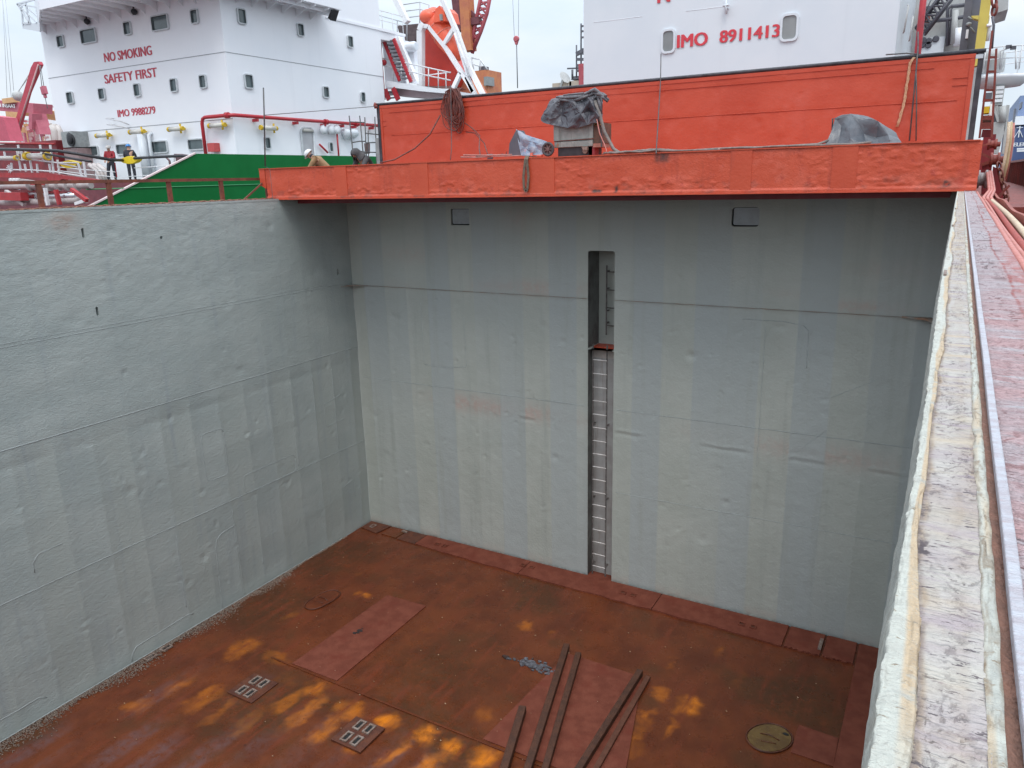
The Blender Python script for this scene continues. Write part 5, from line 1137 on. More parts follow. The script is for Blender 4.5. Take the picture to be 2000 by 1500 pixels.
for pts in ([(788, 9), (820, 4), (838, 10), (838, 46)], [(790, 22), (820, 18), (838, 23)], [(790, 35), (820, 31), (838, 36)], [(820, 4), (820, 46)], [(740, 30), (776, 40), (796, 46)], [(776, 40), (776, 78)], [(795, 46), (795, 80)]): mb.tube([lp(*q, .5) for q in pts], .035, 5)
mb.build('railing', M('grey_rail', (.48, .50, .52), rough=.5, rv=0), dv)
lb = thing('lifeboat', 'orange enclosed lifeboat tilted nose down on the white davit', 'lifeboat', tuple(lp(880, 90, .6)))
a = lp(838, 22, .6); b = lp(898, 118, .6); ax = (b-a); L = ax.length; ax.normalize()
mb = MB(); mb.lathe(a, ax, [(0, .30), (.12, .50), (L*.12, .66), (L*.35, .72), (L*.6, .68), (L*.8, .52), (L*.93, .30), (L, .08)], 18); mb.build('hull', LIFEB, lb)
up = Vector((.75, 0, .66)); c0 = a+ax*.6+up*.55
mb = MB(); mb.ball(lp(838, 33, .3), (.62, .6, .45), 14); mb.prism([lp(850, 18, -.2), lp(858, 11, -.2), lp(866, 20, -.2), lp(870, 40, -.2), lp(846, 44, -.2)], (0, 1.6, 0)); mb.build('canopy', LIFEB, lb)
mb = MB(); mb.prism([lp(858, 28, -.35), lp(862, 27, -.35), lp(863, 39, -.35), lp(859, 40, -.35)], (0, .14, 0)); mb.build('hatch_window', PANEG, lb)
for t in (.15, .32, .5): p = a+ax*L*t; mb = MB(); mb.lathe(p-ax*.04, ax, [(0, .73), (.06, .73)], 18); mb.build('strap', M('lifeboat_band', (.72, .22, .16), rough=.5, rv=0) if 'lifeboat_band' not in bpy.data.materials else bpy.data.materials['lifeboat_band'], lb)
# harbour crane behind
KY = 62
def kp(x, y, d=0): return at(x, y, Y=KY+d)
kc = thing('harbour_crane', 'faded red and orange lattice harbour crane rising behind the lifeboat', 'crane', tuple(kp(915, 184)))
mb = MB(); mb.bar(kp(910, -20), kp(917, 100), 1.15, 1.15); mb.build('column', CRANEO, kc)
mb = MB(); mb.bar(kp(892, -20), kp(902, 60), 1.1, .9); mb.bar(kp(893, 20), kp(912, 22), .3); mb.bar(kp(893, 36), kp(912, 38), .3); mb.build('ladder_shaft', CRANED, kc)
mb = MB()
P_ = [kp(926, -30), kp(942, -30)]
A_ = [(940, -10), (934, 20), (926, 60), (919, 100)]; B_ = [(958, -10), (951, 27), (940, 60), (922, 104)]
for q in (A_, B_): mb.tube([kp(*p) for p in q], .22, 6)
mb.tube([kp(*p, 2.2) for p in B_], .2, 6)
for k in range(9):
    t = k/8.5; 
    def ip(Q, t):
        t *= len(Q)-1; i = min(int(t), len(Q)-2); f = t-i; return (Q[i][0]+(Q[i+1][0]-Q[i][0])*f, Q[i][1]+(Q[i+1][1]-Q[i][1])*f)
    mb.tube([kp(*ip(A_, t)), kp(*ip(B_, min(1, t+.11)))], .10, 5); mb.tube([kp(*ip(B_, t)), kp(*ip(A_, min(1, t+.11)))], .09, 5); mb.tube([kp(*ip(B_, t)), kp(*ip(A_, min(1, t+.05)), 2.)], .08, 5)
mb.build('lattice_boom', CRANER, kc)
mb = MB(); mb.bar(kp(905, 8), kp(930, 34), .35); mb.bar(kp(914, 44), kp(938, 40), .7); mb.build('boom_tie', CRANED, kc)
mb = MB(); a = kp(928, 180); b = kp(952, 136); mb.box((a.x, KY, -3), (b.x, KY+3, b.z)); mb.build('machine_house', CRANEO, kc)
mb = MB(); a = kp(949, 168); b = kp(956, 150); mb.box((a.x, KY-.4, a.z), (b.x, KY+1, b.z)); mb.build('cab', PANEG, kc)
mb = MB()
for pts in ([(921, 113), (938, 116), (952, 136)], [(938, 116), (938, 136)], [(926, 126), (940, 130)], [(921, 113), (925, 136)]): mb.tube([kp(*q) for q in pts], .09, 5)
mb.build('railing', RAILW, kc)
mb = MB(); a = kp(926, 138); b = kp(936, 127); mb.box((a.x, KY+1, a.z), (b.x, KY+2, b.z)); mb.build('motor', CRDARK, kc)
# hook block
HY = 34
def hk(x, y): return at(x, y, Y=HY)
t = thing('hook_block', 'pinkish red hook block hanging on two thin wires against the sky', 'hook block', tuple(hk(1008, 80)))
c = hk(1008.5, 76); mb = MB(); mb.lathe(c-Vector((0, .1, 0)), (0, 1, 0), [(0, .14), (.02, .19), (.18, .19), (.2, .14)], 18); mb.prism([c+Vector((-.18, -.08, 0)), c+Vector((.18, -.08, 0)), c+Vector((.05, -.08, -.36)), c+Vector((-.05, -.08, -.36))], (0, .16, 0)); mb.build('block', M('pink_red_block', (.50, .13, .15), (.42, .1, .12), ns=5, rough=.5), t)
mb = MB(); mb.tube([hk(1009, 88), hk(1011, 172)], .035, 5); mb.build('sling', WIRE, t)
for x0, x1 in ((1004.5, 1000.5), (1012.5, 1013)): mb = MB(); mb.tube([hk(x0, 70), hk(x1, -20)], .013, 4); mb.build('wire', WIRE, t)
# far skyline in the gap
FY = 120
def fk(x, y): return at(x, y, Y=FY)
mb = MB(); 
for (x0, x1, y0, y1) in ((1079, 1100, 161, 172), (1100, 1116, 159, 172), (1112, 1140, 156, 172)): a = fk(x0, y1+30); b = fk(x1, y0); mb.box((a.x, FY, 4), (b.x-.02, FY+8, b.z))
tag(mb.build('building', SANDB), 'low sand coloured buildings far off between hatch cover and white deckhouse', 'building')
t = thing('yard_mast', 'thin red mast with dark platforms close to the left edge of the white deckhouse', 'mast', tuple(fk(1136, 160)))
mb = MB(); mb.bar(fk(1138, 175), fk(1137, 125), 1.0); mb.build('base', CRANER, t)
mb = MB(); mb.tube([fk(1135, 128), fk(1135, 46)], .16, 5); mb.tube([fk(1126, 150), fk(1126, 88)], .14, 5)
for y in (51, 61, 73, 96): mb.bar(fk(1135, y), fk(1141, y), .3)
for y in (104, 116, 128, 138): mb.bar(fk(1126, y), fk(1139, y), .45)
mb.bar(fk(1126, 106), fk(1140, 98), .6); mb.build('lattice', CRDARK, t)
mb = MB(); mb.tube([fk(1118, 153), fk(1118, 136)], .2, 5); mb.tube([fk(1108, 134), fk(1130, 133)], .15, 5); mb.prism([fk(1115, 156), fk(1135, 154), fk(1132, 148), fk(1118, 149)], (0, 4, 0)); tag(mb.build('yard_roof', CRDARK), 'small dark roof and lamp post far off below the thin red mast', 'roof')
mb = MB(); p = fk(1100, 155); mb.lathe(p, (.8, -.3, .5), [(0, .2), (.5, 1.1), (.6, 1.2)], 12); mb.bar(p, p-Vector((.6, 0, 1.5)), .4); tag(mb.build('dish', CRGREY), 'grey dish antenna on the far low building', 'dish')

# ------------------------------------------------------------------ left: own railing
rlg = thing('railing', 'rusty brown pipe railing along the outer edge of the left coaming', 'railing', (-.6, -6, H))
RXX = -.6; RZ = at(250, 353.5, X=RXX).z
for y in np.arange(-12.8, -1.6, 1.22):
    mb = MB(); mb.bar((RXX, y+.0, 7.6), (RXX, y, RZ), .05, .08, up=(0, 1, 0)); mb.build('post', RUSTRAIL, rlg)
mb = MB(); mb.bar((RXX, -13, RZ), (RXX, -1.2, RZ), .07, .055); mb.build('top_rail', RUSTRAIL, rlg)
mb = MB(); mb.bar((RXX, -2.6, H-.05), (RXX+.2, -1.9, RZ+.05), .03); mb.build('diagonal_stay', RUSTRAIL, rlg)
mb = MB(); pts = []
for k in range(170):
    y = -11+k*.055; pts.append((-.16+.02*math.sin(y*1.3), y, H+.022+.006*math.sin(k*1.57)))
for ph in (0, 2.1, 4.2): mb.tube([(x+.012*math.cos(k*.8+ph), y, z+.012*math.sin(k*.8+ph)) for k, (x, y, z) in enumerate(pts)], .011, 5)
tag(mb.build('rope', M('rusty_rope', (.30, .15, .10), (.16, .07, .05), ns=30, rough=.9)), 'twisted rusty rope lying along the top of the left coaming', 'rope')
# neighbour main-deck clutter, planes parallel to its house
CY = 7.5
def cp(x, y, d=0): return at(x, y, Y=CY+d)
cw = thing('catwalk', 'red catwalk with white railings leading to the neighbouring ship house', 'catwalk', tuple(cp(60, 345)))
mb = MB(); mb.prism([cp(-30, 337), cp(95, 338), cp(120, 342), cp(212, 354), cp(212, 357), cp(120, 350), cp(112, 356), cp(98, 356), cp(90, 347), cp(-30, 346)], (0, .25, 0)); mb.build('side_beam', DECKR, cw)
mb = MB()
for pts in ([(-30, 292), (40, 293), (95, 294), (112, 297)], [(-30, 312), (60, 312), (112, 318), (150, 326)], [(-30, 331), (60, 332), (105, 335), (165, 345)], [(112, 318), (150, 318)]): mb.tube([cp(*q) for q in pts], .035, 5)
mb.build('rail', RAILW, cw)
for (x0, y0, x1, y1) in ((-8, 293, -4, 335), (8, 296, 11, 312), (33, 293, 41, 334), (42, 294, 44, 314), (50, 294, 53, 314), (22, 318, 24, 334), (48, 320, 51, 335), (58, 310, 63, 337), (72, 320, 74, 337), (80, 294, 83, 312), (96, 320, 99, 337), (98, 283, 105, 338), (112, 312, 117, 340), (152, 318, 160, 345), (163, 315, 168, 346), (35, 283, 38, 300), (78, 283, 81, 300)):
    mb = MB(); mb.bar(cp(x0, y0), cp(x1, y1), .07); mb.build('stanchion', RAILW, cw)
mb = MB(); p = cp(20, 330)
for k in range(9): an = k*.7; mb.tube([p, p+Vector((.22*math.cos(an), -.05, .20*math.sin(an)))], .025, 5)
mb.build('valve_wheel', RAILW, cw)
for x0, x1, y in ((50, 94, 305), (-20, 34, 308.5)):
    a = cp(x0, y, -.2); b = cp(x1, y, -.2); mb = MB(); mb.tube([a, b], .13 if x0 > 0 else .09, 10); f = mb.build('deck_lamp', LAMPT, cw)
    for p, q in ((a, a.lerp(b, .14)), (b.lerp(a, .08), b)): mb = MB(); mb.tube([p, q], .19 if x0 > 0 else .12, 8); mb.build('yellow_end', YEL, f)
db = thing('deck_locker', 'long dark red steel casing on the neighbouring ship behind the catwalk railing', 'deck casing', tuple(cp(50, 300, 3)))
mb = MB(); a = cp(-40, 345, 3.5); b = cp(108, 273.5, 3.5); mb.box((a.x, CY+3.5, ZD), (b.x, CY+4.3, b.z)); mb.build('casing', DECKD, db)
for (x0, x1, y0, y1) in ((12, 33, 297, 306), (38, 60, 297, 312), (84, 100, 300, 316)): a = cp(x0, y1, 3.4); b = cp(x1, y0, 3.4); mb = MB(); mb.box((a.x, CY+3.40, a.z), (b.x, CY+3.498, b.z)); mb.build('recess', CRANED, db)
mb = MB(); a = cp(-30, 279, 3.4); b = cp(107, 281, 3.4); mb.tube([a, b], .05, 6); mb.build('pipe', DECKR, db)
# pipes and steelwork seen through the rusty railing
PYY = 2.2
def pp(x, y, d=0): return at(x, y, Y=PYY+d)
for (pts, r, m, lab) in (([(-30, 365), (60, 364), (178, 362)], .11, PIPEG, 'upper grey pipe running along under the catwalk'), ([(-30, 396), (60, 395), (120, 393), (168, 390)], .12, PIPEG, 'lower grey pipe running along just above the left coaming'),
                         ([(72, 385), (110, 383), (150, 382)], .10, STEEL, 'short bright silver pipe between the two long grey pipes'), ([(-30, 373), (70, 374), (130, 377)], .05, DECKD, 'thin dark red pipe just below the upper grey pipe')):
    mb = MB(); mb.tube([pp(*q) for q in pts], r, 10); tag(mb.build('deck_pipe', m), lab, 'pipe', 'pipes on the neighbouring deck')
for (pts, r, m, lab) in (([(-30, 381), (20, 382), (66, 384)], .06, DECKR, 'bright red pipe at the far left between the two long grey pipes'), ([(20, 367), (60, 379), (75, 379), (140, 378)], .045, SHIPW, 'thin white pipe bending down below the upper grey pipe'), ([(95, 390), (160, 387)], .05, DECKD, 'short dark red pipe under the bright silver pipe')):
    mb = MB(); mb.tube([pp(*q, .15) for q in pts], r, 8)
    for q in pts: mb.ball(pp(*q, .15), r*1.45, 8)
    tag(mb.build('deck_pipe', m), lab, 'pipe', 'pipes on the neighbouring deck')
for k in range(6):
    x = 60+18*k; c = pp(x, 364-.2*k, -.05); mb = MB(); mb.lathe(c-Vector((.05, 0, 0)), (1, 0, 0), [(0, .17), (.09, .17)], 10); tag(mb.build('pipe_flange', PIPEG), 'round flange on the upper grey pipe of the neighbouring deck', 'flange', 'flanges of the upper grey pipe')
fr = thing('steel_bracing', 'red and pinkish steel bracing standing among the neighbouring deck pipes', 'steel frame', tuple(pp(80, 385)))
for (p0, p1, w_, m) in (((12, 374), (48, 400), .13, PIPEG), ((140, 370), (170, 392), .12, DECKR), ((88, 367), (94, 401), .10, RAILW), ((109, 371), (117, 400), .12, DECKR), ((-5, 383), (48, 384), .28, DECKR), ((40, 352), (70, 356), .10, PIPEG), ((148, 398), (168, 391), .10, RAILW), ((62, 358), (84, 358), .12, DECKR)):
    mb = MB(); mb.bar(pp(*p0, -.3), pp(*p1, -.3), w_); mb.build('brace', m, fr)
for k in range(3): mb = MB(); p = at(23+6*k, 351.5, Y=CY-.3); mb.lathe(p, (0, 1, 0), [(-.1, .09), (.1, .09)], 10); mb.build('pipe_stub', RAILW, fr)
# black hoses, yellow slings
mb = MB(); mb.tube([cp(-30, 291, -.4), cp(40, 292, -.4), cp(112, 294.5, -.4), cp(160, 302, 0), cp(215, 312, 1), cp(240, 313, 2)], .07, 8); tag(mb.build('black_hose', BLACK), 'long thick black hose sagging from the catwalk to the two workers', 'hose')
mb = MB(); mb.tube([cp(84, 300, -.3), cp(115, 305, -.3), cp(150, 311, -.3), cp(178, 315.5, -.3)], .05, 8); tag(mb.build('black_hose', BLACK), 'shorter black hose ending in mid air below the long one', 'hose')
mb = MB(); mb.tube([cp(262, 309, 2), cp(300, 307, 2), cp(352, 304.5, 2), cp(382, 306, 2), cp(388, 303, 2), cp(402, 304, 2)], .06, 8); tag(mb.build('black_hose', BLACK), 'black hose running from the yellow sling toward the green bulwark', 'hose')
def sling(x0, x1, y, d, lab):
    a, b = cp(x0, y, d), cp(x1, y-1.5, d); mb = MB(); n = 14; top, bot = [], []
    for k in range(n+1):
        t = k/n; p = a.lerp(b, t); hgt = .08+.20*math.sin(math.pi*t)**.6; top.append(p+Vector((0, 0, .12*(1-abs(2*t-1))+.05))); bot.append(p+Vector((0, 0, .1-hgt)))
    mb.prism(top+bot[::-1], (0, .25, 0)); tag(mb.build('yellow_sling', M('yellow_canvas', (.80, .60, .02), (.72, .50, .02), ns=4, rough=.6) if 'yellow_canvas' not in bpy.data.materials else bpy.data.materials['yellow_canvas']), lab, 'hose sling')
sling(116, 150, 321, 0, 'yellow canvas sling hanging from the catwalk railing end')
sling(233, 269, 313, 2, 'yellow canvas sling carrying the black hose beside the worker in the blue helmet')
mb = MB()
for pts in ([(112, 326), (160, 331), (225, 336)], [(112, 333), (165, 340), (225, 346)], [(262, 328), (350, 323)], [(250, 345), (300, 342)]): mb.tube([cp(*q, 2) for q in pts], .022, 5)
for x, y0, y1 in ((342, 308, 330),): mb.tube([cp(x, y0, 2), cp(x, y1, 2)], .03, 5)
tag(mb.build('wire_railing', RAILW), 'thin white guard wires at the front of the neighbouring ship house', 'railing')
mb = MB(); p = cp(345, 318, 2.4); mb.prism([p+Vector((-.35, 0, -.6)), p+Vector((.5, 0, -.5)), p+Vector((.25, 0, .35)), p+Vector((-.1, 0, .4))], (0, .5, 0)); mb.tube([p+Vector((-.6, -.1, .3)), p+Vector((-.35, -.1, .1)), p+Vector((-.3, -.1, -.5))], .05, 6)
tag(mb.build('deck_winch', M('brown_winch', (.16, .09, .10), (.12, .07, .08), ns=4, rough=.6)), 'dark brown winch half hidden behind the sloping green bulwark', 'winch')
mb = MB(); 
for k in range(3): mb.tube([cp(175+8*k, 322, 3.5), cp(190+8*k, 332, 3.5), cp(200+6*k, 352, 3.5)], .12, 8)
tag(mb.build('vent_pipe', M('beige_white_pipe', (.66, .60, .58), (.58, .5, .48), ns=2, rough=.5)), 'bent beige white pipes beside the worker in red', 'pipe')
# yard cranes, far left
QY = 90
def qp(x, y, d=0): return at(x, y, Y=QY+d)
yc2 = thing('yard_crane', 'slanting red crane jib at the far left with hook hanging from its tip', 'crane', tuple(qp(20, 272)))
mb = MB(); mb.prism([qp(19, 272), qp(30, 272), qp(55, 180), qp(78, 126), qp(75, 120), qp(66, 121), qp(60, 132)], (0, .8, 0)); mb.build('jib', M('deep_pink_red', (.50, .045, .075), (.42, .04, .06), ns=1, rough=.5), yc2)
mb = MB(); mb.tube([qp(31, 262, -.1), qp(75, 126, -.1)], .16, 5); mb.build('edge_highlight', YARDP, yc2)  # highlight along the jib's edge, added as a pale tube
mb = MB(); mb.tube([qp(77, 128), qp(82, 170)], .08, 4); mb.tube([qp(79, 128), qp(86, 170)], .08, 4); mb.tube([qp(88, 190), qp(93, 212)], .09, 4); mb.build('hoist_wire', WIRE, yc2)
mb = MB(); mb.bar(qp(84, 169), qp(88, 184), 1.2, .8); mb.bar(qp(87, 183), qp(89, 191), .5); mb.build('hook', YARDR, yc2)
mb = MB(); mb.prism([qp(-20, 225, -4), qp(6, 229, -4), qp(20, 275, -4), qp(-20, 275, -4)], (0, 3, 0)); mb.build('crane_base', M('hazy_pink_red', (.56, .10, .15), (.5, .09, .13), ns=1, rough=.6), yc2)
mb = MB(); mb.tube([qp(60, 140, 1), qp(32, 186, 1)], .09, 4); mb.tube([qp(58, 148, 1), qp(32, 184, 1)], .09, 4); mb.tube([qp(32, 184, 1), qp(40, 198, 1)], .25, 4); mb.ball(qp(35, 187, 1), 1.2); mb.build('luffing_gear', CRGREY, yc2)
GYY = 130
def gp(x, y, d=0): return at(x, y, Y=GYY+d)
gc = thing('gantry_crane', 'hazy red gantry girder with white lettering behind the slanting jib', 'gantry crane', tuple(gp(20, 215)))
mb = MB(); mb.prism([gp(-40, 193), gp(65, 202), gp(65, 221), gp(-40, 214)], (0, 6, 0)); mb.build('girder', YARDR, gc)
a = gp(-2, 209, -.3); b = gp(31, 211, -.3); text('lettering', 'N INSAAT', a, (b-a).normalized(), (0, 0, 1), (b-a).length, gp(0, 201.5, -.3).z-a.z, LETW, gc, .02, .1)
mb = MB(); mb.prism([gp(57, 221), gp(65, 221), gp(78, 262), gp(70, 262)], (0, 4, 0)); mb.prism([gp(56, 222, -1), gp(63, 222, -1), gp(62, 252, -1), gp(56, 252, -1)], (0, 3, 0)); mb.build('leg', YARDR, gc)
mb = MB(); mb.box((gp(11, 200).x, GYY-1, gp(11, 203).z), (gp(34, 200).x, GYY+3, gp(11, 193).z)); mb.build('trolley', YARDO, gc)
mb = MB(); mb.prism([gp(64, 213, 10), gp(112, 218, 10), gp(112, 236, 10), gp(64, 229, 10)], (0, 5, 0)); mb.prism([gp(10, 215, 10), gp(17, 215, 10), gp(26, 258, 10), gp(16, 258, 10)], (0, 4, 0)); mb.prism([gp(48, 218, 8), gp(72, 222, 8), gp(72, 228, 8), gp(44, 226, 8)], (0, 4, 0)); tag(mb.build('gantry_beam', YARDO), 'hazy orange gantry beam and leg far left behind the red girder', 'gantry crane')
mb = MB(); mb.box((gp(74, 240, 8).x, GYY+8, gp(74, 212, 8).z), (gp(107, 240, 8).x, GYY+9, gp(74, 211, 8).z)); tag(mb.build('walkway', YARDR), 'thin hazy walkway on top of the orange gantry beam', 'walkway')
bl = [(72, 100, 232, 240, SHIPW), (44, 56, 242, 254, YARDR), (56, 84, 255, 275, YARDP), (84, 104, 240, 256, YARDR), (84, 104, 257, 275, YARDP), (30, 46, 256, 275, YARDP), (41, 56, 232, 241, M('pale_teal', (.6, .72, .72), rough=.6, rv=0))]
for i, (x0, x1, y0, y1, m) in enumerate(bl):
    a = gp(x0, y1, 20+i); b = gp(x1, y0, 20+i); mb = MB(); mb.box((a.x, GYY+20+i, 4), (b.x, GYY+26+i, b.z)); nm = ['white', 'small red', 'wide pink', 'upper red', 'right pink', 'left pink', 'pale teal'][i]
    o = mb.build('yard_building', m); tag(o, nm+' hazy block in the shipyard far left, between jib and white ship house', 'building', 'hazy yard blocks')
ry_ = random.Random(19); ycols = [YARDR, YARDP, YARDO, SHIPW, YARDR, YARDP, SANDB]
for k in range(26):
    x0 = 28+74*ry_.random(); y0 = 232+36*ry_.random(); a = gp(x0, y0+3+7*ry_.random(), 12+.5*k); b = gp(x0+3+8*ry_.random(), y0, 12+.5*k)
    mb = MB(); mb.box((a.x, GYY+12+.5*k, a.z), (b.x, GYY+12.3+.5*k, b.z)); mb.box((a.x+.2, GYY+12.05+.5*k, 4), (a.x+.6, GYY+12.25+.5*k, a.z-.01)); tag(mb.build('yard_stack', ycols[k % 7]), 'small hazy block stacked in the shipyard between the slanting jib and the white ship house', 'stack', 'small hazy yard blocks')
mb = MB()
for k, (x0, x1) in enumerate(((3, 22), (9, 28), (4, 14))): mb.tube([qp(x0, -20, 5), qp((x0+x1)/2, 80, 5), qp(x1, 190, 5)], .05, 4)
tag(mb.build('stay_wire', M('pale_wire', (.5, .54, .58), rough=.5, rv=0)), 'faint thin wires crossing the sky at the far left', 'wire')

# ------------------------------------------------------------------ things on the hatch cover
def drape(name, mat, c, w, d, ztop, zhem, seed, label, cat, flare=.12, fold=.05, peak=None, parent=None, nth=46, nt=13, tip=0.0):
    """cloth thrown over a box: c centre x,y; ztop(x,y) surface height; zhem(theta) hem height"""
    r = np.random.RandomState(seed); ph = r.uniform(0, 6.28, 8); vs = []
    for j in range(nt+1):
        t = j/nt
        for i in range(nth):
            th = 2*math.pi*i/nth; cx_, sy_ = math.cos(th), math.sin(th)
            k = 1/max(abs(cx_), abs(sy_)); k = min(k, 1.25)
            top = min(1, t/.5); x = c[0]+w/2*cx_*k*top; y = c[1]+d/2*sy_*k*top
            nz_ = float(fbm(np.array([x*6+seed]), np.array([y*6+t*2]), seed, 4)[0]); rg_ = 1-2.4*abs(float(vnoise(np.array([x*4.5+y*3+seed]), np.array([t*4.5+x*2.]), seed+3)[0])); nz_ = .5*nz_+.75*max(-.6, rg_)
            if t <= .5:
                z = ztop(x, y)+.035*fold/.05*nz_; 
            else:
                u = (t-.5)/.5; zt = ztop(c[0]+w/2*cx_*k, c[1]+d/2*sy_*k)
                wv_ = sum(math.sin(th*q+ph[q % 8]) for q in (5, 9, 13))/3
                out = flare*u**.8+fold*u*wv_+fold*.9*nz_*u**.5
                x += cx_*k*out; y += sy_*k*out; z = zt+(zhem(th)-zt)*u**.85+.02*nz_
            vs.append((x, y, z))
    fs = [(j*nth+i, j*nth+(i+1) % nth, (j+1)*nth+(i+1) % nth, (j+1)*nth+i) for j in range(nt) for i in range(nth)]
    mb = MB(); mb.add(vs, fs, False); o = mb.build(name, mat, parent)
    s = o.modifiers.new('thickness', 'SOLIDIFY'); s.thickness = .006; s.offset = 0
    return tag(o, label, cat) if label else o
WY = -1.25
def wp(x, y, d=0): return at(x, y, Y=WY+d)
wm = thing('welding_machine', 'grey wheeled welding machine on the hatch cover with one large spoked wheel', 'welding machine', (6.3, WY, ZT))
a = wp(1081, 277); b = wp(1158, 236); x0, x1, zb, zt_ = a.x, b.x, a.z, b.z
mb = MB(); mb.box((x0, WY, zb+.0), (x1, WY+.45, zt_+.03)); mb.build('housing', WELDG, wm, bevel=.012)
a = wp(1083, 289); mb = MB(); mb.box((x0+.02, WY-.012, a.z), (x1, WY+.46, zb-.004)); mb.build('base_tray', WELDG, wm, bevel=.01)
mb = MB(); mb.tube([(x0+.02, WY-.016, zb+.005), (x1+.02, WY-.016, zb+.022)], .008, 5); mb.build('edge_strip', CABLE, wm)
mb = MB(); mb.box((x0+.24, WY-.008, zt_-.02), (x0+.42, WY-.001, zt_+.012)); mb.build('name_plate', M('faded_plate', (.45, .43, .40), (.35, .3, .28), ns=30, rough=.5), wm)
mb = MB(); mb.box((x1+.003, WY+.03, a.z+.05), (x1+.165, WY+.43, zb+.28)); cpn = mb.build('terminal_box', BROWNP, wm)
r3 = random.Random(8)
for k in range(9):
    mb = MB(); px_ = x1+.03+.10*r3.random(); pz = zb+.20+.16*r3.random(); mb.box((px_, WY+.0, pz), (px_+.04, WY+.028, pz+.025)); mb.build('terminal', AMBER, cpn)
mb = MB(); mb.box((x1+.005, WY, a.z-.02), (x1+.15, WY+.4, a.z+.045)); mb.build('foot_block', M('pinkish_rust', (.35, .16, .12), (.28, .12, .09), ns=9, rough=.7), wm)
mb = MB(); mb.box((x1+.150, WY-.005, a.z-.02), (x1+.17, WY+.02, zt_+.06)); mb.build('corner_post', DARKST, wm)
c = wp(1070.5, 291.5, -.06); rw = .125
mb = MB(); ring = [(c.x+(rw-.022)*math.cos(t), c.y, c.z+(rw-.022)*math.sin(t)) for t in (2*math.pi*k/28 for k in range(29))]; mb.tube(ring, .024, 8, False); wl = mb.build('wheel', TYRE, wm)
mb = MB(); mb.lathe((c.x, c.y-.02, c.z), (0, 1, 0), [(0, .03), (.03, .035)], 12)
for k in range(7): t = k*2*math.pi/7; mb.bar((c.x, c.y, c.z), (c.x+.1*math.cos(t), c.y, c.z+.1*math.sin(t)), .018, .02, up=(0, 1, 0))
mb.lathe((c.x, c.y+.012, c.z), (0, 1, 0), [(0, .102), (.01, .102)], 20); mb.build('rim', RIM, wl)
c = wp(1143, 296, -.02); mb = MB(); mb.lathe((c.x, c.y-.02, c.z+.01), (0, 1, 0), [(0, .045), (.04, .045)], 14); mb.prism([(c.x-.03, c.y-.03, c.z+.02), (c.x+.05, c.y-.03, c.z+.02), (c.x+.05, c.y-.03, a.z), (c.x-.06, c.y-.03, a.z)], (0, .06, 0)); mb.build('caster', SOCKET, wm)
mb = MB(); mb.box((x0+.08, WY+.02, ZT+.002), (x1-.02, WY+.44, a.z-.003)); mb.build('chassis', BLACK, wm)
mb = MB(); mb.box((c.x+.05, WY+.02, ZT+.004), (c.x+.16, WY+.2, a.z+.02)); mb.build('chock', DECKD, wm)
# tarpaulin bundle over the machine
def cloth(name, mat, rows, label, cat, crumple=.06, scale=.09, hem=None, sub=2):
    n = len(rows[0]); P = [wp(x, y, d) for r in rows for x, y, d in r]
    if hem is not None:
        for k in range(n): P[-n+k].z = hem
    fs = [f for j in range(len(rows)-1) for i in range(n-1) for f in (((j*n+i, (j+1)*n+i, j*n+i+1), (j*n+i+1, (j+1)*n+i, (j+1)*n+i+1)) if (i+j) % 2 else ((j*n+i, (j+1)*n+i, (j+1)*n+i+1), (j*n+i, (j+1)*n+i+1, j*n+i+1)))]
    mb = MB(); mb.add(P, fs, False); o = mb.build(name, mat); tag(o, label, cat)
    sb = o.modifiers.new('sub', 'SUBSURF'); sb.levels = sb.render_levels = sub; sb.subdivision_type = 'CATMULL_CLARK'
    for cr in range(len(o.data.edges)): pass
    ca = o.data.attributes.new('crease_edge', 'FLOAT', 'EDGE'); rr = random.Random(n); ca.data.foreach_set('value', [rr.choice((0, .55, .85)) for _ in o.data.edges])
    tx = bpy.data.textures.new(name+'_folds', 'VORONOI'); tx.noise_scale = scale
    dm = o.modifiers.new('crumple', 'DISPLACE'); dm.texture = tx; dm.strength = crumple; dm.mid_level = .4
    so_ = o.modifiers.new('thickness', 'SOLIDIFY'); so_.thickness = .006
    return o
T1 = [(1078, 194), (1090, 188), (1106, 185), (1122, 184), (1140, 183), (1155, 176), (1167, 180), (1177, 189)]
rows = [[(x, y+14, .48) for x, y in T1], [(x, y+2, .30) for x, y in T1], [(x, y, .08+.05*(k % 2)) for k, (x, y) in enumerate(T1)],
        [(1071, 206, .02), (1083, 201, -.06), (1098, 207, .05), (1118, 199, -.08), (1137, 204, .04), (1152, 195, -.09), (1166, 200, .02), (1177, 204, -.02)],
        [(1062, 222, .0), (1077, 223, -.10), (1097, 225, .04), (1117, 218, -.05), (1135, 222, -.12), (1151, 216, .03), (1164, 219, -.08), (1177, 220, .0)],
        [(1053, 238, -.03), (1073, 243, -.10), (1091, 247, -.02), (1110, 250, -.12), (1130, 249, -.04), (1147, 244, -.11), (1162, 239, -.03), (1176, 236, -.06)]]
o = cloth('tarpaulin', TARP, rows, 'crumpled dark grey tarpaulin with rolled cloth on top covering the welding machine', 'tarpaulin', .05, .10)
mb = MB()
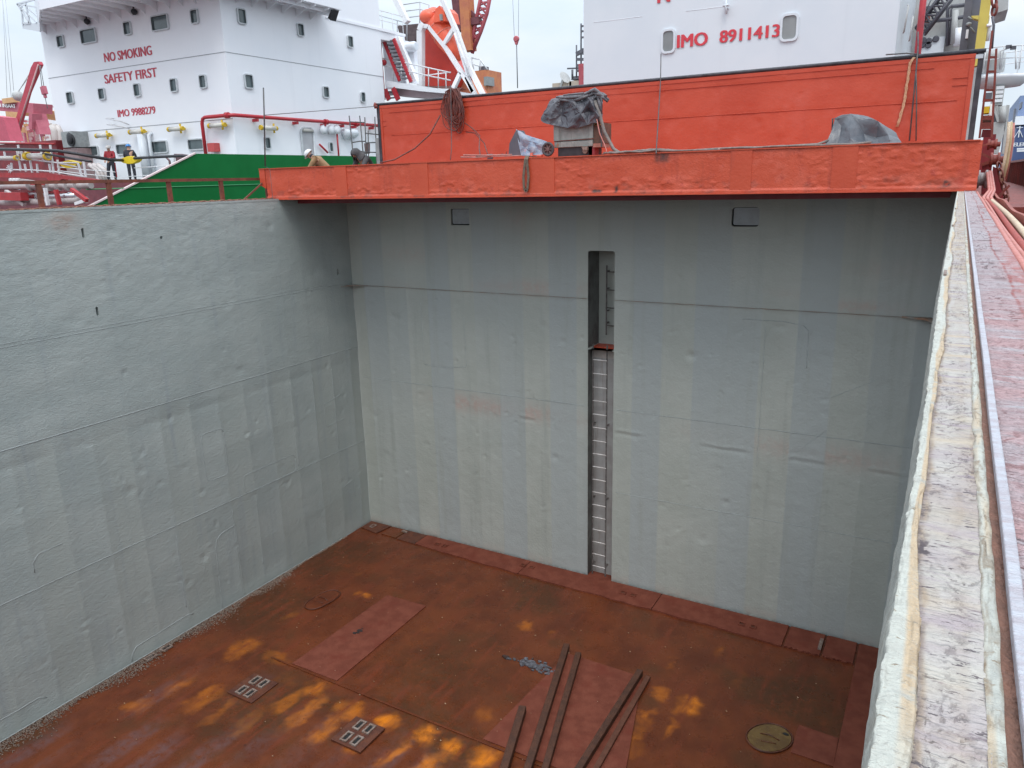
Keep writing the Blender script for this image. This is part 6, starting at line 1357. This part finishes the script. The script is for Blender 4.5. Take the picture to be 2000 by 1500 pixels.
for pts, r in (([(1086, 190), (1104, 191), (1124, 190), (1144, 187)], .022), ([(1094, 195), (1112, 197), (1130, 194), (1150, 186)], .026), ([(1100, 186), (1120, 184), (1140, 182)], .016),
               ([(1142, 186), (1154, 178), (1162, 175), (1170, 180), (1176, 190)], .030), ([(1150, 188), (1160, 182), (1172, 184), (1183, 190), (1189, 196)], .026), ([(1154, 196), (1166, 188), (1178, 190), (1187, 199)], .022), ([(1160, 178), (1168, 190), (1172, 206), (1175, 222)], .024), ([(1168, 180), (1178, 183), (1184, 188)], .020)):
    mb.tube([wp(x, y, -.02+.03*math.sin(k*2.1)) for k, (x, y) in enumerate(pts)], [r*(.8+.4*((k*7) % 3)/2) for k in range(len(pts))], 7)
mb.build('rolled_cloth', M('greyish_purple_cloth', (.085, .08, .09), (.16, .15, .16), ns=8, rough=.6, bump=.4, bs=30), o)
for k in range(2):
    dx = .08*k; mb = MB(); 
    pts = [(x1+.05, WY-.03, zt_+.32), (x1+.14+dx*.2, WY-.05, zt_+.12), (x1+.24+dx, WY-.06, zb+.12), (x1+.42+dx*1.5, WY-.08, ZT+.12), (x1+.6+dx, WY-.2, ZT+.03), (x1+1.1, WY-.5, ZT+.02)] if k == 0 else [(x1+.10, WY-.06, zt_+.02), (x1+.16, WY-.08, zb+.1), (x1+.28, WY-.1, ZT+.16), (x1+.36, WY-.2, ZT+.03)]
    mb.tube(pts, .030 if k == 0 else .010, 8); tag(mb.build('cable', CABLEG if k == 0 else HOSEP), 'thick grey cable running down from the tarpaulin bundle' if k == 0 else 'thin pink cable hanging beside the thick grey cable', 'cable')
# blue-white sheet
Tq = [(1008, 252), (1020, 258), (1036, 262), (1053, 270), (1071, 279)]
o = cloth('plastic_sheet', SACK, [[(x, y+16, .40) for x, y in Tq], [(x, y, .06) for x, y in Tq], [(1011, 270, .0), (1023, 272, -.05), (1039, 276, .03), (1054, 281, -.04), (1069, 287, .02)],
          [(1014, 288, -.02), (1026, 289, .04), (1040, 290, -.05), (1053, 293, .02), (1066, 294, -.02)], [(1018, 304, -.02), (1029, 304, -.06), (1041, 303, .0), (1053, 302, -.05), (1064, 302, -.02)]],
          'blue and white plastic sheet thrown over something left of the spoked wheel', 'plastic sheet', .03, .10)
mb = MB(); a0, a1, a2, a3 = wp(993, 304), wp(1008, 254), wp(1015, 270), wp(1018, 304); mb.prism([wp(993, 305), wp(995, 280), a1, a2, a3], (0, .3, 0)); mb.build('dark_lining', CRDARK, o)
# tarp at right
T_ = [(1631, 231), (1645, 225), (1662, 222), (1690, 225), (1715, 236), (1735, 249), (1750, 260)]
rows = [[(x, y+18, .75) for x, y in T_], [(x, y+2, .42) for x, y in T_], [(x, y, .10) for x, y in T_],
        [(1624, 256, .01), (1643, 246, .10), (1660, 252, -.07), (1688, 262, .11), (1712, 270, .15), (1735, 264, .0), (1755, 270, .05)],
        [(1617, 272, -.06), (1640, 268, .02), (1660, 270, -.14), (1690, 276, .04), (1715, 277, .07), (1738, 274, -.08), (1758, 275, .0)],
        [(1608, 284, -.14), (1634, 284, -.06), (1662, 283, -.2), (1692, 282, -.08), (1718, 281, -.02), (1742, 280, -.14), (1763, 279, -.06)]]
cloth('tarpaulin', TARPG, rows, 'smooth grey tarpaulin covering a low heap at the right of the hatch cover', 'tarpaulin', .022, .22, hem=ZT+.006)
mb = MB(); mb.tube([wp(1625, 262, .1), wp(1626, 232, .1), wp(1640, 232, .1)], .012, 5); tag(mb.build('frame_bar', DARKST), 'thin dark bar sticking out left of the smooth grey tarpaulin', 'bar')
# cable coil hung on the panel rim
mb = MB(); r5 = random.Random(11); P0 = at(880, 178, Y=PY-.08)
for k in range(22):
    w_ = r5.uniform(.10, .40); hgt = r5.uniform(.62, 1.02); cx_ = P0.x+.08+r5.uniform(-.10, .10); ph = r5.uniform(-.25, .25); pts = []
    for i in range(27):
        t = 2*math.pi*i/26; wob = 1+.08*math.sin(3*t+k)
        xx = math.sin(t)*w_*wob*(.55+.45*(1-math.cos(t))/2)
        pts.append((cx_+xx+.12*(1-math.cos(t))/2*ph, PY-.06-.002*k-.02*abs(math.sin(t)), P0.z+.04-hgt*(1-math.cos(t))/2*.98))
    mb.tube(pts, r5.uniform(.009, .014), 6, False)
for k in range(7):
    x = P0.x-.16+.06*k; mb.tube([(x-.05, PY-.07, P0.z-.25), (x, PY-.06, P0.z+.0), (x+.06, PY+.02, P0.z+.06), (x+.08, PY+.12, P0.z+.02)], .013, 6)
tag(mb.build('cable_coil', CABLE), 'coil of brown red cable hung over the rim of the standing hatch cover', 'cable coil')
mb = MB(); mb.tube([at(860, 225, Y=1.85), at(840, 262, Y=1.7), at(810, 290, Y=1.5), at(770, 312, Y=1.2), at(742, 318, Y=.9)], .017, 6); tag(mb.build('cable', CABLE), 'brown cable sagging left from the hung coil', 'cable')
mb = MB(); mb.tube([at(908, 240, Y=1.85), at(922, 250, Y=1.7), at(937, 265, Y=1.5), at(936, 290, Y=0), at(938, 304, Y=-.5)], .014, 6); mb.tube([at(910, 258, Y=1.85), at(928, 260, Y=1.7), at(946, 280, Y=1.), at(952, 300, Y=-.5)], .012, 6); tag(mb.build('cable', CABLE), 'pair of brown cables looping right from the hung coil', 'cable')
mb = MB(); mb.tube([at(880, 165, Y=PY-.15), at(881, 200, Y=PY-.16), at(882, 290, Y=PY-.3), at(880, 312, Y=PY-.5)], .010, 5); tag(mb.build('rope', DARKST), 'thin dark rope hanging straight through the cable coil', 'rope')
# small clutter on the beam top
mb = MB(); 
for (x0_, x1_, y_, r_) in ((905, 1000, 303, .012), (930, 1020, 305, .010), (900, 960, 307, .014)): mb.tube([at(x0_, y_, Y=-1.7), at((x0_+x1_)/2, y_+.5, Y=-1.72), at(x1_, y_-1, Y=-1.7)], r_, 6)
tag(mb.build('welding_rods', M('pinkish_rods', (.45, .2, .17), (.3, .15, .13), ns=12, rough=.5)), 'thin rods lying on the hatch cover below the cable coil', 'rods')
p = at(957, 300, Y=-1.5); mb = MB(); mb.lathe((p.x, p.y, ZT), (0, 0, 1), [(0, .055), (.12, .055), (.12, .04)], 14); tag(mb.build('tin', CRDARK), 'small dark tin on the hatch cover below the cable loops', 'tin')
mb = MB(); p = at(975, 300, Y=-1.6); mb.tube([p+Vector((0, 0, -.06)), p+Vector((.06, 0, 0)), p+Vector((.12, 0, -.05)), p+Vector((.16, 0, .03)), p+Vector((.15, 0, -.06))], .006, 5); tag(mb.build('wire_scrap', BLACK), 'bent scrap of black wire beside the small dark tin', 'wire')
mb = MB(); p = at(1040, 303, Y=-1.75); mb.lathe((p.x-.02, p.y, ZT), (0, 0, 1), [(0, .05), (.03, .05), (.05, .03), (.10, .025)], 10); mb.lathe((p.x+.07, p.y, ZT+.035), (1, 0, 0), [(0, .03), (.12, .03)], 10); tag(mb.build('pad_eye', ORED), 'lumpy orange red fitting on the hatch cover below the spoked wheel', 'fitting')
mb = MB(); r6 = random.Random(3)
for k in range(11):
    yy = -1.85+.05*k*.6; xs_ = np.linspace(7.2+.5*r6.random(), 9.6+2.0*r6.random()*(k < 4), 16)
    mb.tube([(x, yy+.05*math.sin(x*3+k), ZT+.02+.018*r6.random()+(.035 if x < 8.4 else 0)*r6.random()) for x in xs_], r6.uniform(.010, .018), 6)
tag(mb.build('cable_bundle', CABLEG), 'loose bundle of grey brown cables lying along the hatch cover edge', 'cable bundle')
mb = MB(); mb.tube([(10.1, WY-.5, ZT+.03), (10.6, WY-.25, ZT+.05), (10.75, WY, ZT+.12)], .02, 6); tag(mb.build('cable', CABLEG), 'grey cable end running under the smooth grey tarpaulin', 'cable')
# webbing sling over the front edge
p = at(1026, 304, Y=BY-.05); q = at(1025, 374, Y=BY-.05)
mb = MB(); pts = [(p.x+.04, BY+.25, ZT+.03), (p.x+.035, BY-.02, ZT+.035), (p.x+.03, BY-.055, ZT-.02), (p.x+.055, BY-.05, ZT-.3), (p.x+.03, BY-.05, q.z+.04), (p.x-.0, BY-.05, q.z), (p.x-.035, BY-.05, q.z+.05), (p.x-.045, BY-.05, ZT-.3), (p.x-.0, BY-.055, ZT-.02), (p.x-.0, BY-.01, ZT+.04), (p.x+.01, BY+.25, ZT+.03)]
for a, b in zip(pts, pts[1:]): mb.bar(a, b, .042, .012, up=(0, 1, 0) if abs(a[1]-b[1]) < .05 else (0, 0, 1))
tag(mb.build('webbing_sling', SLING), 'brown webbing sling looped over the front edge of the lying hatch cover', 'sling')
# rods / ropes against the cover
mb = MB(); RYY = BY-.12; mb.tube([at(514.5, 171, Y=RYY), at(516, 225, Y=RYY), at(518, 325, Y=RYY)], .014, 6); mb.tube([at(518, 325, Y=RYY), at(527, 330, Y=RYY), at(534, 400, Y=RYY), at(541.5, 456, Y=RYY)], .005, 5); tag(mb.build('thin_rod', DARKST), 'thin dark upright rod at the left end of the lying hatch cover', 'rod')
mb = MB(); mb.tube([at(516, 225, Y=RYY), at(600, 218.5, Y=.0), at(738, 207.5, Y=PY-.1)], .008, 5); tag(mb.build('wire', DARKST), 'thin wire stretched from the upright rod to the standing hatch cover', 'wire')
mb = MB(); mb.tube([at(1291, 105, Y=PY-.1), at(1290, 160, Y=PY-.1), at(1281.5, 300, Y=BY-.05)], .010, 5); tag(mb.build('rope', DARKST), 'thin dark rope dropping from the first deckhouse window to a black mark', 'rope')
mb = MB(); mb.tube([at(1793, 90, Y=PY-.06), at(1789, 140, Y=PY-.08), at(1776, 275, Y=PY-.25)], .014, 5); mb.tube([at(1789, 138, Y=PY-.09), at(1790, 200, Y=PY-.1), at(1789, 275, Y=PY-.2)], .012, 5); tag(mb.build('rope', DARKST), 'doubled dark rope hanging down the right part of the standing hatch cover', 'rope')
mb = MB(); pts = [(1786, 112), (1778, 122), (1775, 140), (1773, 155), (1770, 172), (1768, 190), (1765, 205), (1760, 222), (1756, 238), (1752, 248)]
for ph in (0, 2, 4): mb.tube([at(x+2.2*math.sin(i*1.9+ph), y, Y=PY-.04) for i, (x, y) in enumerate(pts)], .013, 5)
tag(mb.build('frayed_rope', BEIGE), 'frayed beige rope hanging down beside the doubled dark rope', 'rope')
mb = MB(); mb.tube([at(1793, 62, Y=PY+.1), at(1793, 107, Y=PY-.06)], .012, 5); mb.tube([at(1730, 107, Y=PY-.05), at(1770, 104, Y=PY-.06), at(1792, 106, Y=PY-.06)], .012, 5); tag(mb.build('wire', DARKST), 'dark tie wire knotted under the black top seal at the right', 'wire')
# scaffold at the left rim of the panel
sc_ = thing('scaffold', 'dark steel scaffold poles beside the left rim of the standing hatch cover', 'scaffold', (-1.3, 2.7, 7.9))
SYY = 3.3
def ss(x, y): return at(x, y, Y=SYY)
for (a, b) in (((682, 226), (691, 316)), ((702.5, 226), (711, 318)), ((712.5, 229), (716, 318)), ((732, 228), (736, 318)), ((719, 255), (720, 318))):
    mb = MB(); mb.tube([ss(*a), ss(*b), ss(*b)+Vector((.03, 0, -.7))], .017, 6); mb.build('pole', DARKST, sc_)
for pts in ([(684, 238), (713, 239.5)], [(689, 278), (702, 276), (713, 276)], [(714, 260), (740, 263)], [(716, 279), (738, 278)], [(706, 296.5), (737, 298)]):
    mb = MB(); mb.tube([ss(*q) for q in pts], .016, 6); mb.build('ledger', DARKST, sc_)
mb = MB(); mb.prism([ss(711, 280), ss(718, 280), ss(718, 300), ss(713, 300)], (0, .1, 0)); mb.build('clamp', RIM, sc_)
mb = MB(); mb.box((ss(738, 280).x, SYY-.1, 7.9), (ss(744, 280).x, SYY, ss(738, 270).z)); mb.build('upright_board', GREYM, sc_)

# ------------------------------------------------------------------ people
def skin(name, chains, mat, parent, sub=2):
    """chains: list of [(point, radius),...]; a chain may start at an existing joint: ('@', key)"""
    bm = bmesh.new(); L = bm.verts.layers.skin.verify(); reg = {}; first = True
    for chn in chains:
        prev = None
        for it in chn:
            if it[0] == '@': prev = reg[it[1]]; continue
            key, p, r = it; v = bm.verts.new(p); sk = v[L]; sk.radius = (r, r) if isinstance(r, (int, float)) else r; sk.use_root = first; first = False
            if prev is not None: bm.edges.new((prev, v))
            if key: reg[key] = v
            prev = v
    me = bpy.data.meshes.new(name); bm.to_mesh(me); bm.free()
    o = bpy.data.objects.new(name, me); COL.objects.link(o)
    o.modifiers.new('skin', 'SKIN').use_smooth_shade = True
    s = o.modifiers.new('sub', 'SUBSURF'); s.levels = sub; s.render_levels = sub
    dg = bpy.context.evaluated_depsgraph_get(); m2 = bpy.data.meshes.new_from_object(o.evaluated_get(dg)); bpy.data.objects.remove(o)
    m2.materials.clear(); m2.name = name
    return link(name, m2, mat, parent, smooth=True)
def person(label, base, rz, J, jacket, trousers, hair=None, helmet=None, face=1, group=None, hood=None, sleeves=None, mask=None):
    """J: joints in the figure's own frame, x = forward, y = left, z = up"""
    t = thing('person', label, 'person', base, rz, group)
    Mw = world_of(t); W = lambda p: Mw @ Vector(p)
    dr = lambda v: (Mw.to_3x3() @ Vector(v))
    hd = Vector(J['head']); nk = Vector(J['neck']); up = (hd-nk).normalized(); fw = Vector(J['look']).normalized(); fw = (fw-up*fw.dot(up)).normalized(); sd_ = up.cross(fw)
    ch = [[('pel', W(J['pelvis']), .12), ('wai', W(J['waist']), .115), ('che', W(J['chest']), .145), ('nek', W(nk), .055), ('jaw', W(hd-up*.06+fw*.012), .068), ('hed', W(hd+up*.02), .088), ('crn', W(hd+up*.085-fw*.01), .062)],
          [('@', 'hed'), ('nos', W(hd+fw*.082-up*.01), .024), (None, W(hd+fw*.112-up*.025), .012)],
          [('@', 'jaw'), (None, W(hd+fw*.07-up*.085), .030)]]
    for s in ('l', 'r'):
        sg = 1 if s == 'l' else -1
        ch.append([('@', 'hed'), (None, W(hd+sd_*sg*.088), .020)])
        sh, el, wr, hn = (Vector(J[k+s]) for k in ('sho', 'elb', 'wri', 'han'))
        ch.append([('@', 'che'), ('s'+s, W(sh), .062), ('e'+s, W(el), .046), ('w'+s, W(wr), .030), ('h'+s, W(wr.lerp(hn, .55)), .034)])
        d = (hn-wr).normalized(); acr = d.cross(Vector((0, 0, 1))); acr = acr.normalized() if acr.length > .1 else Vector((1, 0, 0)); dn = d.cross(acr)
        for q, (off, ln) in enumerate(((-.030, .075), (-.010, .088), (.010, .082), (.030, .062))):
            b = wr.lerp(hn, .55)+acr*off+d*.03; ch.append([('@', 'h'+s), (None, W(b), .011), (None, W(b+d*ln*.55+dn*.012), .0095), (None, W(b+d*ln*.85+dn*.035), .008)])
        b = wr.lerp(hn, .35)-acr*.035; ch.append([('@', 'h'+s), (None, W(b-acr*.015+d*.01), .012), (None, W(b-acr*.022+d*.045), .009)])
        hp_, kn, an, to = (Vector(J[k+s]) for k in ('hip', 'kne', 'ank', 'toe'))
        ch.append([('@', 'pel'), (None, W(hp_), .095), (None, W(kn), .060), (None, W(an), .042), (None, W(to), .038)])
    body = skin('body', ch, SKIN, t)
    jk = [[('a', W(Vector(J['pelvis'])+Vector((0, 0, -.03))), (.165, .14)), ('wai', W(J['waist']), (.165, .14)), ('che', W(J['chest']), (.20, .15)), (None, W(Vector(J['chest']).lerp(nk, .75)), .095), (None, W(nk), .072)]]
    for s in 'lr':
        sh, el, wr = (Vector(J[k+s]) for k in ('sho', 'elb', 'wri')); jk.append([('@', 'che'), (None, W(sh), .088), (None, W(el), .064), (None, W(el.lerp(wr, .92)), .050)])
    skin('jacket', jk, jacket, t)
    tr = [[('pel', W(J['pelvis']), (.15, .13)), (None, W(Vector(J['pelvis']).lerp(Vector(J['waist']), .5)), (.15, .13))]]
    for s in 'lr':
        hp_, kn, an = (Vector(J[k+s]) for k in ('hip', 'kne', 'ank')); tr.append([('@', 'pel'), (None, W(hp_), .112), (None, W(kn), .082), (None, W(an), .070)])
        to = Vector(J['toe'+s]); skin('boot', [[('a', W(an+Vector((0, 0, .06))), .055), (None, W(an+Vector((0, 0, -.02))), .056), (None, W(to), .045)]], BLACK, t)
    skin('trousers', tr, trousers, t)
    for sg in (1, -1):
        mb = MB(); mb.ball(W(hd+fw*.078+sd_*sg*.034+up*.018), .012, 8); mb.build('eye', BLACK, t)
    mb = MB(); mb.ball(W(hd+fw*.078-up*.055), (.02, .02, .007), 8); mb.build('mouth', M('lip', (.30, .10, .08), rough=.5, rv=0) if 'lip' not in bpy.data.materials else bpy.data.materials['lip'], t)
    def cap(name, mat, r, z0, brim=0, sq=1.0):
        vs = []; n, m = 20, 8
        for j in range(m+1):
            ph = (math.pi/2)*j/m*(1.0)
            for i in range(n):
                th = 2*math.pi*i/n; rr = r*math.cos(ph); vs.append(W(hd+up*(z0+r*sq*math.sin(ph))+fw*rr*1.12*math.cos(th)+sd_*rr*math.sin(th)))
        fs = [(j*n+i, j*n+(i+1) % n, (j+1)*n+(i+1) % n, (j+1)*n+i) for j in range(m) for i in range(n)]
        mb = MB(); mb.add(vs, fs, True)
        if brim:
            out = []
            for i in range(n):
                th = 2*math.pi*i/n; k = 1+(brim if math.cos(th) > 0 else .03)*(.3+.7*max(0, math.cos(th))); out.append(W(hd+up*(z0-.012)+fw*r*1.12*k*math.cos(th)+sd_*r*k*math.sin(th)))
            b = len(vs); mb.add([vs[i] for i in range(n)]+out, [(i, n+i, n+(i+1) % n, (i+1) % n) for i in range(n)], True)
        o = mb.build(name, mat, t); s = o.modifiers.new('thickness', 'SOLIDIFY'); s.thickness = .005
    if helmet: cap('helmet', helmet, .125, .025, .32, .95)
    if hood:
        mb = MB(); vs = []; n, m = 24, 12
        for j in range(m+1):
            hz = -.17+.315*j/m; rr = .135*math.sqrt(max(.02, 1-max(0, (hz+.02)/.165)**2))*(1 if hz > -.05 else 1+.5*(-.05-hz)/.12)
            al = .80 if hz < .05 else max(.02, .80*(.085-hz)/.035)
            for i in range(n+1):
                ph = al+(2*math.pi-2*al)*i/n; vs.append(W(hd+up*hz+fw*(rr*math.cos(ph)*1.12-.01)+sd_*rr*math.sin(ph)))
        mb.add(vs, [(j*(n+1)+i, j*(n+1)+i+1, (j+1)*(n+1)+i+1, (j+1)*(n+1)+i) for j in range(m) for i in range(n)], True)
        mb.ball(W(hd+fw*.055-up*.075), (.05, .05, .045), 10)
        o = mb.build('hood', hood, t); s = o.modifiers.new('thickness', 'SOLIDIFY'); s.thickness = .014
        skin('hood_collar', [[('a', W(hd-up*.04-fw*.05), .10), (None, W(nk-fw*.02), .10)]], hood, t)
    if hair: cap('hair', hair, .098, .03)
    if mask: skin('face_cover', [[('a', W(hd-up*.01-fw*.035), .088), (None, W(hd-up*.09+fw*.02), .078), (None, W(nk), .068)]], mask, t)
    return t
STAND = dict(pelvis=(0, 0, .95), waist=(0, 0, 1.08), chest=(0, 0, 1.30), neck=(.01, 0, 1.47), head=(.03, 0, 1.60), look=(1, 0, -.15),
             shol=(0, .18, 1.40), elbl=(.02, .25, 1.14), wril=(.18, .20, .98), hanl=(.24, .18, .92), shor=(0, -.18, 1.40), elbr=(.02, -.25, 1.14), wrir=(.20, -.18, 1.0), hanr=(.27, -.16, .95),
             hipl=(0, .10, .90), knel=(.02, .11, .50), ankl=(0, .12, .09), toel=(.15, .13, .045), hipr=(0, -.10, .90), kner=(.03, -.11, .50), ankr=(.0, -.12, .09), toer=(.15, -.13, .045))
p1 = at(222, 353, Y=10.5); p2 = at(260, 353, Y=10.6)
pa = person('worker in red and black jacket with grey helmet, standing on the neighbouring deck', (p1.x, 10.5, ZD), -1.0, dict(STAND, elbl=(.10, .26, 1.16), wril=(.30, .10, 1.10), hanl=(.37, .06, 1.08), ankr=(.12, -.2, .09), toer=(.26, -.24, .045), kner=(.08, -.15, .5)), CLR, CLB, helmet=M('grey_hard_hat', (.50, .48, .46), rough=.4, rv=0))
Wb = world_of(pa)
mb = MB(); 
for sg in (1, -1): mb.bar(Wb @ Vector((-.13, .1*sg, 1.42)), Wb @ Vector((-.14, .06*sg, .9)), .10, .05)
mb.box((-.2, -.19, .95), (-.09, .19, 1.40), Wb); mb.build('black_vest', CLB, pa)
mb = MB(); mb.bar(Wb @ Vector((.02, .19, .9)), Wb @ Vector((.02, .18, .2)), .06, .05); mb.build('trouser_stripe', CLR, pa)
person('worker in dark jacket with bright blue helmet, back half turned on the neighbouring deck', (p2.x, 10.6, ZD), 2.3, dict(STAND, elbl=(.10, .26, 1.16), wril=(.30, .10, 1.05), elbr=(.08, -.28, 1.16), wrir=(.28, -.12, 1.06)), CLB, CLB, helmet=HELB)
# two men aft of the covers, bent over work; only heads and shoulders show above the cover
BEND = dict(STAND, pelvis=(-.28, 0, .80), waist=(-.20, 0, .93), chest=(.02, 0, 1.12), neck=(.17, 0, 1.22), head=(.27, 0, 1.31), look=(1, 0, -.35),
            shol=(.05, .19, 1.18), elbl=(.22, .24, .93), wril=(.42, .15, .80), hanl=(.50, .12, .76), shor=(.05, -.19, 1.18), elbr=(.22, -.24, .93), wrir=(.42, -.12, .82), hanr=(.50, -.10, .78),
            hipl=(-.26, .10, .76), knel=(-.02, .13, .44), ankl=(-.14, .13, .09), hipr=(-.26, -.10, .76), kner=(-.02, -.13, .44), ankr=(-.14, -.13, .09), toel=(.02, .14, .045), toer=(.02, -.14, .045))
MY = 2.9
h1 = at(604, 301.5, Y=MY); h2 = at(694, 300, Y=MY)
def place_head(hpt, rz, J):
    hx, hy, hz = J['head']; c, s = math.cos(rz), math.sin(rz); return (hpt.x-(hx*c-hy*s), hpt.y-(hx*s+hy*c), hpt.z-hz)
rz1 = math.pi+.45; rz2 = -math.pi/2-.25
b1 = place_head(h1, rz1, BEND); b2 = place_head(h2, rz2, BEND)
person('man in white hard hat, black face cover and tan jacket bending behind the hatch cover', b1, rz1, BEND, CLT, CLT, helmet=HELW, mask=CLB)
person('bearded man in charcoal hooded jacket bending behind the hatch cover beside the scaffold', b2, rz2, dict(BEND, look=(1, 0, -.55)), CLG, CLB, hood=CLG, mask=None)
mb = MB(); zz = min(b1[2], b2[2]); mb.box((-4.2, 2.5, 7.901), (-.7, 4.0, zz)); tag(mb.build('staging', M('weathered_planks', (.25, .18, .12), (.18, .13, .09), ns=4, rough=.8)), 'low plank staging the two bending men stand on', 'staging')
